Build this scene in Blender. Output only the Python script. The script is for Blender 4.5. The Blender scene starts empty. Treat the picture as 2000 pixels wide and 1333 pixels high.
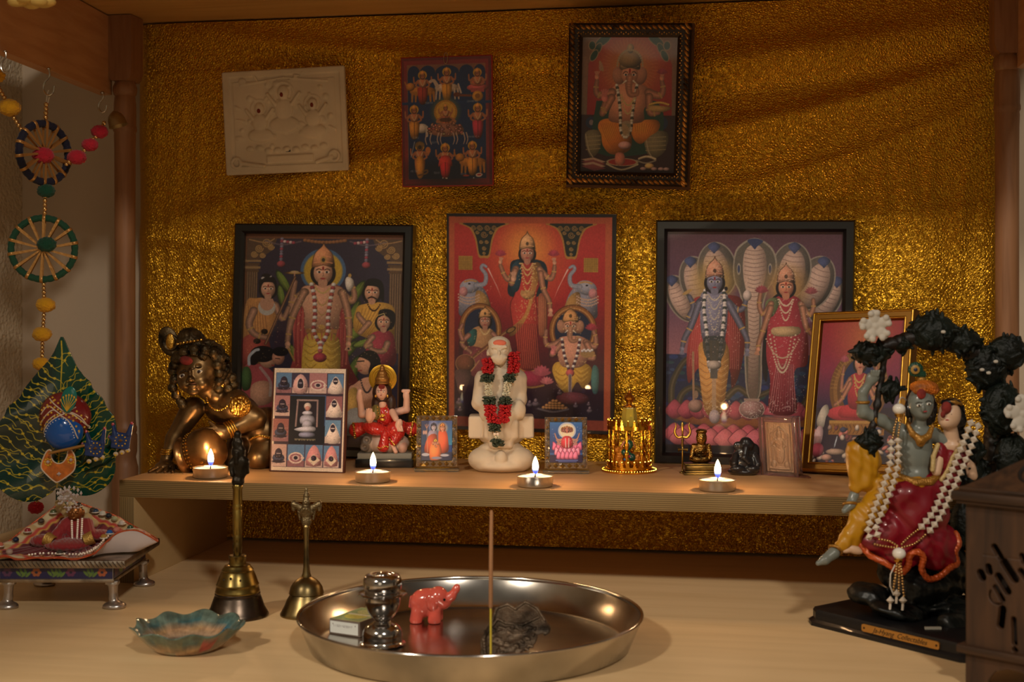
import bpy, bmesh, math, random
import numpy as np
from mathutils import Vector, Matrix
random.seed(7)
rng = np.random.default_rng(7)
sc = bpy.context.scene
C = sc.collection
PI = math.pi
# ------------------------------------------------------------------ camera
YAW = math.radians(9.8)
F = 2600.0
HOR = 600.0
CAMZ = 0.298
cam_d = bpy.data.cameras.new('camera')
cam = bpy.data.objects.new('camera', cam_d)
C.objects.link(cam)
cam.location = (0, 0, CAMZ)
cam.rotation_euler = (PI / 2, 0, YAW)
cam_d.sensor_width = 36.0
cam_d.lens = F / 2000 * 36
cam_d.shift_y = -(666.5 - HOR) / 2000
cam_d.clip_start = 0.02
cam_d.dof.use_dof = True
cam_d.dof.focus_distance = 1.47
cam_d.dof.aperture_fstop = 7.5
sc.camera = cam
# ------------------------------------------------------------------ world and room light
sc.view_settings.view_transform = 'Standard'
sc.view_settings.look = 'None'
sc.view_settings.gamma = 1
sc.view_settings.use_curve_mapping = False
sc.view_settings.exposure = 0.0
w = bpy.data.worlds.new('room_light')
sc.world = w
w.use_nodes = True
nt = w.node_tree
bg = nt.nodes['Background']
tc = nt.nodes.new('ShaderNodeTexCoord')
sp = nt.nodes.new('ShaderNodeSeparateXYZ')
mr = nt.nodes.new('ShaderNodeMapRange')
cr = nt.nodes.new('ShaderNodeValToRGB')
nt.links.new(tc.outputs['Generated'], sp.inputs[0])
nt.links.new(sp.outputs['Z'], mr.inputs[0])
mr.inputs[1].default_value = -1
mr.inputs[2].default_value = 1
nt.links.new(mr.outputs[0], cr.inputs[0])
nt.links.new(cr.outputs[0], bg.inputs[0])
e = cr.color_ramp.elements
e[0].position = 0.0
e[0].color = (0.030, 0.022, 0.014, 1)
e[1].position = 1.0
e[1].color = (0.15, 0.125, 0.09, 1)
for pos, col in ((0.40, (0.06, 0.044, 0.026, 1)), (0.46, (0.27, 0.20, 0.12, 1)), (0.55, (0.27, 0.20, 0.12, 1)), (0.61, (0.075, 0.057, 0.038, 1)), (0.86, (0.07, 0.055, 0.04, 1))):
	x = e.new(pos)
	x.color = col
bg.inputs[1].default_value = 0.80


def area(name, loc, target, size, power, col):
	d = bpy.data.lights.new(name, 'AREA')
	d.shape = 'DISK'
	d.size = size
	d.energy = power
	d.color = col
	o = bpy.data.objects.new(name, d)
	C.objects.link(o)
	o.location = loc
	o.rotation_euler = (Vector(target) - Vector(loc)).to_track_quat('-Z', 'Y').to_euler()
	return o


area('ceiling_spot_left', (-1.35, -0.75, 1.65), (-0.3, 1.3, 0.15), 0.2, 25.0, (1.0, 0.87, 0.70))
area('ceiling_spot_right', (0.65, -0.85, 1.65), (-0.3, 1.3, 0.15), 0.2, 21.0, (1.0, 0.89, 0.75))
area('front_fill', (-0.3, -1.3, 0.75), (-0.25, 1.5, 0.2), 0.8, 1.6, (1.0, 0.84, 0.60))  # broad fill light added low in front to brighten cloth and prints

# ------------------------------------------------------------------ projection helpers (scale of the place)
cA, sA = math.cos(YAW), math.sin(YAW)


def P(px, py, Y=None, z=None, Zc=None):
	"""point of the place seen at a pixel of the 2000x1333 frame, on a given wall plane Y, height z or camera depth"""
	a = (px - 1000) / F
	b = (HOR - py) / F
	dx, dy = a * cA - sA, a * sA + cA
	if Y is not None:
		t = Y / dy
	elif z is not None:
		t = (z - CAMZ) / b
	else:
		t = Zc
	return Vector((dx * t, dy * t, CAMZ + b * t))


def depth(p):
	return -p.x * sA + p.y * cA


SHELF = 0.111


def anchor(px, py, z=SHELF):
	p = P(px, py, z=z)
	return p, depth(p) / F


# ------------------------------------------------------------------ colours and materials
def lin(c):
	r = []
	for v in c[:3]:
		v = v / 255.0
		r.append(v / 12.92 if v <= 0.04045 else ((v + 0.055) / 1.055) ** 2.4)
	return tuple(r) + (1.0,)


MATS = {}


def M(name, col=(128, 128, 128), rough=0.5, metal=0.0, noise=None, bump=None, emis=None, trans=0, coat=0, vcol=False,
      ior=1.45, spec=0.5, sub=0, sheen=0, col2=None):
	if name in MATS:
		return MATS[name]
	m = bpy.data.materials.new(name)
	m.use_nodes = True
	t = m.node_tree
	b = t.nodes['Principled BSDF']
	b.inputs['Base Color'].default_value = lin(col)
	b.inputs['Roughness'].default_value = rough
	b.inputs['Metallic'].default_value = metal
	b.inputs['IOR'].default_value = ior
	b.inputs['Specular IOR Level'].default_value = spec
	b.inputs['Transmission Weight'].default_value = trans
	b.inputs['Coat Weight'].default_value = coat
	b.inputs['Subsurface Weight'].default_value = sub
	b.inputs['Sheen Weight'].default_value = sheen
	if sub:
		b.inputs['Subsurface Radius'].default_value = (0.01, 0.006, 0.003)
		b.inputs['Subsurface Scale'].default_value = 0.5
	tcn = t.nodes.new('ShaderNodeTexCoord')
	if vcol:
		a = t.nodes.new('ShaderNodeVertexColor')
		a.layer_name = 'Col'
		t.links.new(a.outputs[0], b.inputs['Base Color'])
	if noise:
		n = t.nodes.new('ShaderNodeTexNoise')
		n.inputs['Scale'].default_value = noise[0]
		n.inputs['Detail'].default_value = 4
		t.links.new(tcn.outputs['Object'], n.inputs['Vector'])
		r = t.nodes.new('ShaderNodeValToRGB')
		k = noise[1]
		c2 = col2 if col2 else tuple(v * (1 - k) for v in col)
		r.color_ramp.elements[0].color = lin(c2)
		r.color_ramp.elements[1].color = lin(tuple(min(255, v * (1 + k * .4)) for v in col))
		r.color_ramp.elements[0].position = .35
		r.color_ramp.elements[1].position = .65
		t.links.new(n.outputs[0], r.inputs[0])
		if vcol:
			mx = t.nodes.new('ShaderNodeMix')
			mx.data_type = 'RGBA'
			mx.blend_type = 'MULTIPLY'
			mx.inputs[0].default_value = 1
			t.links.new(a.outputs[0], mx.inputs[6])
			t.links.new(r.outputs[0], mx.inputs[7])
			t.links.new(mx.outputs[2], b.inputs['Base Color'])
		else:
			t.links.new(r.outputs[0], b.inputs['Base Color'])
	if bump:
		n = t.nodes.new('ShaderNodeTexNoise')
		n.inputs['Scale'].default_value = bump[0]
		n.inputs['Detail'].default_value = 3
		t.links.new(tcn.outputs['Object'], n.inputs['Vector'])
		bp = t.nodes.new('ShaderNodeBump')
		bp.inputs['Strength'].default_value = bump[1]
		bp.inputs['Distance'].default_value = bump[2]
		t.links.new(n.outputs[0], bp.inputs['Height'])
		t.links.new(bp.outputs[0], b.inputs['Normal'])
	if emis:
		b.inputs['Emission Color'].default_value = lin(emis[0])
		b.inputs['Emission Strength'].default_value = emis[1]
	MATS[name] = m
	return m


def wood(name, c1, c2, sc3=(2, 30, 30), rough=0.5, stripes=None):
	m = M(name, c1, rough)
	t = m.node_tree
	b = t.nodes['Principled BSDF']
	tcn = t.nodes.new('ShaderNodeTexCoord')
	mp = t.nodes.new('ShaderNodeMapping')
	mp.inputs['Scale'].default_value = sc3
	n = t.nodes.new('ShaderNodeTexNoise')
	n.inputs['Scale'].default_value = 4
	n.inputs['Detail'].default_value = 5
	n.inputs['Distortion'].default_value = .6
	r = t.nodes.new('ShaderNodeValToRGB')
	r.color_ramp.elements[0].color = lin(c2)
	r.color_ramp.elements[1].color = lin(c1)
	r.color_ramp.elements[0].position = .3
	r.color_ramp.elements[1].position = .62
	t.links.new(tcn.outputs['Object'], mp.inputs[0])
	t.links.new(mp.outputs[0], n.inputs['Vector'])
	t.links.new(n.outputs[0], r.inputs[0])
	out = r.outputs[0]
	if stripes:
		ax, per, dark = stripes
		s = t.nodes.new('ShaderNodeSeparateXYZ')
		t.links.new(tcn.outputs['Object'], s.inputs[0])
		mu = t.nodes.new('ShaderNodeMath')
		mu.operation = 'MULTIPLY'
		mu.inputs[1].default_value = 2 * PI / per
		t.links.new(s.outputs[ax], mu.inputs[0])
		si = t.nodes.new('ShaderNodeMath')
		si.operation = 'SINE'
		t.links.new(mu.outputs[0], si.inputs[0])
		mr_ = t.nodes.new('ShaderNodeMapRange')
		mr_.inputs[1].default_value = -1
		mr_.inputs[2].default_value = 0.6
		t.links.new(si.outputs[0], mr_.inputs[0])
		mx = t.nodes.new('ShaderNodeMix')
		mx.data_type = 'RGBA'
		mx.inputs[6].default_value = lin(dark)
		t.links.new(mr_.outputs[0], mx.inputs[0])
		t.links.new(out, mx.inputs[7])
		out = mx.outputs[2]
	t.links.new(out, b.inputs['Base Color'])
	return m


# ------------------------------------------------------------------ object helpers
def link(o, parent=None):
	C.objects.link(o)
	if parent is not None:
		o.parent = parent
	return o


def tag(o, label=None, cat=None, group=None, kind=None):
	if label:
		o['label'] = label
	if cat:
		o['category'] = cat
	if group:
		o['group'] = group
	if kind:
		o['kind'] = kind
	return o


def thing(name, label, cat, loc=(0, 0, 0), rz=0.0, group=None):
	o = bpy.data.objects.new(name, None)
	o.empty_display_size = 0.02
	link(o)
	o.location = loc
	o.rotation_euler = (0, 0, rz)
	return tag(o, label, cat, group)


def raw(name, v, f, mat, parent=None, smooth=True, sharp=40, cols=None, loc=None):
	me = bpy.data.meshes.new(name)
	v = np.asarray(v, dtype=np.float64)
	if isinstance(f, np.ndarray):
		nf, k = f.shape
		me.vertices.add(len(v))
		me.vertices.foreach_set('co', v.ravel())
		me.loops.add(nf * k)
		me.loops.foreach_set('vertex_index', f.ravel().astype(np.int32))
		me.polygons.add(nf)
		me.polygons.foreach_set('loop_start', np.arange(0, nf * k, k, dtype=np.int32))
		me.update(calc_edges=True)
	else:
		me.from_pydata([tuple(p) for p in v], [], f)
	if cols is not None:
		ca = me.color_attributes.new('Col', 'FLOAT_COLOR', 'POINT')
		c = np.ones((len(v), 4))
		c[:, :3] = cols
		ca.data.foreach_set('color', c.ravel())
	me.validate()
	if not isinstance(f, np.ndarray):
		b = bmesh.new()
		b.from_mesh(me)
		bmesh.ops.recalc_face_normals(b, faces=b.faces)
		b.to_mesh(me)
		b.free()
	if smooth:
		me.polygons.foreach_set('use_smooth', [True] * len(me.polygons))
		if sharp < 180:
			me.set_sharp_from_angle(angle=math.radians(sharp))
	if isinstance(mat, (list, tuple)):
		for m_ in mat:
			me.materials.append(m_)
	elif mat:
		me.materials.append(mat)
	o = bpy.data.objects.new(name, me)
	link(o, parent)
	if loc is not None:
		o.location = loc
	return o


def spline(pts, n=8, closed=False):
	"""Catmull-Rom through points (2D or 3D)"""
	p = np.asarray(pts, float)
	N = len(p)
	out = []
	rngi = range(N) if closed else range(N - 1)
	for i in rngi:
		if closed:
			a, b, c, d = p[(i - 1) % N], p[i], p[(i + 1) % N], p[(i + 2) % N]
		else:
			a, b, c, d = p[max(i - 1, 0)], p[i], p[i + 1], p[min(i + 2, N - 1)]
		for k in range(n):
			t = k / n
			out.append(0.5 * ((2 * b) + (-a + c) * t + (2 * a - 5 * b + 4 * c - d) * t * t + (-a + 3 * b - 3 * c + d) * t ** 3))
	if not closed:
		out.append(p[-1])
	return np.array(out)


class MB:
	"""collects solids; build() links them as one mesh"""

	def __init__(s):
		s.v, s.f, s.m, s.c = [], [], [], []

	def add(s, v, f, mi=0, mat4=None, col=None):
		o = len(s.v)
		for p in v:
			p = Vector(p)
			s.v.append(mat4 @ p if mat4 is not None else p)
			s.c.append(col if col else (1, 1, 1))
		for q in f:
			s.f.append([o + i for i in q])
			s.m.append(mi)
		return s

	def box(s, x0, x1, y0, y1, z0, z1, mi=0, mat4=None, bev=0, col=None):
		if bev:
			b = bmesh.new()
			bmesh.ops.create_cube(b, size=1)
			for vv in b.verts:
				vv.co = Vector(((x0 + x1) / 2 + vv.co.x * (x1 - x0), (y0 + y1) / 2 + vv.co.y * (y1 - y0), (z0 + z1) / 2 + vv.co.z * (z1 - z0)))
			bmesh.ops.bevel(b, geom=b.edges[:], offset=bev, segments=2, affect='EDGES', profile=.6)
			b.verts.index_update()
			v = [vv.co.copy() for vv in b.verts]
			f = [[q.index for q in ff.verts] for ff in b.faces]
			b.free()
			return s.add(v, f, mi, mat4, col)
		v = [(x, y, z) for z in (z0, z1) for y in (y0, y1) for x in (x0, x1)]
		f = [(0, 2, 3, 1), (4, 5, 7, 6), (0, 1, 5, 4), (2, 6, 7, 3), (0, 4, 6, 2), (1, 3, 7, 5)]
		return s.add(v, f, mi, mat4, col)

	def lathe(s, prof, n=32, mi=0, mat4=None, cap=True, col=None, wob=None):
		v, f = [], []
		for j, (r, z) in enumerate(prof):
			for i in range(n):
				a = 2 * PI * i / n
				rr = r * (wob(a, j) if wob else 1)
				v.append((rr * math.cos(a), rr * math.sin(a), z))
		for j in range(len(prof) - 1):
			for i in range(n):
				k = (i + 1) % n
				f.append((j * n + i, j * n + k, (j + 1) * n + k, (j + 1) * n + i))
		if cap:
			f.append(list(range(n))[::-1])
			f.append([(len(prof) - 1) * n + i for i in range(n)])
		return s.add(v, f, mi, mat4, col)

	def tube(s, pts, r, n=8, mi=0, mat4=None, closed=False, flat=1.0, col=None):
		pts = [Vector(p) if len(p) == 3 else Vector((p[0], 0, p[1])) for p in pts]
		N = len(pts)
		rr = r if hasattr(r, '__len__') else [r] * N
		if len(rr) != N:
			rr = np.interp(np.linspace(0, 1, N), np.linspace(0, 1, len(rr)), rr)
		v, f = [], []
		up = None
		for i in range(N):
			if closed:
				t = pts[(i + 1) % N] - pts[i - 1]
			else:
				t = pts[min(i + 1, N - 1)] - pts[max(i - 1, 0)]
			if t.length < 1e-9:
				t = Vector((0, 0, 1))
			t.normalize()
			if up is None:
				up = Vector((0, 1, 0)) if abs(t.y) < .9 else Vector((1, 0, 0))
			up = (up - t * up.dot(t))
			if up.length < 1e-6:
				up = t.orthogonal()
			up.normalize()
			sd = t.cross(up)
			for k in range(n):
				a = 2 * PI * k / n
				v.append(pts[i] + sd * math.cos(a) * rr[i] + up * math.sin(a) * rr[i] * flat)
		for i in range(N if closed else N - 1):
			j = (i + 1) % N
			for k in range(n):
				l = (k + 1) % n
				f.append((i * n + k, i * n + l, j * n + l, j * n + k))
		if not closed:
			f.append(list(range(n))[::-1])
			f.append([(N - 1) * n + k for k in range(n)])
		return s.add(v, f, mi, mat4, col)

	def ball(s, c, r, n=12, mi=0, mat4=None, col=None):
		rx, ry, rz = r if hasattr(r, '__len__') else (r, r, r)
		m = max(4, n // 2)
		v = [(c[0], c[1], c[2] - rz)]
		for j in range(1, m):
			ph = -PI / 2 + PI * j / m
			for i in range(n):
				a = 2 * PI * i / n
				v.append((c[0] + rx * math.cos(ph) * math.cos(a), c[1] + ry * math.cos(ph) * math.sin(a), c[2] + rz * math.sin(ph)))
		v.append((c[0], c[1], c[2] + rz))
		f = []
		for i in range(n):
			k = (i + 1) % n
			f.append((0, 1 + k, 1 + i))
			f.append((len(v) - 1, 1 + (m - 2) * n + i, 1 + (m - 2) * n + k))
		for j in range(m - 2):
			for i in range(n):
				k = (i + 1) % n
				f.append((1 + j * n + i, 1 + j * n + k, 1 + (j + 1) * n + k, 1 + (j + 1) * n + i))
		return s.add(v, f, mi, mat4, col)

	def bicone(s, c, r, h, n=8, mi=0, col=None, mat4=None):
		v = [(c[0], c[1], c[2] - h), (c[0], c[1], c[2] + h)]
		for i in range(n):
			a = 2 * PI * i / n
			v.append((c[0] + r * math.cos(a), c[1] + r * math.sin(a), c[2]))
		f = []
		for i in range(n):
			k = (i + 1) % n
			f += [(0, 2 + k, 2 + i), (1, 2 + i, 2 + k)]
		return s.add(v, f, mi, mat4, col)

	def slab(s, outline, y0, y1, mi=0, mat4=None, bulge=0, col=None):
		"""outline (x,z) extruded from y0 (front) to y1"""
		pts = [(float(p[0]), float(p[1])) for p in outline]
		n = len(pts)
		v = [(x, y0, z) for x, z in pts] + [(x, y1, z) for x, z in pts]
		f = [list(range(n)), [n + i for i in range(n)][::-1]]
		for i in range(n):
			k = (i + 1) % n
			f.append((i, n + i, n + k, k))
		return s.add(v, f, mi, mat4, col)

	def build(s, name, mat, parent=None, scale=1.0, smooth=True, sharp=35, loc=None, colored=False):
		v = np.array([tuple(p) for p in s.v]) * scale
		o = raw(name, v, s.f, mat, parent, smooth, sharp, cols=np.array([lin(c)[:3] for c in s.c]) if colored else None, loc=loc)
		if any(s.m):
			# face order is kept by from_pydata
			o.data.polygons.foreach_set('material_index', s.m)
		return o


# ------------------------------------------------------------------ implicit sculpting (smooth union + surface nets)
def _rot(r):
	return np.array(Matrix.Rotation(math.radians(r[2]), 3, 'Z') @ Matrix.Rotation(math.radians(r[1]), 3, 'Y') @ Matrix.Rotation(math.radians(r[0]), 3, 'X'))


def E(c, r, rot=None, col=None, k=None, op='+'):
	r = tuple(r) if hasattr(r, '__len__') else (r, r, r)
	return dict(t='e', c=c, r=r, rot=rot, col=col, k=k, op=op)


def K(a, b, ra, rb=None, col=None, k=None, op='+'):
	return dict(t='k', a=a, b=b, ra=ra, rb=ra if rb is None else rb, col=col, k=k, op=op)


def B(c, h, rot=None, rd=1.0, col=None, k=None, op='+'):
	return dict(t='b', c=c, h=h, rot=rot, rd=rd, col=col, k=k, op=op)


def T(c, R, r, rot=None, col=None, k=None, op='+'):
	return dict(t='t', c=c, R=R, r=r, rot=rot, col=col, k=k, op=op)


def chain(pts, rs, col=None, k=None):
	out = []
	for i in range(len(pts) - 1):
		out.append(K(pts[i], pts[i + 1], rs[i], rs[i + 1], col=col, k=k))
	return out


def sculpt(name, mat, prims, parent=None, scale=1.0, vox=1.0, k=3.0, bumps=None, base=(200, 200, 200), flat0=None, sharp=180, loc=None):
	bb = []
	for p in prims:
		if p['t'] == 'e' or p['t'] == 'b' or p['t'] == 't':
			q = p['r'] if p['t'] == 'e' else (p['h'] if p['t'] == 'b' else (p['R'] + p['r'],) * 3)
			ext = max(q) if p['rot'] else 0
			q = [ext or v for v in q]
			if p['rot'] and p['t'] == 'b':
				q = [math.sqrt(sum(v * v for v in p['h']))] * 3
			bb.append(([p['c'][i] - q[i] for i in range(3)], [p['c'][i] + q[i] for i in range(3)]))
		else:
			rm = max(p['ra'], p['rb'])
			bb.append(([min(p['a'][i], p['b'][i]) - rm for i in range(3)], [max(p['a'][i], p['b'][i]) + rm for i in range(3)]))
	add = [b for b, p in zip(bb, prims) if p['op'] == '+']
	lo = np.min([b[0] for b in add], axis=0) - 3 * vox - k
	hi = np.max([b[1] for b in add], axis=0) + 3 * vox + k
	n = np.ceil((hi - lo) / vox).astype(int) + 1
	D = np.full(n, 1e3, dtype=np.float32)
	best = np.full(n, 1e3, dtype=np.float32)
	idx = np.zeros(n, dtype=np.int16)
	ax = [lo[i] + vox * np.arange(n[i]) for i in range(3)]
	for pi_, p in enumerate(prims):
		kk = k if p['k'] is None else p['k']
		l, h = bb[pi_]
		mg = kk + 3 * vox
		sl = []
		for i in range(3):
			a = max(0, int((l[i] - mg - lo[i]) / vox))
			b = min(n[i], int((h[i] + mg - lo[i]) / vox) + 2)
			sl.append(slice(a, max(a, b)))
		sl = tuple(sl)
		X, Y, Z = np.meshgrid(ax[0][sl[0]], ax[1][sl[1]], ax[2][sl[2]], indexing='ij')
		if X.size == 0:
			continue
		if p['t'] == 'k':
			a, b = np.array(p['a'], float), np.array(p['b'], float)
			ba = b - a
			L = max((ba ** 2).sum(), 1e-9)
			h_ = np.clip(((X - a[0]) * ba[0] + (Y - a[1]) * ba[1] + (Z - a[2]) * ba[2]) / L, 0, 1)
			d = np.sqrt((X - a[0] - h_ * ba[0]) ** 2 + (Y - a[1] - h_ * ba[1]) ** 2 + (Z - a[2] - h_ * ba[2]) ** 2) - (p['ra'] + h_ * (p['rb'] - p['ra']))
		else:
			x, y, z = X - p['c'][0], Y - p['c'][1], Z - p['c'][2]
			if p['rot']:
				R = _rot(p['rot'])
				x, y, z = (R[0, 0] * x + R[1, 0] * y + R[2, 0] * z, R[0, 1] * x + R[1, 1] * y + R[2, 1] * z, R[0, 2] * x + R[1, 2] * y + R[2, 2] * z)
			if p['t'] == 'e':
				r = p['r']
				k0 = np.sqrt((x / r[0]) ** 2 + (y / r[1]) ** 2 + (z / r[2]) ** 2)
				k1 = np.sqrt((x / r[0] ** 2) ** 2 + (y / r[1] ** 2) ** 2 + (z / r[2] ** 2) ** 2)
				d = k0 * (k0 - 1) / np.maximum(k1, 1e-6)
			elif p['t'] == 'b':
				rd = p['rd']
				qx, qy, qz = np.abs(x) - p['h'][0] + rd, np.abs(y) - p['h'][1] + rd, np.abs(z) - p['h'][2] + rd
				d = np.sqrt(np.maximum(qx, 0) ** 2 + np.maximum(qy, 0) ** 2 + np.maximum(qz, 0) ** 2) + np.minimum(np.maximum(qx, np.maximum(qy, qz)), 0) - rd
			else:
				q = np.sqrt(x * x + z * z) - p['R']
				d = np.sqrt(q * q + y * y) - p['r']
		d = d.astype(np.float32)
		c = D[sl]
		if p['op'] == '+':
			if kk > 0:
				h_ = np.maximum(kk - np.abs(c - d), 0) / kk
				D[sl] = np.minimum(c, d) - h_ * h_ * kk * .25
			else:
				D[sl] = np.minimum(c, d)
			bs = best[sl]
			mk = d < bs
			bs[mk] = d[mk]
			best[sl] = bs
			ii = idx[sl]
			ii[mk] = pi_
			idx[sl] = ii
		elif p['op'] == '-':
			kq = max(kk, 1e-3)
			h_ = np.maximum(kq - np.abs(c + d), 0) / kq
			D[sl] = np.maximum(c, -d) + h_ * h_ * kq * .25
		elif p['op'] == 'c':   # paint only
			mk = d < 0
			ii = idx[sl]
			ii[mk] = pi_
			idx[sl] = ii
	if bumps:
		X, Y, Z = np.meshgrid(*ax, indexing='ij')
		for (fr, amp, dirn) in bumps:
			D += (amp * np.sin(fr * (dirn[0] * X + dirn[1] * Y + dirn[2] * Z) + 1.3 * np.sin(.31 * fr * (X + Z))) * np.sin(fr * .7 * (dirn[2] * X - dirn[0] * Z + Y) + .7)).astype(np.float32)
	if flat0 is not None:
		zz = ax[2][None, None, :]
		D = np.maximum(D, (flat0 - zz).astype(np.float32))
	# surface nets
	s = D < 0
	cnt = np.zeros(n - 1, dtype=np.int8)
	for dx in (0, 1):
		for dy in (0, 1):
			for dz in (0, 1):
				cnt += s[dx:n[0] - 1 + dx, dy:n[1] - 1 + dy, dz:n[2] - 1 + dz]
	act = (cnt > 0) & (cnt < 8)
	ci = np.argwhere(act)
	vid = np.full(act.shape, -1, dtype=np.int64)
	vid[act] = np.arange(len(ci))
	acc = np.zeros((len(ci), 3))
	num = np.zeros(len(ci))
	cor = [(a, b, c_) for a in (0, 1) for b in (0, 1) for c_ in (0, 1)]
	for a in cor:
		for d_ in range(3):
			if a[d_] == 1:
				continue
			b = list(a)
			b[d_] = 1
			va = D[ci[:, 0] + a[0], ci[:, 1] + a[1], ci[:, 2] + a[2]]
			vb = D[ci[:, 0] + b[0], ci[:, 1] + b[1], ci[:, 2] + b[2]]
			m_ = (va < 0) != (vb < 0)
			t = np.where(m_, va / np.where(m_, va - vb, 1), 0)
			pt = np.array(a)[None, :] + t[:, None] * (np.array(b) - np.array(a))[None, :]
			acc += pt * m_[:, None]
			num += m_
	verts = lo + vox * (ci + acc / num[:, None])
	faces = []
	for d_ in range(3):
		sa = [slice(None)] * 3
		sb = [slice(None)] * 3
		sa[d_] = slice(0, -1)
		sb[d_] = slice(1, None)
		a, b = s[tuple(sa)], s[tuple(sb)]
		u, v = (d_ + 1) % 3, (d_ + 2) % 3
		ed = np.argwhere(a != b)
		ok = (ed[:, u] > 0) & (ed[:, v] > 0) & (ed[:, u] < n[u] - 1) & (ed[:, v] < n[v] - 1)
		ed = ed[ok]
		ins = a[ed[:, 0], ed[:, 1], ed[:, 2]]
		q = []
		for (du, dv) in ((0, 0), (1, 0), (1, 1), (0, 1)):
			w_ = ed.copy()
			w_[:, u] -= du
			w_[:, v] -= dv
			q.append(vid[w_[:, 0], w_[:, 1], w_[:, 2]])
		q = np.stack(q, 1)
		q[~ins] = q[~ins][:, ::-1]
		faces.append(q)
	faces = np.concatenate(faces)
	faces = faces[(faces >= 0).all(1)]
	ix = idx[ci[:, 0], ci[:, 1], ci[:, 2]]
	pal = np.array([lin(p['col'] or base)[:3] for p in prims])
	cols = pal[ix]
	return raw(name, verts * scale, faces, mat, parent, True, sharp, cols=cols, loc=loc)


def rect_thing(name, label, cat, TL, TR, BL, Yt=None, Yb=None, zb=None, YtR=None, group=None):
	"""an upright flat thing (print, frame) placed by three corners; returns empty, width, height"""
	a = P(*TL, Y=Yt)
	b = P(*TR, Y=YtR if YtR is not None else Yt)
	c = P(*BL, z=zb) if zb is not None else P(*BL, Y=Yb)
	ex = (b - a).normalized()
	up = a - c
	H = up.length
	up = (up - ex * up.dot(ex)).normalized()
	ny = up.cross(ex)
	Wd = (b - a).length
	o = thing(name, label, cat, group=group)
	m = Matrix((ex, ny, up)).transposed().to_4x4()
	m.translation = c
	o.matrix_world = m
	return o, Wd, H
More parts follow.
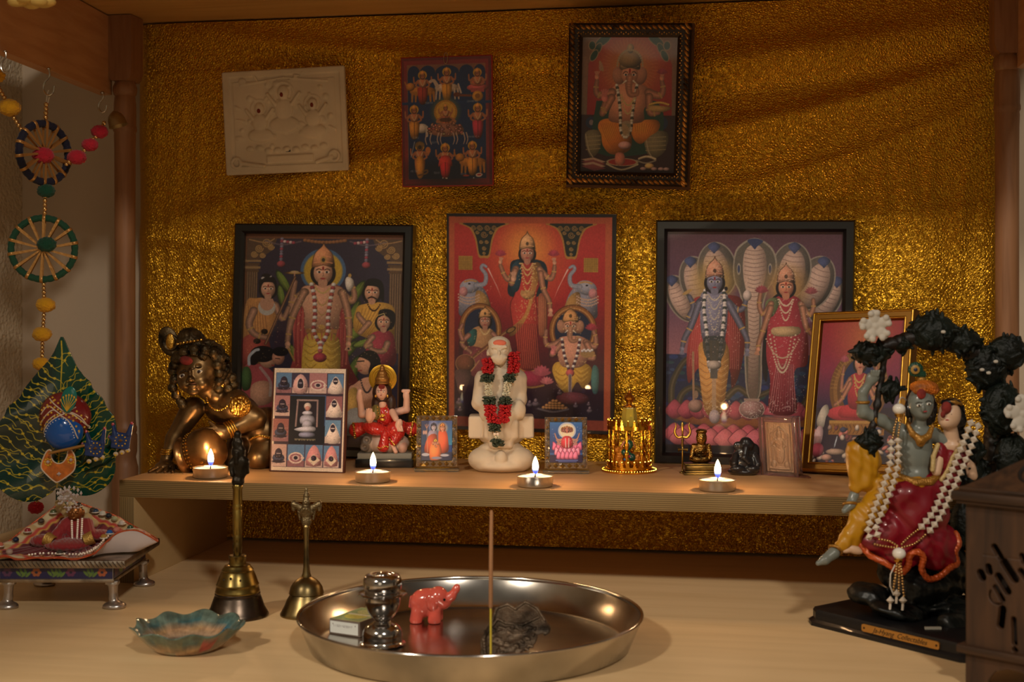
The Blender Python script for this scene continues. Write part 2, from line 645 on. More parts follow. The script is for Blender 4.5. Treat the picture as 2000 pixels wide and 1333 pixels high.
# ------------------------------------------------------------------ painted prints: drawn as colour on a fine grid of the paper itself
class Art:
	def __init__(s, u0, v0, u1, v1, W, H, base):
		s.u0, s.v0, s.u1, s.v1, s.W, s.H = u0, v0, u1, v1, W, H
		s.sx, s.sy = W / (u1 - u0), H / (v1 - v0)
		s.a = np.zeros((H, W, 3))
		s.a[:] = base

	def _win(s, x0, y0, x1, y1, pad=2):
		a = max(0, int((x0 - s.u0) * s.sx) - pad)
		b = min(s.W, int((x1 - s.u0) * s.sx) + pad + 2)
		c = max(0, int((y0 - s.v0) * s.sy) - pad)
		d = min(s.H, int((y1 - s.v0) * s.sy) + pad + 2)
		if b <= a or d <= c:
			return None
		X = ((np.arange(a, b) + .5) / s.sx + s.u0)[None, :]
		Y = ((np.arange(c, d) + .5) / s.sy + s.v0)[:, None]
		return a, b, c, d, X, Y

	def _put(s, w_, cov, col, al):
		a, b, c, d, X, Y = w_
		cov = np.clip(cov, 0, 1) * al
		t = s.a[c:d, a:b]
		col = np.asarray(col, float)
		s.a[c:d, a:b] = t * (1 - cov[..., None]) + col * cov[..., None]

	def grad(s, c0, c1, y0=None, y1=None):
		y0 = s.v0 if y0 is None else y0
		y1 = s.v1 if y1 is None else y1
		w_ = s._win(s.u0, y0, s.u1, y1, 0)
		a, b, c, d, X, Y = w_
		t = np.clip((Y - y0) / (y1 - y0), 0, 1)[..., None]
		s.a[c:d, a:b] = np.asarray(c0, float) * (1 - t) + np.asarray(c1, float) * t + 0 * X[..., None]

	def el(s, cx, cy, rx, ry=None, col=(0, 0, 0), al=1, rot=0, soft=0, sh=0, ol=None):
		ry = rx if ry is None else ry
		R = max(rx, ry) * (1 + soft)
		w_ = s._win(cx - R, cy - R, cx + R, cy + R)
		if w_ is None:
			return s
		X, Y = w_[4] - cx, w_[5] - cy
		c, n = math.cos(math.radians(rot)), math.sin(math.radians(rot))
		x, y = X * c + Y * n, -X * n + Y * c
		q = np.sqrt((x / rx) ** 2 + (y / ry) ** 2)
		if soft:
			cov = 1 - (q - (1 - soft)) / (2 * soft)
		else:
			cov = (1 - q) * min(rx, ry) * s.sx + .5
		if ol is not None:
			s._put(w_, cov, ol, al)
			cov = (1 - q) * min(rx, ry) * s.sx - .7
		if sh:
			lt = np.clip(1 - ((x / rx + .25) ** 2 + (y / ry + .3) ** 2), -1, 1)[..., None]
			col = np.clip(np.asarray(col, float) * (1 + sh * (lt - .35)), 0, 255)
		s._put(w_, cov, col, al)
		return s

	def poly(s, pts, col, al=1, sp=0, soft=1.0, ol=None, sh=0, hole=None):
		p = np.asarray(pts, float)
		if sp:
			p = spline(p, sp, True)
		w_ = s._win(p[:, 0].min(), p[:, 1].min(), p[:, 0].max(), p[:, 1].max())
		if w_ is None:
			return s
		X, Y = w_[4] + 0 * w_[5], w_[5] + 0 * w_[4]
		ins = np.zeros(X.shape, bool)
		dm = np.full(X.shape, 1e9)
		for i in range(len(p)):
			x0, y0 = p[i]
			x1, y1 = p[(i + 1) % len(p)]
			if y0 != y1:
				c_ = ((y0 > Y) != (y1 > Y)) & (X < (x1 - x0) * (Y - y0) / (y1 - y0) + x0)
				ins ^= c_
			dx, dy = x1 - x0, y1 - y0
			L = dx * dx + dy * dy
			if L > 0:
				t = np.clip(((X - x0) * dx + (Y - y0) * dy) / L, 0, 1)
				dm = np.minimum(dm, (X - x0 - t * dx) ** 2 + (Y - y0 - t * dy) ** 2)
		sd = np.sqrt(dm) * s.sx * np.where(ins, 1, -1)
		if ol is not None:
			s._put(w_, sd / soft + .5, ol, al)
			sd = sd - 1.3
		if sh:
			cx, cy = p[:, 0].mean(), p[:, 1].mean()
			rx, ry = np.ptp(p[:, 0]) / 2 + 1e-6, np.ptp(p[:, 1]) / 2 + 1e-6
			lt = np.clip(1 - (((X - cx) / rx + .3) ** 2 + ((Y - cy) / ry + .2) ** 2), -1, 1)[..., None]
			col = np.clip(np.asarray(col, float) * (1 + sh * (lt - .3)), 0, 255)
		s._put(w_, sd / soft + .5, col, al)
		return s

	def ln(s, pts, wd, col, al=1, sp=0, w2=None, sh=0):
		p = np.asarray(pts, float)
		if sp:
			p = spline(p, sp)
		N = len(p)
		ws = np.linspace(wd, wd if w2 is None else w2, N)
		m = ws.max()
		w_ = s._win(p[:, 0].min() - m, p[:, 1].min() - m, p[:, 0].max() + m, p[:, 1].max() + m)
		if w_ is None:
			return s
		X, Y = w_[4], w_[5]
		dm = np.full((w_[3] - w_[2], w_[1] - w_[0]), 1e9)
		for i in range(N - 1):
			x0, y0 = p[i]
			x1, y1 = p[i + 1]
			dx, dy = x1 - x0, y1 - y0
			L = max(dx * dx + dy * dy, 1e-9)
			t = np.clip(((X - x0) * dx + (Y - y0) * dy) / L, 0, 1)
			dm = np.minimum(dm, np.sqrt((X - x0 - t * dx) ** 2 + (Y - y0 - t * dy) ** 2) - (ws[i] + t * (ws[i + 1] - ws[i])) / 2)
		if sh:
			lt = np.clip(-dm / (m / 2), 0, 1)[..., None]
			col = np.clip(np.asarray(col, float) * (1 - sh + 1.3 * sh * lt), 0, 255)
		s._put(w_, -dm * s.sx + .5, col, al)
		return s

	def rect(s, x0, y0, x1, y1, col, al=1):
		return s.poly([(x0, y0), (x1, y0), (x1, y1), (x0, y1)], col, al)

	def dots(s, pts, r, col, al=1):
		for p in pts:
			s.el(p[0], p[1], r, r, col, al)
		return s

	def grain(s, amt, seed=1):
		g = np.random.default_rng(seed)
		k = g.normal(0, 1, (s.H, s.W, 1))
		k = (k + np.roll(k, 1, 0) + np.roll(k, 1, 1) + np.roll(k, -1, 0)) / 2
		s.a = np.clip(s.a * (1 + amt * k), 0, 255)
		return s

	def speck(s, x0, y0, x1, y1, n, col, r, seed=3, al=.9):
		g = np.random.default_rng(seed)
		for _ in range(n):
			s.el(g.uniform(x0, x1), g.uniform(y0, y1), r, r, col, al * g.uniform(.4, 1))
		return s

	def mesh(s, name, mat, parent, w_, h_, x0=0, z0=0, y=0, gain=1.0, bend=None):
		W, H = s.W, s.H
		a = np.clip((s.a * .9 + s.a.mean(2, keepdims=True) * .1) * gain, 0, 255) / 255
		l = np.where(a <= .04045, a / 12.92, ((a + .055) / 1.055) ** 2.4)
		# grid vertices at cell centres, edges stretched to the border
		xs = (np.arange(W)) / (W - 1) * w_ + x0
		zs = h_ - (np.arange(H)) / (H - 1) * h_ + z0
		X, Z = np.meshgrid(xs, zs)
		Y = np.full(X.shape, float(y))
		if bend is not None:
			Y = Y + bend(X, Z)
		v = np.stack([X, Y, Z], -1).reshape(-1, 3)
		i = np.arange(W * H).reshape(H, W)
		f = np.stack([i[1:, :-1], i[1:, 1:], i[:-1, 1:], i[:-1, :-1]], -1).reshape(-1, 4)
		return raw(name, v, f, mat, parent, True, 180, cols=l.reshape(-1, 3))


SK = (205, 150, 120)       # skin tones of the printed figures
SKD = (150, 95, 75)
GO = (190, 140, 70)
GOL = (225, 190, 120)
DK = (25, 18, 22)


def head(a, cx, cy, r, skin=SK, crown=GO, hair=DK, tilt=0, crown_h=1.5, eyes=True, halo=None, mark=(150, 20, 20)):
	"""cx,cy face centre; r face half width"""
	if halo:
		a.el(cx, cy - .5 * r, halo[0], halo[0] * 1.05, halo[1], 1, soft=halo[2] if len(halo) > 2 else 0)
	if hair:
		a.el(cx, cy + .1 * r, 1.35 * r, 1.45 * r, hair)
	a.el(cx, cy, r, 1.28 * r, skin, sh=.35)
	a.el(cx, cy + 1.15 * r, .5 * r, .55 * r, skin)
	if crown:
		h = crown_h * r
		a.poly([(cx - 1.1 * r, cy - .55 * r), (cx - 1.2 * r, cy - 1.1 * r), (cx - .9 * r, cy - 1.1 * r - h * .6), (cx - .2 * r, cy - 1.1 * r - h), (cx, cy - 1.1 * r - h * 1.25),
				(cx + .2 * r, cy - 1.1 * r - h), (cx + .9 * r, cy - 1.1 * r - h * .6), (cx + 1.2 * r, cy - 1.1 * r), (cx + 1.1 * r, cy - .55 * r), (cx, cy - .85 * r)], crown, sp=4, sh=.6, ol=tuple(v * .45 for v in crown))
		for k in range(3):
			a.ln([(cx - (.95 - .2 * k) * r, cy - (1.1 + .35 * k * crown_h) * r), (cx, cy - (1.25 + .35 * k * crown_h) * r), (cx + (.95 - .2 * k) * r, cy - (1.1 + .35 * k * crown_h) * r)], .1 * r, tuple(min(255, v * 1.3) for v in crown), sp=4)
		a.el(cx, cy - 1.5 * r, .22 * r, .28 * r, tuple(v * .5 for v in crown))
	if eyes:
		for q in (-1, 1):
			a.el(cx + q * .42 * r, cy - .08 * r, .26 * r, .13 * r, (235, 225, 215))
			a.el(cx + q * .40 * r, cy - .07 * r, .12 * r, .12 * r, (20, 10, 10))
			a.ln([(cx + q * .16 * r, cy - .32 * r), (cx + q * .45 * r, cy - .44 * r), (cx + q * .72 * r, cy - .3 * r)], .09 * r, (40, 20, 20), sp=3)
		a.ln([(cx, cy), (cx + .08 * r, cy + .32 * r), (cx - .08 * r, cy + .38 * r)], .07 * r, tuple(v * .72 for v in skin))
		a.el(cx, cy + .66 * r, .27 * r, .1 * r, (170, 50, 55))
		if mark:
			a.el(cx, cy - .5 * r, .1 * r, .22 * r, mark)


def limb(a, pts, w0, w1, skin=SK, bands=()):
	a.ln(pts, w0, tuple(v * .8 for v in skin), sp=5, w2=w1, sh=.3)
	a.ln(pts, w0 * .8, skin, sp=5, w2=w1 * .8, sh=.35)
	p = spline(pts, 8)
	for t in bands:
		i = int(t * (len(p) - 2))
		d = p[i + 1] - p[i]
		d = d / (np.hypot(*d) + 1e-9)
		w_ = (w0 + (w1 - w0) * t) * .40
		a.ln([(p[i][0] - d[1] * w_, p[i][1] + d[0] * w_), (p[i][0] + d[1] * w_, p[i][1] - d[0] * w_)], w0 * .2, (196, 152, 84))


def hand(a, cx, cy, r, skin=SK, ang=-90):
	a.el(cx, cy, r, r * .85, skin, rot=ang, sh=.3)
	for k in range(4):
		t = math.radians(ang - 24 + 16 * k)
		a.ln([(cx + .4 * r * math.cos(t), cy + .4 * r * math.sin(t)), (cx + 1.9 * r * math.cos(t), cy + 1.9 * r * math.sin(t))], r * .42, skin)


def folds(a, pts_top, pts_bot, n, col, wd, al=.6, bow=0):
	for k in range(n):
		t = (k + .5) / n
		x0 = pts_top[0][0] + t * (pts_top[1][0] - pts_top[0][0])
		y0 = pts_top[0][1] + t * (pts_top[1][1] - pts_top[0][1])
		x1 = pts_bot[0][0] + t * (pts_bot[1][0] - pts_bot[0][0])
		y1 = pts_bot[0][1] + t * (pts_bot[1][1] - pts_bot[0][1])
		a.ln([(x0, y0), ((x0 + x1) / 2 + bow * (t - .5), (y0 + y1) / 2), (x1, y1)], wd, col, al, sp=4)


def uscallop(a, cx, y0, y1, wd, n, c1, c2, lw):
	"""hanging curved folds of a draped cloth"""
	for k in range(n):
		t = (k + .5) / n
		y = y0 + t * (y1 - y0)
		a.ln([(cx - wd * (1 - .3 * t), y - wd * .25), (cx, y + wd * .35), (cx + wd * (1 - .3 * t), y - wd * .25)], lw, c1 if k % 2 else c2, .55, sp=5)


def necklace(a, cx, y0, wd, dp, col, r, n=12):
	for k in range(n + 1):
		t = -1 + 2 * k / n
		a.el(cx + wd * t, y0 + dp * (1 - t * t), r, r, col)


def garland(a, pts, r, cols, step):
	p = spline(pts, 10)
	d = np.r_[0, np.cumsum(np.hypot(*np.diff(p, axis=0).T))]
	k = 0
	for q in np.arange(0, d[-1], step):
		x, y = np.interp(q, d, p[:, 0]), np.interp(q, d, p[:, 1])
		a.el(x, y, r, r * .9, cols[k % len(cols)], sh=.4)
		k += 1


def lotus(a, cx, cy, w_, h_, c1=(215, 110, 120), c2=(170, 60, 80), n=5):
	for row, (sc_, cc) in enumerate(((1.0, c2), (.8, c1))):
		for k in range(n):
			t = (k - (n - 1) / 2) / ((n - 1) / 2)
			x = cx + t * w_ * .85 * sc_
			a.poly([(x - w_ / n * .9, cy + h_ * .35), (x - w_ / n * .7 + t * w_ * .15, cy - h_ * .2), (x + t * w_ * .22, cy - h_ * (.75 - .3 * abs(t)) * sc_), (x + w_ / n * .7 + t * w_ * .15, cy - h_ * .2), (x + w_ / n * .9, cy + h_ * .35)], cc, sp=4, sh=.5, ol=tuple(v * .6 for v in cc))


def lotusflower(a, cx, cy, r, c=(220, 120, 140)):
	for k in range(7):
		t = math.radians(-90 + (k - 3) * 24)
		a.el(cx + .5 * r * math.cos(t), cy + .5 * r * math.sin(t), .6 * r, .22 * r, tuple(v * (1 - .06 * abs(k - 3)) for v in c), rot=math.degrees(t))


def elephant_face(a, cx, cy, r, skin, crown=GO):
	"""elephant-headed figure's head, trunk curling to the right"""
	for q in (-1, 1):
		a.el(cx + q * 1.35 * r, cy + .1 * r, .75 * r, 1.05 * r, tuple(v * .82 for v in skin), rot=q * 10, sh=.3)
	a.el(cx, cy, r, 1.1 * r, skin, sh=.3)
	a.ln([(cx, cy + .3 * r), (cx - .1 * r, cy + 1.4 * r), (cx + .15 * r, cy + 2.3 * r), (cx + .9 * r, cy + 2.25 * r), (cx + 1.0 * r, cy + 1.8 * r)], 1.0 * r, tuple(v * .8 for v in skin), sp=6, w2=.42 * r)
	a.ln([(cx, cy + .3 * r), (cx - .1 * r, cy + 1.4 * r), (cx + .15 * r, cy + 2.3 * r), (cx + .9 * r, cy + 2.25 * r), (cx + 1.0 * r, cy + 1.8 * r)], .8 * r, skin, sp=6, w2=.3 * r, sh=.3)
	for k in range(4):
		a.ln([(cx - .35 * r, cy + (.8 + .3 * k) * r), (cx + .25 * r, cy + (.85 + .3 * k) * r)], .05 * r, tuple(v * .7 for v in skin))
	for q in (-1, 1):
		a.el(cx + q * .5 * r, cy, .24 * r, .14 * r, (235, 225, 215))
		a.el(cx + q * .48 * r, cy, .12 * r, .12 * r, DK)
		a.ln([(cx + q * .25 * r, cy - .28 * r), (cx + q * .55 * r, cy - .38 * r), (cx + q * .8 * r, cy - .15 * r)], .09 * r, DK, sp=3)
		a.ln([(cx + q * .45 * r, cy + .7 * r), (cx + q * .85 * r, cy + 1.05 * r)], .2 * r, (235, 225, 205), w2=.08 * r)
	a.el(cx, cy - .45 * r, .12 * r, .3 * r, (170, 30, 30))
	h = 1.6 * r
	a.poly([(cx - 1.1 * r, cy - .6 * r), (cx - 1.25 * r, cy - 1.2 * r), (cx - .8 * r, cy - 1.1 * r - h * .7), (cx, cy - 1.2 * r - h), (cx + .8 * r, cy - 1.1 * r - h * .7), (cx + 1.25 * r, cy - 1.2 * r), (cx + 1.1 * r, cy - .6 * r), (cx, cy - .8 * r)], crown, sp=4, sh=.6, ol=tuple(v * .5 for v in crown))
	for k in range(4):
		a.ln([(cx - (1.05 - .15 * k) * r, cy - (1.0 + .35 * k) * r), (cx, cy - (1.15 + .35 * k) * r), (cx + (1.05 - .15 * k) * r, cy - (1.0 + .35 * k) * r)], .1 * r, tuple(min(255, v * 1.25) for v in crown), sp=4)
	a.el(cx, cy - 1.6 * r, .25 * r, .3 * r, tuple(v * .55 for v in crown))


paper = M('printed paper', (255, 255, 255), 0.45, vcol=True, coat=0.25)
paper_glass = M('print under glass', (255, 255, 255), 0.4, vcol=True, coat=.55)
MATS['print under glass'].node_tree.nodes['Principled BSDF'].inputs['Coat Roughness'].default_value = 0.04
black_frame = M('black frame lacquer', (14, 13, 13), 0.35, coat=0.3)


def frame_mb(W, H, b, d0, d1, lip=0.0):
	"""mitred frame, W x H, bar width b, front y=d0 back y=d1, inner edge stepped back by lip"""
	m = MB()
	prof = [(0, d1), (0, d0 + lip), (b * .15, d0), (b * .75, d0), (b, d0 + lip * 1.5), (b, d1)]
	n = len(prof)
	v = []
	for (sx, sz) in ((0, 0), (1, 0), (1, 1), (0, 1)):
		for (q, y) in prof:
			v.append((q if sx == 0 else W - q, y, q if sz == 0 else H - q))
	f = []
	for i in range(4):
		k = (i + 1) % 4
		for j in range(n):
			l = (j + 1) % n
			f.append((i * n + j, k * n + j, k * n + l, i * n + l))
	m.add(v, f)
	return m


# ---------------- left black framed print: standing four armed deity with devotees
def art_left():
	a = Art(100, 103, 860, 1180, 330, 468, (52, 44, 66))
	a.rect(100, 103, 118, 1180, (120, 75, 45)).rect(842, 103, 860, 1180, (120, 75, 45)).rect(100, 103, 860, 128, (120, 70, 45))
	# columns
	for x0, x1 in ((112, 165), (792, 848)):
		a.rect(x0, 265, x1, 700, (110, 82, 60))
		for k in range(5):
			x = x0 + (k + .5) * (x1 - x0) / 5
			a.ln([(x, 300), (x, 700)], 4, (150, 118, 85), .8)
			a.ln([(x + 5, 300), (x + 5, 700)], 2.5, (60, 42, 38), .8)
		for k, dx in enumerate((24, 14, 20, 8)):
			a.rect(x0 - dx * .6, 238 + k * 17, x1 + dx * .6, 250 + k * 17, (160, 125, 80) if k % 2 == 0 else (100, 72, 48))
	# scrolls
	for q, cx in ((1, 180), (-1, 785)):
		a.poly([(cx - q * 70, 128), (cx + q * 75, 128), (cx + q * 50, 190), (cx - q * 10, 235), (cx - q * 40, 240), (cx - q * 70, 240)], (96, 70, 52))
		for (dx, dy, r) in ((25, 150, 24), (-12, 180, 20), (-35, 210, 17), (45, 172, 16), (5, 215, 14)):
			t = np.linspace(0, 4.5 * PI, 40)
			rr = r * (1 - t / (5 * PI))
			a.ln(np.stack([cx + q * dx + rr * np.cos(t) * q, dy + rr * np.sin(t)], 1), 5, (180, 138, 80))
		a.ln([(cx - q * 60, 135), (cx + q * 20, 150), (cx + q * 60, 130)], 6, (175, 130, 80), sp=5)
	# canopy and garlands
	for k in range(12):
		a.el(390 + 17 * k, 136 + 10 * math.sin(PI * k / 11), 12, 9, (135, 88, 55), sh=.4)
	for cx in (278, 683):
		garland(a, [(cx, 130), (cx - 3, 250)], 9, [(120, 110, 130), (150, 60, 80), (105, 100, 120)], 13)
		a.el(cx - 2, 258, 20, 16, (150, 62, 72), sh=.4)
		a.ln([(cx - 80, 140), (cx, 160), (cx + 90, 142)], 7, (120, 100, 110), sp=4, al=.7)
		garland(a, [(cx, 142), (cx + (60 if cx < 400 else -60), 150)], 9, [(150, 62, 80), (190, 160, 160)], 14)
	# leaves behind
	for (x, y, r, g, rot) in ((290, 350, 70, 80, 60), (640, 400, 75, 90, -60), (280, 420, 60, 70, 80), (350, 720, 60, 70, 70), (650, 590, 90, 85, -40), (630, 500, 70, 60, -70), (600, 700, 80, 80, -50), (680, 650, 60, 80, -20), (390, 740, 50, 60, 50), (560, 745, 60, 60, -30), (630, 800, 90, 60, -70), (610, 900, 90, 60, -60)):
		a.el(x, y, r, r * .3, (82 + g * .15, 100 + g * .2, 45), rot=rot, sh=.5, ol=(40, 55, 30))
		c, s_ = math.cos(math.radians(rot)), math.sin(math.radians(rot))
		a.ln([(x - r * .8 * c, y - r * .8 * s_), (x + r * .8 * c, y + r * .8 * s_)], 3, (150, 150, 70), .8)
	# halo
	a.el(478, 290, 108, 112, (70, 105, 150)).el(478, 292, 92, 96, (205, 165, 50), soft=.05)
	# body
	a.poly([(385, 380), (350, 450), (338, 560), (352, 700), (330, 800), (300, 900), (650, 900), (610, 740), (602, 560), (608, 460), (570, 375), (478, 350)], (168, 62, 62), sp=6, sh=.25)
	for x in (352, 372, 392, 560, 580, 598):
		a.ln([(x, 470), (x - 8 if x < 470 else x + 8, 600), (x, 760)], 5, (205, 110, 95), .6, sp=4)
		a.ln([(x + 8, 470), (x + 4, 620), (x + 10, 770)], 4, (110, 35, 50), .6, sp=4)
	a.poly([(380, 375), (430, 362), (478, 358), (530, 362), (575, 378), (590, 440), (565, 500), (545, 620), (410, 620), (392, 500), (368, 440)], SK, sp=6, sh=.3, ol=(140, 90, 70))
	a.poly([(415, 610), (540, 610), (572, 700), (560, 860), (500, 1000), (450, 1000), (395, 860), (390, 700)], (205, 165, 60), sp=5, sh=.35)
	uscallop(a, 430, 640, 800, 34, 9, (160, 115, 40), (235, 200, 100), 5)
	uscallop(a, 528, 640, 800, 34, 9, (160, 115, 40), (235, 200, 100), 5)
	for k in range(7):
		a.ln([(400 + 26 * k, 590 + 10 * math.sin(k)), (415 + 22 * k, 640)], 6, (190, 85, 80), .8)
	a.rect(405, 585, 550, 606, (175, 120, 65))
	# arms
	limb(a, [(395, 400), (345, 440), (325, 500), (345, 350)], 40, 26, SK, (.3, .85))
	limb(a, [(390, 400), (340, 520), (322, 600), (318, 650)], 40, 26, SK, (.4, .8))
	hand(a, 318, 668, 16, SK, 90)
	a.ln([(322, 690), (352, 750)], 8, (180, 140, 70))
	limb(a, [(568, 400), (618, 440), (628, 400), (605, 335)], 38, 24, SK, (.3, .85))
	limb(a, [(572, 400), (600, 500), (610, 600), (608, 640)], 40, 26, SK, (.45, .85))
	hand(a, 606, 660, 16, SK, 90)
	a.el(608, 682, 5, 5, (30, 25, 20))
	a.el(342, 303, 46, 8, (190, 150, 80), ol=(90, 60, 30)).el(342, 298, 20, 6, (200, 170, 120))
	a.ln([(342, 300), (342, 360)], 6, SK)
	a.poly([(585, 330), (600, 318), (622, 335), (625, 365), (605, 395), (588, 370)], (200, 190, 180), sp=4, sh=.4)
	a.el(605, 312, 8, 10, (200, 160, 80))
	# ornaments and garland
	necklace(a, 478, 375, 34, 28, (215, 180, 110), 4.5, 14)
	necklace(a, 478, 385, 44, 80, (205, 165, 100), 3.5, 26)
	necklace(a, 478, 385, 52, 130, (190, 150, 90), 3, 30)
	garland(a, [(425, 360), (440, 430), (445, 520), (442, 600), (475, 665)], 11.5, [(200, 195, 190), (150, 60, 65), (205, 200, 195), (165, 70, 60)], 17)
	garland(a, [(530, 360), (518, 430), (508, 520), (508, 600), (478, 665)], 11.5, [(200, 195, 190), (150, 60, 65), (205, 200, 195), (165, 70, 60)], 17)
	garland(a, [(476, 655), (474, 705)], 12, [(215, 205, 200), (180, 90, 90)], 14)
	a.el(474, 730, 32, 24, (165, 55, 70), sh=.5)
	a.el(478, 575, 16, 12, (205, 160, 80))
	head(a, 478, 300, 45, SK, (186, 124, 84), (30, 20, 25), crown_h=1.9)
	a.el(478, 234, 15, 18, (200, 150, 80)).el(478, 235, 8, 10, (60, 60, 50))
	# sage with stringed instrument, left
	a.poly([(110, 470), (160, 435), (230, 440), (268, 480), (262, 560), (230, 620), (215, 760), (105, 760)], (190, 130, 70), sp=6, sh=.3)
	folds(a, [(120, 480), (200, 440)], [(110, 700), (230, 640)], 8, (140, 85, 50), 4)
	a.poly([(105, 640), (200, 620), (235, 700), (160, 760), (105, 780)], (165, 70, 60), sp=5, sh=.3)
	limb(a, [(150, 500), (130, 570), (160, 620), (215, 635)], 42, 26, SK, (.5, .85))
	limb(a, [(255, 470), (290, 540), (318, 480)], 34, 22, SK, (.6,))
	a.el(213, 480, 42, 42, (195, 188, 180)).el(213, 460, 34, 38, SK)
	head(a, 217, 388, 34, SK, None, (25, 20, 25))
	a.poly([(175, 375), (172, 345), (195, 325), (240, 325), (256, 350), (256, 380), (240, 355), (190, 355)], (25, 20, 25), sp=4)
	a.ln([(186, 333), (205, 320), (228, 322)], 9, (205, 195, 190), sp=4)
	a.el(206, 318, 22, 10, (30, 22, 25))
	a.ln([(345, 325), (212, 668)], 13, (95, 60, 50))
	a.ln([(345, 325), (212, 668)], 4, (175, 130, 90))
	a.el(205, 605, 16, 14, (35, 22, 20), sh=.6).el(170, 655, 18, 14, (35, 22, 20), sh=.6)
	a.poly([(265, 560), (315, 540), (300, 690), (250, 690)], (60, 40, 60), al=.8)
	# bearded man and woman, right
	a.poly([(640, 480), (690, 452), (760, 445), (815, 470), (822, 560), (800, 640), (640, 600)], (200, 150, 60), sp=6, sh=.3)
	folds(a, [(660, 480), (800, 470)], [(640, 590), (700, 620)], 8, (150, 100, 45), 4)
	limb(a, [(690, 560), (655, 520), (650, 505)], 32, 22, SK)
	limb(a, [(700, 550), (660, 600)], 30, 24, SK)
	head(a, 712, 398, 35, SK, None, (25, 20, 22))
	a.poly([(672, 370), (690, 330), (740, 328), (765, 360), (768, 440), (750, 420), (742, 372), (690, 362)], (22, 18, 22), sp=4)
	a.ln([(695, 425), (712, 418), (732, 428)], 7, (35, 22, 20), sp=4)
	necklace(a, 722, 458, 28, 30, (60, 35, 25), 4, 12)
	a.poly([(700, 620), (740, 590), (800, 590), (824, 640), (824, 760), (700, 770), (690, 680)], (160, 55, 70), sp=5, sh=.35)
	limb(a, [(790, 650), (770, 690), (715, 680), (705, 620)], 32, 20, SK, (.3, .8))
	limb(a, [(720, 620), (690, 665), (712, 660)], 30, 24, SK, (.6,))
	head(a, 770, 545, 31, SK, None, (25, 20, 25))
	a.poly([(745, 520), (750, 485), (790, 478), (822, 500), (820, 560), (800, 580), (798, 530), (770, 510)], (22, 18, 25), sp=4)
	a.ln([(745, 510), (770, 500), (778, 520)], 4, (215, 190, 120))
	# lower profiles
	a.poly([(105, 810), (170, 770), (240, 800), (300, 900), (300, 1120), (100, 1120)], (160, 70, 75), sp=5, sh=.35)
	a.poly([(105, 800), (135, 790), (150, 840), (140, 900), (105, 900)], (70, 100, 55), sp=4, sh=.4)
	a.poly([(150, 880), (230, 860), (250, 960), (160, 980)], SK, sp=4, sh=.3)
	a.el(225, 745, 42, 46, SK, sh=.3)
	a.el(200, 720, 60, 42, (22, 18, 25)).el(155, 750, 26, 28, (22, 18, 25))
	a.ln([(135, 775), (135, 735), (160, 705), (178, 698)], 14, (190, 195, 205), sp=5)
	a.ln([(222, 750), (250, 744)], 5, (20, 12, 15)).ln([(245, 775), (255, 778)], 6, (160, 50, 50))
	a.el(275, 735, 30, 38, (190, 130, 105), sh=.3).el(285, 705, 38, 24, (22, 18, 25)).ln([(262, 740), (282, 742)], 4, DK)
	a.ln([(190, 790), (240, 860), (240, 930)], 14, (190, 180, 175), sp=4, al=.7)
	a.poly([(640, 860), (690, 825), (745, 830), (790, 880), (800, 1120), (612, 1120), (612, 900)], SK, sp=5, sh=.3)
	a.poly([(612, 900), (650, 880), (668, 960), (640, 1010), (612, 1000)], (205, 160, 80), sp=4, sh=.3)
	a.poly([(608, 1000), (700, 980), (800, 1040), (800, 1130), (608, 1130)], (150, 150, 150), sp=4, sh=.3)
	a.el(690, 760, 42, 50, SK, sh=.25).el(648, 770, 8, 7, SK)
	a.poly([(655, 720), (690, 690), (735, 695), (760, 740), (755, 800), (730, 850), (705, 800), (712, 750), (680, 728)], (20, 16, 22), sp=5)
	a.ln([(652, 745), (682, 742)], 6, DK).ln([(655, 792), (672, 790)], 6, (160, 60, 60))
	necklace(a, 700, 840, 30, 60, (70, 55, 60), 4.5, 18)
	a.rect(100, 1120, 860, 1180, (70, 45, 50))
	a.rect(100, 103, 860, 108, (150, 90, 70))
	a.speck(360, 380, 600, 600, 90, (235, 205, 150), 2.6, 31, .8)
	a.speck(110, 450, 270, 760, 70, (225, 180, 120), 2.4, 32, .6)
	a.speck(640, 440, 825, 760, 70, (230, 190, 130), 2.4, 33, .6)
	a.speck(300, 620, 650, 900, 90, (240, 200, 110), 2.6, 34, .6)
	return a.grain(.035, 2)


t, W_, H_ = rect_thing('framed_print', '', 'picture',
                       (457, 438), (803, 441), (452, 884), Yt=1.6, Yb=1.592, group=None)
t['label'] = 'black-framed print of a crowned deity with a yellow halo among devotees, behind the white card'
fr = frame_mb(W_, H_, .0125, -.012, .006, .002).build('frame', black_frame, t)
a = art_left()
a.mesh('print', paper_glass, t, W_ - .024, H_ - .024, .012, .012, -.003, gain=.89)
MB().box(.004, W_ - .004, .0, .005, .004, H_ - .004).build('backing_board', black_frame, t)


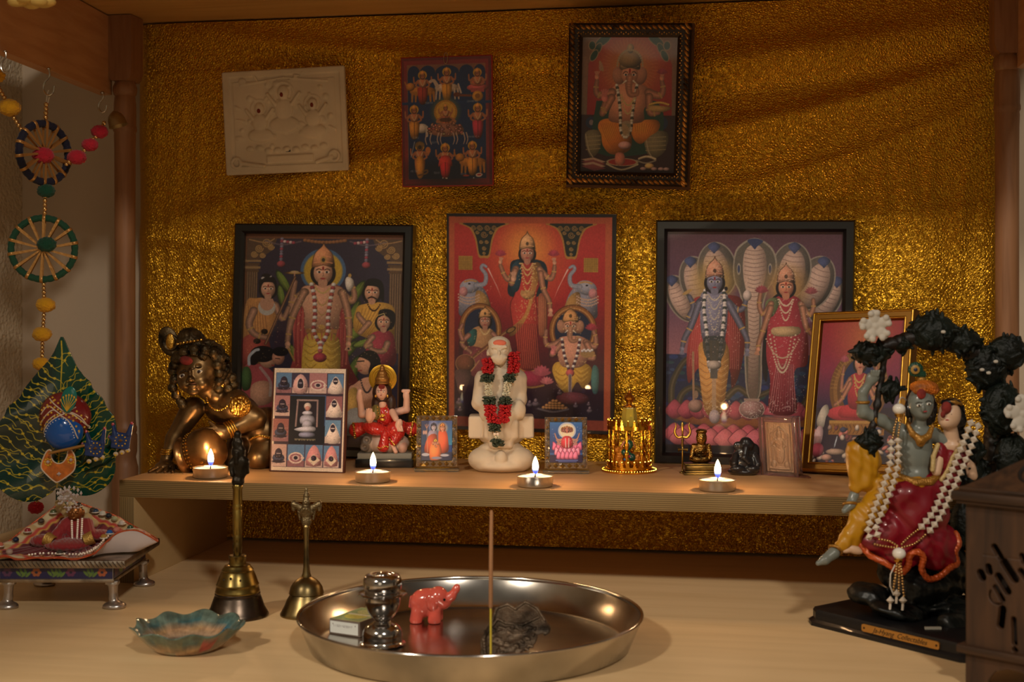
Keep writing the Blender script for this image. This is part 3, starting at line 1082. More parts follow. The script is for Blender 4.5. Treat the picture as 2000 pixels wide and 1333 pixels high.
# ---------------- centre print: goddess standing between elephants
def art_centre():
	a = Art(45, 42, 833, 1075, 310, 406, (186, 46, 42))
	a.grad((188, 50, 44), (176, 34, 40), 85, 420)
	a.grad((176, 34, 40), (60, 20, 40), 420, 800)
	a.grad((60, 20, 40), (34, 24, 44), 800, 1010)
	a.el(425, 240, 130, 150, (225, 110, 50), .9, soft=.9)
	a.el(425, 200, 80, 90, (240, 160, 60), .8, soft=.8)
	gold = (176, 120, 50)
	for q, cx in ((1, 222), (-1, 628)):
		o = [(cx - 115, 85), (cx + 115, 85), (cx + 70, 110), (cx + 42, 165), (cx + 26, 245), (cx, 250), (cx - 26, 245), (cx - 42, 165), (cx - 70, 110)]
		a.poly(o, gold, sp=3)
		a.poly([(cx + (x - cx) * .84, 86 + (y - 85) * .92) for x, y in o], (26, 34, 32), sp=3)
		for (dx, dy, r) in ((-50, 108, 13), (-20, 108, 14), (15, 108, 14), (48, 108, 13), (0, 140, 16), (-14, 175, 9), (12, 175, 9), (0, 205, 10), (0, 228, 7), (-32, 130, 9), (32, 130, 9)):
			tt = np.linspace(0, 3.6 * PI, 24)
			a.ln(np.stack([cx + dx + r * (1 - tt / 14) * np.cos(tt), dy + r * (1 - tt / 14) * np.sin(tt)], 1), 3.2, (165, 120, 62))
	# elephants
	for q, cx in ((1, 165), (-1, 690)):
		X = lambda x: cx + q * x
		a.poly([(X(-55), 420), (X(-35), 380), (X(10), 365), (X(60), 400), (X(85), 470), (X(60), 520), (X(-50), 530), (X(-62), 480)], (120, 118, 135), sp=5, sh=.35)
		a.poly([(X(20), 410), (X(60), 420), (X(90), 480), (X(60), 530), (X(20), 500)], (150, 110, 60), sp=4, sh=.4)
		a.el(X(-10), 385, 48, 34, (140, 138, 155), rot=-12 * q, sh=.35)
		a.el(X(-40), 412, 20, 24, (185, 120, 125), sh=.3)
		a.ln([(X(20), 380), (X(60), 372), (X(66), 330), (X(45), 300), (X(52), 284), (X(68), 292)], 24, (120, 120, 138), sp=6, w2=12)
		a.ln([(X(20), 380), (X(60), 372), (X(66), 330), (X(45), 300), (X(52), 284), (X(68), 292)], 16, (150, 150, 168), sp=6, w2=8)
		a.el(X(-12), 374, 6, 4, DK)
		a.ln([(X(-35), 365), (X(-5), 358), (X(20), 362)], 8, (190, 140, 80), sp=4)
		for k in range(3):
			necklace(a, X(-15), 425 + 14 * k, 48, 16, (200, 160, 140), 4, 12)
		a.poly([(X(72), 300), (X(78), 296), (X(140), 440), (X(118), 380)], (235, 180, 170), al=.75)
		a.poly([(X(74), 302), (X(80), 300), (X(125), 400)], (245, 215, 205), al=.6)
	# arches of the two seated figures
	for cx, cy, w_ in ((205, 590, 102), (640, 590, 112)):
		a.el(cx, cy, w_, 125, (150, 92, 46), ol=(80, 40, 25))
		a.el(cx, cy, w_ - 12, 112, (190, 130, 70)).el(cx, cy, w_ - 20, 104, (120, 70, 40))
		a.el(cx, cy, w_ - 27, 97, (26, 40, 72))
		a.rect(cx - w_, 640, cx + w_, 720, (70, 30, 40), .9)
	# central goddess
	a.poly([(360, 260), (490, 260), (520, 320), (500, 420), (345, 430), (345, 330)], (20, 40, 55), sp=5)
	a.poly([(372, 300), (425, 262), (482, 290), (492, 350), (470, 420), (472, 480), (480, 560), (470, 680), (500, 760), (500, 790), (370, 790), (380, 700), (356, 560), (345, 470), (368, 410), (358, 340)], (165, 48, 44), sp=5, sh=.4, ol=(90, 20, 25))
	a.poly([(480, 420), (515, 430), (520, 560), (500, 620), (480, 600), (476, 500)], (150, 80, 60), sp=4, sh=.3)
	for k in range(4):
		a.ln([(484 + 9 * k, 430), (486 + 9 * k, 610)], 3, (200, 130, 80), .7)
	a.poly([(455, 280), (490, 280), (480, 340), (460, 420), (430, 520), (380, 600), (345, 620), (352, 580), (410, 520), (440, 420)], (176, 118, 62), sp=5, sh=.4)
	a.poly([(350, 300), (385, 260), (400, 320), (385, 400), (352, 400)], (28, 60, 80), sp=4, sh=.3)
	folds(a, [(370, 560), (470, 560)], [(385, 770), (490, 770)], 11, (215, 110, 80), 4, .6)
	folds(a, [(375, 560), (475, 560)], [(390, 780), (495, 780)], 11, (90, 16, 30), 4, .6)
	a.ln([(385, 770), (430, 790), (500, 765)], 9, (190, 130, 70), sp=4)
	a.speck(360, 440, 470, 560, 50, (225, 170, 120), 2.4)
	limb(a, [(372, 300), (340, 350), (318, 330), (300, 285)], 30, 18, (195, 130, 100), (.3, .8))
	hand(a, 300, 268, 11, (200, 140, 110), -80)
	limb(a, [(482, 300), (530, 345), (548, 320), (552, 285)], 30, 18, (195, 130, 100), (.3, .8))
	hand(a, 552, 268, 11, (200, 140, 110), -100)
	lotusflower(a, 300, 238, 26, (190, 60, 80))
	lotusflower(a, 548, 236, 26, (190, 60, 80))
	limb(a, [(368, 310), (352, 370), (362, 345)], 30, 24, (195, 130, 100), (.5,))
	hand(a, 362, 345, 15, (205, 150, 120), -92)
	limb(a, [(488, 320), (500, 390), (528, 450), (532, 480)], 30, 20, (195, 130, 100), (.35, .8))
	hand(a, 534, 496, 13, (205, 150, 120), 88)
	a.poly([(400, 400), (425, 415), (455, 400), (460, 425), (425, 445), (395, 425)], (180, 130, 80), sp=4, sh=.4)
	a.rect(398, 402, 458, 418, (190, 140, 85))
	for w_, d in ((24, 30), (28, 55), (32, 95), (36, 130)):
		necklace(a, 426, 275, w_, d, (215, 175, 110), 3.4, 20)
	head(a, 425, 228, 31, (178, 116, 94), (182, 132, 88), (18, 14, 20), crown_h=1.9)
	# seated musician, left
	a.poly([(160, 600), (200, 575), (260, 590), (290, 640), (270, 700), (180, 720), (150, 660)], (165, 120, 80), sp=5, sh=.35)
	a.poly([(142, 620), (170, 590), (190, 600), (180, 660), (150, 670)], (30, 90, 90), sp=4, sh=.3)
	a.poly([(130, 680), (250, 690), (330, 760), (260, 830), (150, 800)], (120, 50, 60), sp=5, sh=.35)
	limb(a, [(150, 620), (118, 660), (160, 700)], 26, 18, (195, 130, 110), (.5, .85))
	limb(a, [(120, 640), (108, 600), (120, 570)], 22, 16, (195, 130, 110), (.6,))
	limb(a, [(265, 610), (300, 650), (290, 690)], 24, 18, (195, 130, 110), (.6,))
	a.ln([(100, 790), (200, 700), (340, 590)], 16, (120, 72, 50)).ln([(100, 790), (340, 590)], 5, (180, 130, 85))
	a.el(135, 755, 48, 44, (110, 62, 45), sh=.5, ol=(170, 120, 80)).el(350, 590, 26, 12, (150, 110, 60), rot=-30, ol=(50, 30, 20))
	a.ln([(95, 790), (150, 800), (200, 740)], 6, (190, 135, 90), sp=4)
	head(a, 228, 552, 25, (180, 122, 100), (180, 130, 80), (18, 14, 20), crown_h=1.5)
	necklace(a, 228, 590, 22, 24, (225, 190, 130), 3.4, 12)
	# elephant-headed seated figure, right
	a.poly([(545, 780), (560, 740), (600, 740), (640, 760), (690, 740), (725, 760), (728, 810), (690, 860), (660, 830), (620, 890), (575, 850)], (200, 150, 50), sp=5, sh=.35)
	uscallop(a, 590, 770, 860, 34, 7, (150, 100, 35), (235, 190, 90), 4)
	uscallop(a, 680, 760, 830, 34, 6, (150, 100, 35), (235, 190, 90), 4)
	a.poly([(570, 640), (600, 615), (680, 615), (715, 650), (700, 740), (640, 765), (580, 745)], (200, 135, 110), sp=5, sh=.3)
	limb(a, [(580, 640), (530, 660), (512, 640), (515, 590)], 30, 18, (200, 135, 110), (.5, .85))
	limb(a, [(585, 650), (545, 700), (550, 690)], 30, 22, (200, 135, 110), (.5,))
	hand(a, 548, 690, 15, (215, 120, 120), -85)
	limb(a, [(700, 640), (740, 660), (745, 620), (735, 590)], 30, 18, (200, 135, 110), (.5, .85))
	limb(a, [(705, 650), (735, 710), (715, 715)], 30, 22, (200, 135, 110), (.5,))
	lotusflower(a, 725, 580, 28, (190, 60, 80))
	a.poly([(675, 690), (740, 685), (725, 710), (690, 712)], (170, 130, 80), sp=3)
	for k in range(6):
		a.el(684 + 9 * k, 682 - 5 * (k % 2), 7, 6, (205, 195, 195), sh=.4)
	garland(a, [(590, 630), (600, 700), (625, 780)], 8, [(205, 195, 190), (70, 40, 60)], 13)
	garland(a, [(672, 630), (660, 700), (635, 780)], 8, [(205, 195, 190), (70, 40, 60)], 13)
	a.el(628, 788, 20, 18, (190, 80, 80), sh=.5)
	a.ln([(628, 800), (628, 880)], 16, (150, 130, 130)).ln([(628, 800), (628, 880)], 5, (80, 60, 90))
	a.poly([(735, 750), (760, 770), (758, 870), (735, 880), (725, 820)], (60, 110, 110), sp=4, sh=.3)
	elephant_face(a, 628, 566, 30, (200, 140, 110), (182, 128, 78))
	# foreground offerings
	a.poly([(395, 790), (500, 790), (505, 850), (400, 850)], (150, 40, 70), sp=3, sh=.3)
	a.ln([(395, 855), (450, 862), (505, 850)], 9, (150, 110, 60), sp=4)
	lotusflower(a, 495, 800, 42, (205, 90, 110))
	lotusflower(a, 520, 840, 30, (225, 120, 130))
	a.poly([(85, 790), (160, 790), (150, 850), (130, 900), (105, 900), (92, 850)], (90, 60, 62), sp=3, sh=.3)
	a.el(640, 908, 76, 30, (110, 50, 60), sh=.4)
	for row in range(4):
		for k in range(8 - 2 * row):
			a.el(505 + 15 * k + 15 * row, 956 - 11 * row, 9, 8, (172, 120, 70), sh=.6)
	a.ln([(480, 962), (550, 975), (620, 960)], 9, (110, 100, 110), sp=4)
	for (x, y, r) in ((105, 945, 16), (440, 945, 15), (468, 940, 18), (655, 945, 12), (720, 965, 14), (715, 935, 9), (580, 885, 12), (400, 960, 20), (110, 980, 12)):
		a.el(x, y, r, r * .7, (96, 80, 92), sh=.6)
		a.el(x, y - r * .9, r * .45, r * .6, (120, 100, 110), sh=.5)
	a.speck(85, 860, 760, 990, 60, (110, 110, 140), 2.6, 9, .6)
	# talisman squares
	for x in (102, 687):
		a.rect(x, 242 + (4 if x > 400 else 0), x + 66, 308 + (4 if x > 400 else 0), (178, 132, 52))
		for k in range(1, 8):
			a.ln([(x + 8.2 * k, 244), (x + 8.2 * k, 310)], 1.6, (110, 72, 30), .7)
			a.ln([(x, 244 + 8.2 * k), (x + 66, 244 + 8.2 * k)], 1.6, (110, 72, 30), .7)
	# border
	oc = (188, 84, 50)
	a.rect(45, 42, 833, 60, (22, 14, 16)).rect(45, 1057, 833, 1075, (22, 14, 16)).rect(45, 42, 58, 1075, (22, 14, 16)).rect(815, 42, 833, 1075, (22, 14, 16))
	a.rect(58, 56, 815, 86, oc).rect(58, 1010, 815, 1058, (150, 62, 46)).rect(56, 56, 82, 1058, oc).rect(785, 56, 815, 1058, oc)
	for k in range(150):
		a.ln([(60 + k * 5, 56), (60 + k * 5, 86)], .9, (120, 50, 34), .5)
	a.speck(380, 280, 480, 540, 70, (235, 190, 110), 2.6, 41, .8)
	a.speck(570, 500, 700, 760, 70, (240, 200, 130), 2.8, 42, .7)
	a.speck(150, 590, 290, 800, 60, (235, 190, 120), 2.8, 43, .7)
	a.speck(100, 360, 260, 520, 40, (215, 180, 140), 2.8, 44, .7)
	a.speck(600, 360, 750, 520, 40, (215, 180, 140), 2.8, 45, .7)
	return a.grain(.035, 4)


t, W_, H_ = rect_thing('mounted_print', 'red print of a goddess between two elephants on black-edged board, above the white statue', 'picture',
                       (879, 417), (1211, 419), (872, 839), Yt=1.585, Yb=1.606)
MB().box(0, W_, 0.0008, .008, 0, H_, bev=.0006).build('mounting_board', black_frame, t)
art_centre().mesh('print', paper, t, W_ - .001, H_ - .001, .0005, .0005, 0, gain=.87)


# ---------------- right black framed print: standing couple under serpent hoods
def art_right():
	a = Art(105, 103, 930, 1180, 360, 470, (92, 62, 88))
	a.grad((96, 56, 72), (100, 66, 96), 103, 420)
	a.grad((100, 66, 96), (176, 112, 122), 420, 760)
	a.rect(105, 700, 930, 1180, (34, 44, 82))
	g = np.random.default_rng(5)
	for _ in range(140):
		x, y = g.uniform(105, 930), g.uniform(700, 960)
		a.el(x, y, g.uniform(8, 22), g.uniform(6, 14), (g.uniform(30, 70), g.uniform(45, 85), g.uniform(80, 130)), .8)
	# serpent coils
	for pts in ([(140, 1000), (135, 860), (175, 760), (210, 720)], [(160, 1010), (180, 900), (240, 860), (300, 900)], [(400, 900), (450, 860), (520, 900), (600, 870)], [(760, 930), (800, 860), (860, 840), (930, 880)]):
		a.ln(pts, 34, (70, 62, 52), sp=6, w2=24)
		a.ln(pts, 20, (105, 92, 70), sp=6, w2=14, sh=.4)
	hoods = [(178, 430, 62, 118, -28), (255, 350, 78, 125, -20), (885 - 30, 430, 62, 118, 28), (800, 350, 82, 130, 22), (345, 290, 88, 130, -8), (690, 290, 88, 130, 8)]
	for (x, y, rx, ry, r) in hoods:
		a.el(x, y, rx + 7, ry + 6, (150, 138, 128), rot=r)
		a.el(x, y, rx, ry, (92, 84, 80), rot=r, sh=.3)
		a.el(x + (4 if x > 500 else -4), y + 10, rx * .7, ry * .86, (176, 146, 134), rot=r, sh=.4)
		rr = math.radians(r)
		for k in range(9):
			t_ = -.75 + k * .19
			px_, py_ = x - math.sin(rr) * t_ * ry, y + math.cos(rr) * t_ * ry
			hw = rx * .62 * math.sqrt(max(0, 1 - t_ * t_ * .8))
			a.ln([(px_ - hw * math.cos(rr), py_ - hw * math.sin(rr)), (px_ - math.sin(rr) * 6, py_ + 7), (px_ + hw * math.cos(rr), py_ + hw * math.sin(rr))], 3, (120, 92, 92), .8, sp=4)
		hx, hy = x + math.sin(rr) * ry * .86, y - math.cos(rr) * ry * .86
		a.poly([(hx - 30, hy - 4), (hx, hy - 24), (hx + 30, hy - 4), (hx + 8, hy + 24), (hx, hy + 32), (hx - 8, hy + 24)], (62, 70, 110), sp=3, sh=.4)
	# centre hood and neck
	a.poly([(420, 260), (440, 180), (520, 135), (600, 180), (626, 260), (610, 340), (580, 400), (560, 520), (556, 880), (490, 880), (470, 520), (450, 400), (425, 340)], (158, 146, 134), sp=5)
	a.poly([(426, 262), (446, 188), (520, 143), (594, 188), (618, 262), (602, 338), (572, 400), (552, 520), (550, 880), (496, 880), (478, 520), (458, 400), (432, 340)], (100, 92, 84), sp=5)
	a.poly([(466, 250), (480, 190), (520, 165), (560, 190), (578, 250), (572, 330), (550, 420), (545, 600), (540, 880), (500, 880), (496, 600), (486, 420), (470, 330)], (182, 152, 138), sp=5, sh=.3)
	for k in range(34):
		y = 190 + k * 20
		hw = 46 if y < 330 else (30 if y < 500 else 22)
		a.ln([(520 - hw, y), (520, y + 8), (520 + hw, y)], 3, (122, 94, 92), .85, sp=4)
	a.poly([(485, 148), (520, 138), (560, 150), (532, 176), (521, 190), (508, 176)], (52, 62, 108), sp=3)
	a.el(447, 285, 9, 28, (60, 70, 110), ol=(180, 165, 150)).el(593, 285, 9, 28, (60, 70, 110), ol=(180, 165, 150))
	# platform
	a.el(480, 1000, 330, 56, (150, 84, 52), sh=.3)
	a.rect(300, 985, 760, 1040, (150, 86, 50), .9)
	for row, (y, c, w_) in enumerate(((965, (158, 66, 82), 46), (1078, (176, 76, 92), 56), (1100, (196, 98, 108), 56))):
		n = 13 if row == 0 else 11
		for k in range(n):
			x = 150 + k * (700 / (n - 1)) + (row == 2) * 32
			a.poly([(x - w_, y + 20), (x - w_ * .8, y - 10), (x, y - 46), (x + w_ * .8, y - 10), (x + w_, y + 20), (x, y + 50)], c, sp=4, sh=.5, ol=(120, 46, 66))
	a.rect(105, 1140, 930, 1180, (24, 20, 34))
	# pot
	a.el(515, 960, 60, 46, (150, 112, 112), sh=.5, ol=(200, 180, 170)).rect(478, 908, 552, 920, (170, 140, 130))
	a.speck(462, 925, 568, 1000, 60, (235, 225, 220), 2.4, 8)
	# male figure, blue skin
	bl = (124, 122, 150)
	a.el(330, 350, 96, 100, (186, 150, 84), .9, soft=.4)
	a.el(668, 370, 92, 96, (186, 140, 84), .9, soft=.4)
	a.poly([(255, 420), (405, 410), (470, 450), (480, 640), (455, 790), (420, 860), (400, 760), (270, 760), (215, 840), (205, 700), (225, 560), (235, 460)], (160, 56, 58), sp=5, sh=.35)
	folds(a, [(240, 470), (290, 440)], [(210, 760), (280, 740)], 6, (210, 120, 105), 3)
	folds(a, [(400, 450), (460, 470)], [(400, 760), (455, 770)], 6, (215, 130, 115), 3)
	a.poly([(275, 400), (330, 392), (390, 400), (398, 470), (378, 640), (285, 640), (265, 470)], bl, sp=5, sh=.3)
	a.poly([(272, 640), (385, 640), (408, 720), (398, 830), (372, 985), (300, 985), (270, 830), (262, 720)], (200, 140, 72), sp=5, sh=.35)
	uscallop(a, 300, 720, 960, 34, 15, (150, 92, 46), (232, 184, 120), 4)
	uscallop(a, 368, 720, 960, 34, 15, (150, 92, 46), (232, 184, 120), 4)
	a.ln([(335, 640), (337, 980)], 20, (190, 160, 140), .7)
	limb(a, [(270, 440), (215, 520), (235, 470), (215, 420)], 34, 22, bl, (.4, .85))
	limb(a, [(262, 450), (225, 560), (195, 620), (185, 660)], 36, 22, bl, (.45, .85))
	hand(a, 182, 676, 13, bl, 90)
	limb(a, [(395, 440), (440, 480), (470, 470), (485, 420)], 34, 22, bl, (.4, .8))
	limb(a, [(400, 450), (455, 550), (488, 620), (490, 660)], 36, 22, bl, (.45, .85))
	hand(a, 490, 678, 13, bl, 90)
	a.el(488, 412, 20, 26, (190, 170, 165), sh=.4).el(205, 398, 26, 8, (190, 150, 90), rot=-30)
	a.ln([(235, 690), (240, 920)], 10, (170, 130, 100)).el(248, 950, 34, 32, (150, 116, 106), sh=.5).el(250, 895, 12, 20, (150, 120, 100))
	garland(a, [(290, 390), (285, 480), (300, 600), (310, 740), (332, 800)], 9.5, [(205, 195, 195), (52, 60, 60), (200, 188, 188)], 12)
	garland(a, [(378, 390), (382, 480), (372, 600), (358, 740), (334, 800)], 9.5, [(205, 195, 195), (52, 60, 60), (200, 188, 188)], 12)
	a.poly([(285, 620), (385, 620), (370, 720), (300, 720)], (60, 66, 70), sp=4, al=.85)
	a.el(335, 750, 34, 22, (165, 150, 142), sh=.5).rect(318, 770, 352, 815, (96, 92, 92))
	for w_, d in ((28, 26), (34, 70), (38, 120), (34, 170)):
		necklace(a, 334, 410, w_, d, (200, 185, 170), 3.4, 20)
	a.speck(270, 410, 400, 640, 160, (225, 215, 215), 1.9, 14)
	a.speck(215, 450, 470, 850, 130, (230, 190, 180), 1.8, 15)
	head(a, 334, 350, 37, bl, (176, 120, 96), (24, 20, 30), crown_h=1.9)
	a.speck(290, 240, 380, 330, 90, (235, 200, 170), 2, 16)
	a.el(298, 385, 8, 10, (30, 22, 30)).el(388, 380, 8, 10, (30, 22, 30))
	# feet
	a.el(340, 1000, 26, 34, (170, 150, 158), sh=.4)
	# goddess
	a.poly([(600, 430), (640, 410), (600, 560), (585, 820), (560, 740), (575, 520)], (28, 24, 34), sp=4)
	a.poly([(610, 430), (668, 405), (735, 430), (760, 520), (775, 640), (770, 740), (720, 760), (710, 820), (720, 970), (600, 970), (600, 820), (580, 700), (585, 560), (600, 480)], (160, 48, 62), sp=5, sh=.35)
	a.poly([(575, 440), (615, 420), (640, 440), (610, 510), (575, 500)], (100, 110, 76), sp=4, sh=.3)
	limb(a, [(600, 450), (565, 500), (545, 460), (550, 400)], 30, 20, (205, 140, 110), (.4, .8))
	limb(a, [(598, 470), (570, 560), (545, 640), (545, 660)], 32, 20, (205, 140, 110), (.45, .85))
	hand(a, 540, 672, 13, (205, 140, 110), 100)
	limb(a, [(738, 450), (775, 500), (795, 470), (795, 430)], 30, 20, (205, 140, 110), (.4, .8))
	limb(a, [(745, 470), (765, 560), (800, 600), (830, 608)], 32, 20, (205, 140, 110), (.45, .85))
	hand(a, 840, 608, 11, (205, 140, 110), 10)
	lotusflower(a, 555, 395, 30, (176, 76, 90))
	lotusflower(a, 785, 398, 28, (176, 86, 96))
	folds(a, [(625, 740), (710, 740)], [(590, 965), (725, 965)], 11, (220, 150, 150), 3.4, .7)
	folds(a, [(630, 740), (705, 740)], [(596, 965), (720, 965)], 11, (104, 20, 40), 3, .7)
	a.poly([(610, 565), (730, 560), (725, 600), (618, 605)], (180, 150, 110), sp=3, sh=.4)
	for w_, d in ((30, 30), (36, 64), (32, 100)):
		necklace(a, 668, 430, w_, d, (225, 200, 170), 3.6, 20)
	necklace(a, 655, 600, 60, 180, (220, 200, 170), 4.4, 34)
	necklace(a, 655, 610, 40, 150, (215, 190, 160), 4, 30)
	necklace(a, 655, 620, 76, 90, (210, 180, 150), 3.6, 30)
	a.speck(590, 430, 770, 960, 220, (235, 205, 195), 1.9, 17)
	a.speck(590, 900, 730, 975, 70, (240, 225, 215), 2.2, 18)
	head(a, 668, 372, 35, (205, 130, 100), (176, 120, 96), (24, 18, 26), crown_h=1.9)
	a.speck(625, 255, 715, 345, 90, (235, 200, 170), 2, 19)
	a.speck(280, 920, 420, 1000, 80, (240, 215, 190), 2.2, 20)
	return a.grain(.03, 6)


t, W_, H_ = rect_thing('framed_print', 'large black-framed print of a blue-skinned god and a goddess under serpent hoods, right of centre', 'picture',
                       (1284, 431), (1671, 431), (1278, 903), Yt=1.602, zb=SHELF)
frame_mb(W_, H_, .0135, -.014, .004, .003).build('frame', black_frame, t)
art_right().mesh('print', paper_glass, t, W_ - .026, H_ - .026, .013, .013, -.004, gain=.88)
MB().box(.004, W_ - .004, -.002, .003, .004, H_ - .004).build('backing_board', black_frame, t)


# ---------------- hanging print of the elephant-headed deity in the ornate frame
def art_elephant():
	a = Art(180, 178, 900, 1160, 230, 300, (120, 100, 84))
	for x in (185, 845):
		for k in range(5):
			a.rect(x + k * 10, 330, x + k * 10 + 5, 830, (150, 128, 104), .8)
	a.poly([(235, 760), (240, 380), (330, 250), (400, 178), (700, 178), (780, 260), (850, 380), (858, 760)], (172, 28, 38), sp=0)
	a.el(545, 400, 260, 280, (205, 90, 50), .85, soft=.7)
	a.el(545, 400, 170, 180, (226, 150, 70), .8, soft=.6)
	for k in range(48):
		t_ = 2 * PI * k / 48
		a.ln([(545 + 150 * math.cos(t_), 400 + 150 * math.sin(t_)), (545 + 205 * math.cos(t_), 400 + 205 * math.sin(t_))], 4, (226, 140, 90), .6)
	for q, cx in ((1, 300), (-1, 775)):
		for (dx, dy, rx, ry, r) in ((45, 215, 62, 26, -35), (5, 275, 44, 20, -60), (-20, 320, 40, 20, -60), (-35, 250, 22, 28, 0)):
			a.el(cx + q * dx, dy, rx + 7, ry + 7, (176, 140, 100), rot=r * q)
			a.el(cx + q * dx, dy, rx, ry, (22, 72, 56), rot=r * q)
	a.rect(180, 740, 900, 1160, (58, 30, 40))
	# seat and cushion
	a.el(270, 795, 42, 42, (30, 50, 90)).el(270, 795, 16, 20, (150, 130, 140)).el(780, 795, 52, 50, (30, 50, 90))
	a.poly([(300, 680), (360, 640), (740, 640), (800, 840), (730, 1000), (310, 1010)], (30, 72, 62), sp=4)
	for (x0, x1) in ((225, 350), (665, 830)):
		a.poly([(x0, 870), (x1, 860), (x1 - 20, 1000), (x0 + 40, 1040)], (120, 110, 84), sp=4, sh=.4)
		for k in range(4):
			a.ln([(x0 + 10, 900 + 30 * k), (x1 - 10, 890 + 30 * k)], 6, (180, 165, 120), .8)
		a.ln([(x0 + 5, 880), (x0 + 30, 990), (x0 + 60, 1040)], 8, (185, 170, 140), sp=4)
	# legs / dhoti
	a.poly([(320, 830), (340, 780), (420, 765), (500, 790), (560, 850), (570, 960), (520, 1010), (420, 1020), (360, 960), (345, 880)], (226, 128, 30), sp=5, sh=.4)
	a.poly([(560, 800), (640, 775), (740, 770), (775, 800), (760, 850), (700, 890), (650, 940), (610, 935), (575, 890)], (222, 128, 30), sp=5, sh=.4)
	for k in range(9):
		a.ln([(340 + 14 * k, 800), (380 + 14 * k, 900), (440 + 12 * k, 990)], 4, (170, 80, 24), .6, sp=4)
		a.ln([(590 + 18 * k, 800), (600 + 14 * k, 850), (610 + 10 * k, 915)], 4, (170, 84, 24), .6, sp=4)
	a.el(505, 1075, 118, 28, (176, 44, 46), ol=(205, 190, 150))
	a.ln([(390, 1090), (500, 1130), (620, 1090)], 12, (200, 185, 150), sp=5)
	a.poly([(455, 1015), (515, 1015), (520, 1085), (460, 1095)], (205, 120, 100), sp=3, sh=.3)
	a.el(520, 955, 48, 28, (205, 150, 150), sh=.5)
	# body
	sk = (216, 140, 108)
	a.poly([(410, 560), (480, 520), (620, 520), (690, 560), (690, 640), (655, 700), (640, 790), (420, 790), (400, 720), (425, 650)], sk, sp=5, sh=.35)
	limb(a, [(420, 580), (330, 600), (300, 570), (305, 500)], 62, 30, sk, (.4, .85))
	hand(a, 305, 470, 20, sk, -90)
	limb(a, [(415, 620), (350, 730), (370, 640)], 60, 34, sk, (.4, .85))
	hand(a, 366, 618, 30, (222, 120, 110), -92)
	limb(a, [(685, 580), (765, 600), (790, 560), (780, 500)], 62, 30, sk, (.4, .85))
	hand(a, 780, 475, 20, sk, -90)
	limb(a, [(690, 610), (700, 720), (760, 720)], 60, 34, sk, (.4, .85))
	a.poly([(685, 670), (850, 680), (810, 712), (720, 712)], (176, 140, 80), sp=4, sh=.4)
	for k in range(12):
		a.el(700 + 12 * k, 664 - 14 * math.sin(PI * k / 11), 10, 9, (200, 160, 70), sh=.5)
	a.el(335, 395, 40, 12, (190, 150, 100), rot=70).el(330, 400, 14, 30, (190, 140, 110))
	lotusflower(a, 780, 445, 36, (190, 60, 80))
	garland(a, [(452, 530), (470, 620), (482, 720), (490, 850), (520, 900)], 13, [(205, 200, 190), (60, 60, 50), (190, 180, 165)], 18)
	garland(a, [(600, 530), (585, 620), (572, 720), (560, 850), (528, 900)], 13, [(205, 200, 190), (60, 60, 50), (190, 180, 165)], 18)
	for w_, d in ((50, 70), (56, 130)):
		necklace(a, 538, 600, w_, d, (215, 185, 120), 6, 20)
	a.poly([(500, 790), (560, 790), (552, 880), (505, 880)], (180, 160, 130), sp=3, al=.8)
	elephant_face(a, 545, 455, 60, sk, (150, 118, 78))
	a.el(545, 345, 86, 62, (146, 116, 76), sh=.5).el(545, 270, 26, 34, (160, 130, 86), sh=.5)
	for k in range(20):
		t_ = PI * k / 19
		a.el(545 - 92 * math.cos(t_), 390 - 110 * math.sin(t_), 8, 8, (190, 164, 120))
	# offerings
	for k in range(4):
		a.poly([(200, 1060 + 16 * k), (290, 1045 + 16 * k), (385, 1075 + 16 * k), (300, 1095 + 16 * k)], (205, 170, 150) if k % 2 == 0 else (150, 70, 80))
	for k in range(14):
		a.el(630 + 9 * k, 1050 - 16 * math.sin(PI * k / 13), 10, 9, (190, 175, 150), sh=.5)
	a.ln([(610, 1062), (680, 1080), (750, 1060)], 10, (160, 150, 130), sp=4)
	a.el(705, 1100, 34, 20, (215, 175, 110), sh=.5)
	for x in (660, 740, 790, 830):
		a.el(x, 1120, 22, 12, (190, 150, 150), sh=.4)
	a.rect(180, 178, 190, 1160, (150, 110, 70)).rect(890, 178, 900, 1160, (150, 110, 70)).rect(180, 178, 900, 186, (150, 110, 70)).rect(180, 1150, 900, 1160, (150, 110, 70))
	return a.grain(.03, 8)


bronze = M('antique gilt frame', (186, 142, 78), 0.35, 0.9, noise=(60, .6), bump=(250, .4, .002))
darkgilt = M('dark frame lacquer', (44, 31, 20), 0.4, 0.3)
browncard = M('brown card edge', (96, 62, 34), 0.7)
t, W_, H_ = rect_thing('ornate_framed_print', 'elephant-headed deity print in a dark frame with gilt rope moulding, hanging at the top', 'picture',
                       (1118, 46), (1357, 46), (1107, 360), Yt=1.575, Yb=1.60)
frame_mb(W_, H_, .016, -.008, .006, .002).build('frame', darkgilt, t)
m = MB()
for (ax0, n, L) in (('x', 22, W_), ('z', 30, H_)):
	for side in (0, 1):
		for k in range(n):
			q = (k + .5) / n * L
			o_ = .0050
			c_ = (q, -.0085, o_ if side == 0 else H_ - o_) if ax0 == 'x' else (o_ if side == 0 else W_ - o_, -.0085, q)
			rt = Matrix.Translation(c_) @ Matrix.Rotation(math.radians(35 if ax0 == 'x' else 55), 4, 'Y')
			m.ball((0, 0, 0), (.0048, .0024, .0019), 8, mat4=rt)
m.build('rope_moulding', bronze, t)
m = MB()
for z in (.0115, H_ - .0115):
	for k in range(44):
		m.ball((.012 + (W_ - .024) * k / 43, -.0075, z + .0008 * (-1) ** k), (.0012, .0012, .0012), 6)
for x_ in (.0115, W_ - .0115):
	for k in range(60):
		m.ball((x_ + .0008 * (-1) ** k, -.0075, .012 + (H_ - .024) * k / 59), (.0012, .0012, .0012), 6)
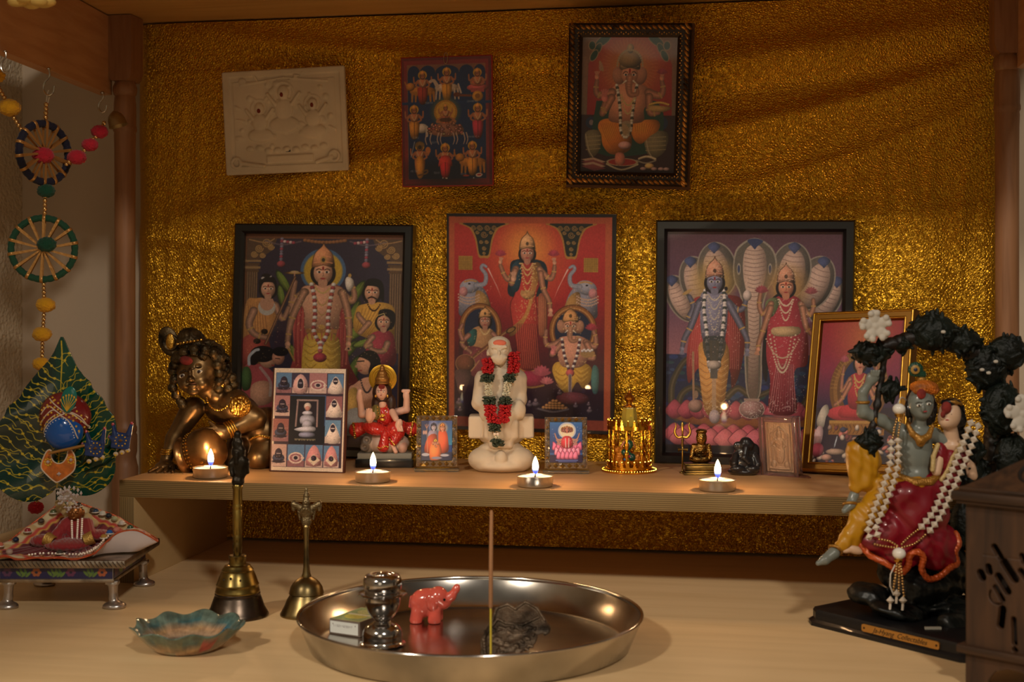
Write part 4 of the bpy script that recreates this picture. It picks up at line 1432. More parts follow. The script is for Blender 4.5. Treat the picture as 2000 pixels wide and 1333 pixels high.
m.build('beaded_trim', bronze, t)
MB().box(-.0015, W_ + .003, .005, .0075, -.004, H_ + .001).build('backing_card', browncard, t)
art_elephant().mesh('print', paper_glass, t, W_ - .028, H_ - .028, .014, .014, -.001, gain=.86)


# ---------------- blue nine-figure print with a red border
def mini(a, cx, top, h, garment, mount=None, skin=(176, 106, 70), halo=True):
	u = h / 100.0
	if mount == 'beast':
		c = (180, 116, 40)
		a.el(cx, top + 62 * u, 38 * u, 15 * u, c, sh=.4)
		for dx in (-30, -20, 22, 32):
			a.ln([(cx + dx * u, top + 66 * u), (cx + dx * u * 1.05, top + 92 * u)], 8 * u, c, w2=5 * u)
		a.el(cx - 36 * u, top + 48 * u, 13 * u, 12 * u, c, sh=.4)
		a.ln([(cx - 46 * u, top + 48 * u), (cx - 52 * u, top + 34 * u)], 4 * u, c)
	elif mount == 'horse':
		c = (196, 176, 165)
		a.el(cx, top + 62 * u, 36 * u, 14 * u, c, sh=.4)
		for dx in (-30, -20, 22, 32):
			a.ln([(cx + dx * u, top + 66 * u), (cx + dx * u * 1.1, top + 96 * u)], 6 * u, c, w2=4 * u)
		a.ln([(cx - 28 * u, top + 58 * u), (cx - 38 * u, top + 40 * u), (cx - 50 * u, top + 42 * u)], 12 * u, c, sp=3, w2=8 * u)
		a.ln([(cx + 34 * u, top + 52 * u), (cx + 42 * u, top + 78 * u)], 5 * u, c)
	elif mount == 'lotus':
		a.el(cx, top + 60 * u, 32 * u, 12 * u, (176, 76, 80), sh=.5)
		a.rect(cx - 20 * u, top + 62 * u, cx + 20 * u, top + 74 * u, (176, 76, 80))
		a.el(cx, top + 86 * u, 16 * u, 16 * u, (200, 140, 40), sh=.3).el(cx, top + 86 * u, 8 * u, 8 * u, (150, 96, 30))
		a.ln([(cx - 20 * u, top + 84 * u), (cx - 56 * u, top + 82 * u)], 7 * u, (120, 60, 34)).el(cx - 62 * u, top + 80 * u, 11 * u, 7 * u, (110, 52, 30))
	elif mount == 'elephant':
		a.el(cx + 22 * u, top + 70 * u, 18 * u, 14 * u, (190, 180, 176), sh=.4).ln([(cx + 36 * u, top + 66 * u), (cx + 36 * u, top + 92 * u)], 7 * u, (190, 180, 176))
	if halo:
		a.el(cx, top + 14 * u, 13 * u, 13 * u, (212, 158, 40))
	if mount == 'lotus':
		a.el(cx, top + 46 * u, 22 * u, 10 * u, garment, sh=.4)
	else:
		a.poly([(cx - 12 * u, top + 48 * u), (cx + 12 * u, top + 48 * u), (cx + 15 * u, top + 62 * u), (cx + 9 * u, top + 98 * u), (cx - 9 * u, top + 98 * u), (cx - 15 * u, top + 62 * u)], garment, sp=3, sh=.5)
		a.ln([(cx, top + 52 * u), (cx, top + 96 * u)], 2 * u, tuple(v * .6 for v in garment))
	for q in (-1, 1):
		a.ln([(cx + q * 12 * u, top + 30 * u), (cx + q * 24 * u, top + 38 * u), (cx + q * 26 * u, top + 20 * u)], 6 * u, skin, sp=4, w2=4 * u)
		a.ln([(cx + q * 12 * u, top + 32 * u), (cx + q * 20 * u, top + 44 * u), (cx + q * 12 * u, top + 50 * u)], 5 * u, skin, sp=4)
	a.el(cx, top + 37 * u, 13 * u, 14 * u, skin, sh=.4)
	a.ln([(cx - 8 * u, top + 30 * u), (cx, top + 46 * u), (cx + 8 * u, top + 30 * u)], 3 * u, (205, 170, 130), sp=3)
	a.el(cx, top + 17 * u, 8.5 * u, 10 * u, (40, 24, 22))
	a.el(cx, top + 17 * u, 6.5 * u, 8 * u, skin)
	a.poly([(cx - 8 * u, top + 12 * u), (cx, top - 2 * u), (cx + 8 * u, top + 12 * u)], (196, 130, 60), sh=.5)
	a.dots([(cx - 2.6 * u, top + 16.5 * u), (cx + 2.6 * u, top + 16.5 * u)], 1.2 * u, DK)


def txt(a, x, y, h, s_, col, al=.9):
	"""short caption in strokes"""
	seg = {'S': [(1, 0), (0, 0), (0, .5), (1, .5), (1, 1), (0, 1)], 'U': [(0, 0), (0, 1), (1, 1), (1, 0)], 'R': [(0, 1), (0, 0), (1, 0), (1, .5), (0, .5), (1, 1)], 'Y': [(0, 0), (.5, .5), (1, 0), (.5, .5), (.5, 1)], 'A': [(0, 1), (.5, 0), (1, 1), (.75, .6), (.25, .6)],
           'B': [(0, 0), (.8, 0), (.8, .5), (0, .5), (1, .5), (1, 1), (0, 1), (0, 0)], 'D': [(0, 0), (1, .3), (1, .7), (0, 1), (0, 0)], 'H': [(0, 0), (0, 1), (0, .5), (1, .5), (1, 0), (1, 1)], 'C': [(1, 0), (0, 0), (0, 1), (1, 1)], 'N': [(0, 1), (0, 0), (1, 1), (1, 0)],
           'M': [(0, 1), (0, 0), (.5, .5), (1, 0), (1, 1)], 'G': [(1, 0), (0, 0), (0, 1), (1, 1), (1, .5), (.5, .5)], 'L': [(0, 0), (0, 1), (1, 1)], 'K': [(0, 0), (0, 1), (0, .5), (1, 0), (0, .5), (1, 1)], 'E': [(1, 0), (0, 0), (0, .5), (.8, .5), (0, .5), (0, 1), (1, 1)], 'T': [(0, 0), (1, 0), (.5, 0), (.5, 1)],
           'I': [(.5, 0), (.5, 1)], '1': [(.3, .2), (.5, 0), (.5, 1)], '5': [(1, 0), (0, 0), (0, .5), (1, .5), (1, 1), (0, 1)], '6': [(1, 0), (0, 0), (0, 1), (1, 1), (1, .5), (0, .5)], '4': [(0, 0), (0, .5), (1, .5), (1, 0), (1, 1)], '2': [(0, 0), (1, 0), (1, .5), (0, .5), (0, 1), (1, 1)], '3': [(0, 0), (1, 0), (1, .5), (.2, .5), (1, .5), (1, 1), (0, 1)], '7': [(0, 0), (1, 0), (.4, 1)], '0': [(0, 0), (1, 0), (1, 1), (0, 1), (0, 0)], '8': [(0, 0), (1, 0), (1, 1), (0, 1), (0, 0), (0, .5), (1, .5)]}
	for ch in s_:
		if ch in seg:
			a.ln([(x + p[0] * h * .62, y + p[1] * h) for p in seg[ch]], h * .16, col, al)
		x += h * .95
	return a


def art_nine():
	a = Art(45, 25, 915, 1285, 196, 284, (156, 36, 36))
	a.rect(45, 25, 70, 1285, (120, 24, 28)).rect(885, 25, 915, 1285, (110, 20, 26)).rect(45, 25, 915, 55, (120, 26, 28)).rect(45, 1262, 915, 1285, (120, 26, 28))
	a.rect(100, 95, 858, 1222, (156, 92, 60))
	a.rect(106, 175, 856, 1218, (14, 40, 96))
	for (x0, x1) in ((106, 225), (225, 375), (375, 605), (605, 745), (745, 856)):
		a.el((x0 + x1) / 2, 172, (x1 - x0) / 2 - 2, 66, (14, 40, 96))
	a.el(480, 1150, 380, 150, (10, 14, 40), .8, soft=.5)
	a.grad((18, 52, 118), (14, 44, 104), 460, 480)
	a.el(480, 560, 380, 380, (20, 64, 130), .45, soft=.8)
	mini(a, 250, 150, 330, (150, 46, 34), 'beast')
	mini(a, 485, 125, 325, (196, 134, 40), 'horse')
	mini(a, 780, 140, 320, (190, 90, 60), 'lotus')
	mini(a, 165, 485, 335, (190, 126, 40), 'elephant')
	mini(a, 780, 480, 345, (176, 46, 70))
	a.el(470, 560, 125, 128, (150, 140, 60), .7, soft=.3).el(470, 562, 112, 116, (200, 144, 40)).el(470, 562, 96, 100, (214, 164, 56))
	for k in range(40):
		t_ = 2 * PI * k / 40
		a.ln([(470 + 96 * math.cos(t_), 562 + 100 * math.sin(t_)), (470 + 110 * math.cos(t_), 562 + 114 * math.sin(t_))], 4, (140, 86, 26))
	a.poly([(380, 670), (420, 610), (520, 610), (570, 670)], (176, 110, 70), sp=3)
	mini(a, 470, 482, 250, (170, 90, 60), None, halo=False)
	g = np.random.default_rng(3)
	a.el(475, 740, 170, 66, (150, 100, 84), sh=.3)
	for k in range(46):
		x, y = 475 + g.uniform(-165, 165), 735 + g.uniform(-60, 50)
		a.el(x, y, g.uniform(14, 26), g.uniform(9, 16), (g.uniform(140, 200), g.uniform(96, 140), g.uniform(84, 120)), rot=g.uniform(-60, 60), sh=.5, ol=(90, 50, 46))
	for x in (285, 330, 400, 430, 540, 570, 640, 668):
		a.ln([(x, 770), (x - 14 if x < 480 else x + 14, 830), (x, 880)], 12, (196, 165, 150), sp=3, w2=6)
	a.el(470, 640, 60, 22, (60, 40, 30), .8)
	mini(a, 215, 850, 340, (176, 106, 50))
	a.poly([(185, 1010), (250, 1010), (245, 1190), (190, 1195)], (200, 134, 44), sp=3, sh=.4)
	a.ln([(200, 1180), (280, 1160), (285, 1130), (250, 1140)], 16, (110, 76, 40), sp=4)
	a.el(215, 880, 46, 34, (126, 96, 50), .9).el(215, 905, 18, 22, (50, 40, 34)).el(295, 935, 26, 34, (200, 120, 60))
	a.ln([(130, 1000), (165, 850)], 6, (170, 170, 180))
	mini(a, 462, 865, 345, (190, 34, 44))
	a.poly([(420, 1000), (505, 1000), (530, 1100), (480, 1060), (440, 1060), (395, 1100)], (196, 50, 46), sp=3, sh=.4)
	mini(a, 725, 850, 335, (200, 130, 40), 'beast')
	for x, y, s_ in ((275, 462, 'BUDHA'), (680, 455, 'CHANDRA'), (330, 850, 'SURYA'), (150, 800, 'GURU'), (690, 802, 'MANGALA'), (125, 1130, 'KETHU'), (352, 1150, 'SANI'), (610, 1165, 'RAHU')):
		txt(a, x, y, 16, s_, (170, 170, 180), .8)
	a.poly([(755, 1180), (785, 1165), (820, 1180), (800, 1202), (765, 1202)], (210, 200, 190), sp=4).el(788, 1184, 22, 9, (170, 40, 40))
	a.el(662, 1190, 32, 9, (170, 60, 40))
	a.dots([(437, 1210), (468, 1212), (476, 1214), (735, 1213)], 5, (235, 225, 215))
	return a.grain(.03, 11)


plastic_red = M('dark red moulded border', (166, 34, 34), 0.4, coat=.3)
steelwire = M('bright steel wire', (200, 195, 185), 0.25, 1.0)
t, W_, H_ = rect_thing('hanging_print', 'blue print of nine small deities with a red border, hanging between plaque and ornate frame', 'picture',
                       (792, 112), (972, 106), (785, 366), Yt=1.590, Yb=1.598)
MB().box(0, W_, .0006, .006, 0, H_, bev=.0015).build('backing_board', plastic_red, t)
art_nine().mesh('print', paper_glass, t, W_ - .003, H_ - .003, .0015, .0015, 0, gain=.97)
m = MB()
m.tube([(W_ * .5 + .0025 * math.cos(q), -.001 + .003 * math.sin(q) * .3, H_ - .003 + .007 * math.sin(q)) for q in np.linspace(0, 2 * PI, 20)[:-1]], .0006, 6, closed=True)
m.build('hanging_wire', steelwire, t)


# ---------------- white card with thirteen small pictures
def art_card():
	a = Art(105, 55, 925, 1245, 170, 246, (222, 204, 186))
	dk = (40, 28, 50)
	cells = [(132, 110, 310, 345), (318, 110, 505, 345), (512, 110, 712, 345), (722, 118, 900, 345),
             (122, 375, 300, 612), (712, 375, 895, 615), (112, 645, 292, 905), (708, 650, 885, 915),
             (98, 940, 278, 1195), (290, 940, 482, 1195), (492, 940, 690, 1195), (702, 945, 875, 1195)]
	a.rect(128, 108, 905, 1200, (60, 40, 60))
	sky = (88, 130, 180)
	pk = (176, 120, 125)
	bg_ = [sky, (60, 50, 80), pk, sky, pk, (150, 92, 100), (160, 96, 92), (96, 140, 186), (196, 160, 155), sky, sky, sky]
	for i, ((x0, y0, x1, y1), c) in enumerate(zip(cells, bg_)):
		a.rect(x0, y0, x1, y1, c)
		w_, h_ = x1 - x0, y1 - y0
		cx = (x0 + x1) / 2
		a.rect(x0, y0 + .72 * h_, x1, y1, (206, 176, 170) if i % 3 else (150, 100, 110))
		if i in (0, 4, 8, 6):
			a.el(cx, y0 + .62 * h_, .38 * w_, .2 * h_, (50, 56, 90), sh=.5)
			a.poly([(cx - .2 * w_, y0 + .6 * h_), (cx - .2 * w_, y0 + .3 * h_), (cx, y0 + .18 * h_), (cx + .2 * w_, y0 + .3 * h_), (cx + .2 * w_, y0 + .6 * h_)], dk, sp=4, sh=.4)
			a.ln([(cx - .12 * w_, y0 + .42 * h_), (cx + .12 * w_, y0 + .42 * h_)], 7, (205, 190, 196))
			a.el(cx, y0 + .78 * h_, .42 * w_, .07 * h_, dk)
		elif i in (1,):
			a.poly([(cx - .38 * w_, y1 - 8), (cx - .4 * w_, y0 + .4 * h_), (cx, y0 + .05 * h_), (cx + .4 * w_, y0 + .4 * h_), (cx + .38 * w_, y1 - 8)], (206, 160, 160), sp=3, sh=.3)
			a.poly([(cx - .18 * w_, y0 + .75 * h_), (cx - .18 * w_, y0 + .4 * h_), (cx, y0 + .25 * h_), (cx + .18 * w_, y0 + .4 * h_), (cx + .18 * w_, y0 + .75 * h_)], dk, sp=3, ol=(235, 225, 220))
			a.el(cx, y0 + .5 * h_, 18, 10, (150, 150, 170))
		elif i in (2, 9):
			a.el(cx, y0 + .6 * h_, .44 * w_, .26 * h_, (226, 205, 198))
			a.el(cx, y0 + .6 * h_, .36 * w_, .19 * h_, (160, 96, 110)).el(cx, y0 + .6 * h_, .22 * w_, .13 * h_, (205, 180, 180)).el(cx, y0 + .6 * h_, .12 * w_, .08 * h_, dk)
			a.rect(cx + .3 * w_, y0 + .56 * h_, x1, y0 + .64 * h_, (226, 205, 198))
		elif i in (3, 5, 7):
			a.poly([(x0 + 8, y1 - 6), (cx - .3 * w_, y0 + .5 * h_), (cx, y0 + .12 * h_), (cx + .35 * w_, y0 + .5 * h_), (x1 - 8, y1 - 6)], (214, 196, 190), sp=3, sh=.3)
			a.el(cx, y0 + .36 * h_, .16 * w_, .17 * h_, dk, sh=.3).ln([(cx - 16, y0 + .36 * h_), (cx + 16, y0 + .36 * h_)], 12, (215, 205, 205))
		else:
			a.poly([(cx - .36 * w_, y0 + .4 * h_), (cx - .1 * w_, y0 + .05 * h_), (cx + .12 * w_, y0 + .05 * h_), (cx + .36 * w_, y0 + .4 * h_), (cx + .42 * w_, y1 - 20), (cx - .42 * w_, y1 - 20)], (196, 130, 136), sp=2, sh=.3)
			a.poly([(cx, y0 + .42 * h_), (cx + .36 * w_, y0 + .68 * h_), (cx, y0 + .93 * h_), (cx - .36 * w_, y0 + .68 * h_)], (226, 208, 186))
			a.el(cx, y0 + .6 * h_, .16 * w_, .12 * h_, dk, rot=-30, sh=.5)
	g = np.random.default_rng(8)
	for (x0, y0, x1, y1) in cells:
		for _ in range(26):
			x, y = g.uniform(x0 + 6, x1 - 6), g.uniform(y0 + .35 * (y1 - y0), y1 - 8)
			v = g.choice([60, 110, 200, 225])
			a.el(x, y, g.uniform(3, 9), g.uniform(2, 5), (v, v * .85, v * .9), .5)
	a.rect(298, 368, 708, 935, (22, 22, 34)).rect(298, 368, 708, 376, (60, 100, 160)).rect(700, 368, 708, 720, (60, 100, 160))
	for k in range(22):
		a.el(385 + 11 * k, 428, 12, 13, (130, 110, 110), sh=.6)
	for k in range(28):
		a.el(390 - 1.2 * k / 2, 432 + 11 * k, 12, 10, (126, 104, 106), sh=.6).el(616, 432 + 11 * k, 12, 10, (126, 104, 106), sh=.6)
	a.rect(412, 446, 598, 700, (34, 24, 40))
	gr = (150, 150, 172)
	a.el(502, 496, 42, 42, (190, 176, 170), sh=.4).el(502, 522, 28, 30, (190, 130, 120), sh=.3)
	a.el(502, 575, 60, 26, (170, 170, 190), sh=.5)
	a.poly([(425, 620), (470, 596), (540, 600), (580, 620), (590, 690), (560, 700), (540, 670), (470, 670), (440, 700), (420, 680)], gr, sp=4, sh=.5)
	a.poly([(465, 660), (540, 660), (560, 740), (450, 740)], gr, sp=3, sh=.5)
	a.poly([(355, 765), (450, 735), (560, 728), (600, 745), (580, 790), (440, 790)], (168, 168, 186), sp=4, sh=.5)
	a.poly([(430, 800), (575, 800), (580, 850), (425, 850)], (120, 124, 156), sp=3, sh=.5)
	for k, x in enumerate(range(365, 590, 16)):
		a.ln([(x, 876), (x + 12, 876)], 3.5, (205, 195, 150)).ln([(x + 8, 876), (x + 8, 890)], 3.5, (205, 195, 150))
		if k % 2:
			a.ln([(x + 2, 884), (x + 7, 888), (x + 3, 892)], 3, (205, 195, 150))
	return a.grain(.03, 12)


card_edge = M('varnished card edge', (70, 34, 24), 0.5)
t, W_, H_ = rect_thing('picture_card', 'white card with many small blue and pink shrine pictures, before the left framed print', 'picture card',
                       (538, 719), (677, 721), (529, 922), Yt=1.452, zb=SHELF)
MB().box(-.002, W_ + .0015, .0006, .008, 0, H_, bev=.0008).build('backing_board', card_edge, t)
art_card().mesh('print', paper, t, W_, H_ - .002, 0, .0018, 0, gain=.95)


# ---------------- gold framed print behind the couple statue
def art_gold():
	a = Art(100, 130, 900, 1160, 200, 260, (170, 30, 50))
	a.grad((176, 32, 42), (150, 36, 76), 130, 500)
	a.grad((150, 36, 76), (60, 36, 76), 500, 760)
	a.rect(100, 760, 900, 1160, (52, 34, 52))
	a.el(520, 250, 200, 190, (205, 110, 60), .9, soft=.8)
	a.el(500, 620, 270, 270, (130, 82, 34)).el(500, 620, 235, 240, (160, 108, 50)).el(500, 620, 200, 215, (120, 76, 34)).el(500, 610, 160, 200, (24, 44, 96))
	for k in range(30):
		t_ = PI + PI * k / 29
		a.ln([(500 + 205 * math.cos(t_), 620 + 215 * math.sin(t_)), (500 + 262 * math.cos(t_), 620 + 265 * math.sin(t_))], 6, (190, 134, 66), .7)
	a.el(460, 800, 240, 60, (196, 56, 66), sh=.4)
	a.poly([(330, 780), (400, 740), (560, 740), (640, 780), (600, 830), (360, 830)], (190, 50, 56), sp=4, sh=.3)
	sk = (216, 140, 110)
	a.poly([(410, 540), (500, 510), (590, 540), (600, 640), (570, 760), (430, 760), (400, 640)], (176, 46, 56), sp=4, sh=.3)
	for q in (-1, 1):
		limb(a, [(500 + q * 85, 560), (500 + q * 150, 640), (500 + q * 160, 560), (500 + q * 150, 470)], 46, 26, sk, (.4, .85))
		limb(a, [(500 + q * 80, 590), (500 + q * 150, 700), (500 + q * 210, 740)], 46, 30, sk, (.5, .85))
		lotusflower(a, 500 + q * 150, 430, 40, (205, 90, 110))
	head(a, 500, 440, 52, sk, (190, 130, 60), DK, crown_h=1.6)
	for d in (50, 90, 150):
		necklace(a, 500, 530, 50, d, (220, 180, 100), 6, 20)
	a.rect(250, 850, 760, 950, (170, 112, 44)).rect(250, 850, 760, 870, (205, 150, 70))
	for k in range(14):
		a.ln([(262 + 36 * k, 880), (280 + 36 * k, 910), (262 + 36 * k, 940)], 6, (110, 64, 30), sp=3)
	g = np.random.default_rng(12)
	for k in range(70):
		x, y = g.uniform(110, 890), g.uniform(900, 1150)
		c = [(196, 110, 100), (150, 120, 110), (60, 60, 90), (120, 60, 60), (196, 176, 160)][k % 5]
		a.el(x, y, g.uniform(16, 36), g.uniform(10, 22), c, rot=g.uniform(-30, 30), sh=.5)
	a.poly([(130, 850), (170, 760), (220, 740), (240, 790), (215, 830), (200, 900), (150, 900)], (190, 176, 160), sp=4, sh=.4)
	a.poly([(110, 1000), (140, 900), (190, 900), (200, 960), (170, 1050)], (200, 160, 160), sp=4, sh=.4)
	a.el(160, 1060, 60, 50, (190, 80, 100), sh=.5)
	a.el(330, 1070, 90, 22, (170, 140, 120), sh=.5).el(250, 1110, 50, 22, (190, 140, 120), sh=.5)
	return a.grain(.03, 15)


gilt = M('gilt frame', (196, 150, 62), 0.28, 1.0, bump=(90, .15, .002))
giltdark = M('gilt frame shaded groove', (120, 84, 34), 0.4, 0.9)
t, W_, H_ = rect_thing('gilt_framed_print', 'gilt-framed pink and red print leaning on the shelf, half hidden by the painted couple statue', 'picture',
                       (1624, 614), (1826, 606), (1567, 924), Yt=1.575, zb=SHELF, YtR=1.52)
fo = frame_mb(W_, H_, .012, -.008, .006, .003).build('frame', giltdark, t)
m = MB()
for q, r_ in ((.0022, .0016), (.010, .0014)):
	m.tube([(q, -.0078, q), (W_ - q, -.0078, q)], r_, 8).tube([(q, -.0078, H_ - q), (W_ - q, -.0078, H_ - q)], r_, 8)
	m.tube([(q, -.0078, q), (q, -.0078, H_ - q)], r_, 8).tube([(W_ - q, -.0078, q), (W_ - q, -.0078, H_ - q)], r_, 8)
m.build('gilt_beading', gilt, t)
art_gold().mesh('print', paper_glass, t, W_ - .020, H_ - .020, .010, .010, -.003, gain=.85)
MB().box(.003, W_ - .003, -.001, .004, .003, H_ - .003).build('backing_board', black_frame, t)
# ------------------------------------------------------------------ the setting
beech = wood('pale beech board', (232, 200, 152), (223, 190, 141), (1.2, 14, 14), 0.5)
beech_v = wood('pale beech side', (206, 176, 126), (192, 160, 110), (14, 1.4, 3), 0.5)
ply_h = wood('plywood edge layers', (156, 128, 82), (146, 118, 72), (3, 3, 3), 0.6, stripes=('Z', .0021, (104, 80, 44)))
ply_v = wood('plywood edge layers upright', (156, 128, 82), (146, 118, 72), (3, 3, 3), 0.6, stripes=('X', .0021, (104, 80, 44)))
pine = wood('stained pine', (150, 106, 72), (128, 86, 54), (26, 26, 2.2), 0.5)
pine_h = wood('stained pine board', (196, 148, 104), (180, 130, 88), (26, 2.2, 26), 0.5)
roofwood = wood('pale roof board', (200, 158, 96), (186, 142, 82), (2, 16, 16), 0.5)
plaster = M('rough cream plaster', (196, 178, 150), 0.9, noise=(6, .06), bump=(170, .8, .006))
plaster2 = M('smooth cream plaster', (190, 172, 150), 0.9, bump=(60, .15, .003))

YB = 1.632


def struct(o, label=None):
	o['kind'] = 'structure'
	return o


struct(MB().box(-1.05, .62, .42, 1.66, -.02, 0).build('floor', beech, sharp=30))
o = MB().box(-1.05, -.758, 1.66, 1.68, -.3, 1.2).box(-.758, .305, 1.66, 1.68, -.3, 1.2).box(.305, 1.2, 1.66, 1.68, -.3, 1.2).build('wall_back', plaster2)
struct(o)
struct(MB().box(-.985, -.958, .2, 1.66, -.3, 1.2).build('wall_left', plaster))
struct(MB().box(-.83, .36, 1.08, 1.655, .666, .684).build('ceiling', roofwood, sharp=30))
# side beams of the canopy (skewed boards between the posts and the front)
m = MB()
a0, a1 = Vector((-.786, 1.575, 0)), Vector((-.741, 1.02, 0))
d_ = (a1 - a0).normalized()
nrm = Vector((d_.y, -d_.x, 0)) * -1
for k in range(1):
	v = []
	for z in (.5665, .664):
		for (pt, off) in ((a0, 0), (a1, 0), (a1, -.016), (a0, -.016)):
			q = pt + Vector((off, 0, 0))
			v.append((q.x, q.y, z))
	m.add(v, [(0, 1, 2, 3), (4, 7, 6, 5), (0, 4, 5, 1), (1, 5, 6, 2), (2, 6, 7, 3), (3, 7, 4, 0)])
struct(m.build('trim_1', pine_h, sharp=30))
m = MB()
v = []
for z in (.5665, .664):
	for q in ((.304, 1.575), (.319, 1.02), (.335, 1.02), (.320, 1.575)):
		v.append((q[0], q[1], z))
m.add(v, [(0, 1, 2, 3), (4, 7, 6, 5), (0, 4, 5, 1), (1, 5, 6, 2), (2, 6, 7, 3), (3, 7, 4, 0)])
struct(m.build('trim_2', pine_h, sharp=30))


def post(name, label, x, y):
	t = thing(name, label, 'post', (x, y, 0))
	m = MB()
	# square upper block with rounded lower corners
	h = .0165
	zb = .583
	out = [(-h, .665), (h, .665), (h, zb + .012), (h - .002, zb + .004), (h - .006, zb), (-h + .006, zb), (-h + .002, zb + .004), (-h, zb + .012)]
	m.slab(out, -h, h)
	m.build('upper_block', pine, t, sharp=30)
	r = .0130
	pr = [(.011, .585), (.0135, .580), (.0150, .576), (.0152, .572), (.0140, .567), (.0122, .565), (.0128, .5635), (.0136, .556), (.0140, .540), (.0138, .528), (.0146, .525), (.0146, .521), (.0132, .5185),
          (.0136, .515), (.0131, .50), (.0128, .40), (.0128, .30), (.0131, .155), (.0137, .148), (.0148, .146), (.0148, .141), (.0138, .1385), (.0152, .135), (.0150, .115), (.0135, .108), (.0150, .10), (.0165, .095), (.0165, .0)]
	m = MB()
	m.lathe(pr[::-1], 40)
	m.build('turned_shaft', pine, t, sharp=50)
	return t


post('turned_post', 'turned pinewood canopy post at the left edge of the gold cloth', -.7705, 1.579)
post('turned_post', 'turned pinewood canopy post at the right edge, behind the flowering statue', .2955, 1.579)

# ------------------------------------------------------------------ gold cloth
gold = bpy.data.materials.new('crinkled gold foil cloth')
gold.use_nodes = True
t_ = gold.node_tree
b = t_.nodes['Principled BSDF']
b.inputs['Metallic'].default_value = 1.0
b.inputs['Base Color'].default_value = lin((212, 160, 46))
b.inputs['Roughness'].default_value = 0.37
tcn = t_.nodes.new('ShaderNodeTexCoord')
vo = t_.nodes.new('ShaderNodeTexVoronoi')
vo.feature = 'DISTANCE_TO_EDGE'
vo.inputs['Scale'].default_value = 330
ns = t_.nodes.new('ShaderNodeTexNoise')
ns.inputs['Scale'].default_value = 90
ns.inputs['Detail'].default_value = 3
mxv = t_.nodes.new('ShaderNodeVectorMath')
mxv.operation = 'ADD'
sc1 = t_.nodes.new('ShaderNodeVectorMath')
sc1.operation = 'SCALE'
sc1.inputs['Scale'].default_value = .006
t_.links.new(tcn.outputs['Object'], ns.inputs['Vector'])
t_.links.new(ns.outputs['Color'], sc1.inputs[0])
t_.links.new(tcn.outputs['Object'], mxv.inputs[0])
t_.links.new(sc1.outputs[0], mxv.inputs[1])
t_.links.new(mxv.outputs[0], vo.inputs['Vector'])
mrv = t_.nodes.new('ShaderNodeMapRange')
mrv.inputs[2].default_value = .45
t_.links.new(vo.outputs[0], mrv.inputs[0])
n2 = t_.nodes.new('ShaderNodeTexNoise')
n2.inputs['Scale'].default_value = 210
n2.inputs['Detail'].default_value = 2
t_.links.new(tcn.outputs['Object'], n2.inputs['Vector'])
ad = t_.nodes.new('ShaderNodeMath')
ad.operation = 'MULTIPLY_ADD'
ad.inputs[1].default_value = 1.1
t_.links.new(n2.outputs[0], ad.inputs[0])
t_.links.new(mrv.outputs[0], ad.inputs[2])
bp = t_.nodes.new('ShaderNodeBump')
bp.inputs['Strength'].default_value = .75
bp.inputs['Distance'].default_value = .0011
t_.links.new(ad.outputs[0], bp.inputs['Height'])
t_.links.new(bp.outputs[0], b.inputs['Normal'])

nx, nz = 420, 270
X0, X1, Z0, Z1 = -.778, .306, .004, .6635
xs = np.linspace(X0, X1, nx)
zs = np.linspace(Z0, Z1, nz)
X, Z = np.meshgrid(xs, zs)
Yc = np.full(X.shape, 1.618)


def fold(z0, slope, curve, wd, amp, x0=-2, x1=2, fx=.06):
	zc = z0 + slope * (X + .25) + curve * (X + .25) ** 2
	m_ = 1 / (1 + np.exp(-(X - x0) / fx)) * 1 / (1 + np.exp((X - x1) / fx))
	q = (Z - zc) / wd
	return amp * np.exp(-q * q) * m_


Yc -= fold(.560, .13, .0, .020, .0110, -.16, .22)
Yc += fold(.525, .12, .0, .020, .0060, -.16, .20)
Yc -= fold(.488, .03, .3, .014, .0080, -.34, .24)
Yc -= fold(.605, -.02, .2, .014, .0070, -.62, -.1)
Yc -= fold(.500, .02, -.4, .018, .0080, -.74, -.30)
Yc -= fold(.440, .1, -.3, .010, .004, -.48, -.16)
Yc -= fold(.425, -.05, .5, .010, .0035, -.2, .27)
Yc -= fold(.345, .01, .2, .013, .0045, -.76, -.3)
Yc -= fold(.380, .06, 0, .009, .003, -.05, .28)
Yc -= fold(.300, .0, .0, .010, .0035, .0, .30)
Yc -= fold(.340, .0, .0, .010, .0035, -.30, -.02)
Yc -= fold(.255, .0, .0, .009, .0030, -.35, .30)
Yc -= fold(.200, .0, .0, .009, .0030, -.72, .30)
Yc -= fold(.150, .0, .1, .010, .0030, -.72, .30)
Yc -= fold(.060, .02, .1, .012, .004, -.72, .30)
for k in range(9):
	xk = .02 + k * .031
	Yc -= .0016 * np.exp(-((X - xk - .02 * np.sin(9 * Z + k)) / .007) ** 2) * np.exp(-((Z - .40) / .12) ** 2)
for k in range(5):
	xk = -.74 + k * .022
	Yc -= .0010 * np.exp(-((X - xk - .01 * np.sin(11 * Z + k)) / .007) ** 2) * (Z < .6)
for (fx_, fz_, am, ph) in ((7, 19, .0022, 0), (13, 31, .0012, 2), (23, 17, .0009, 1), (31, 53, .0005, 4)):
	Yc += am * np.sin(fx_ * X + 2 * np.sin(5 * Z) + ph) * np.sin(fz_ * Z + 1.5 * np.sin(4 * X + ph))
Yc -= .0045 * np.clip((.03 - Z) / .03, 0, 1) ** 2
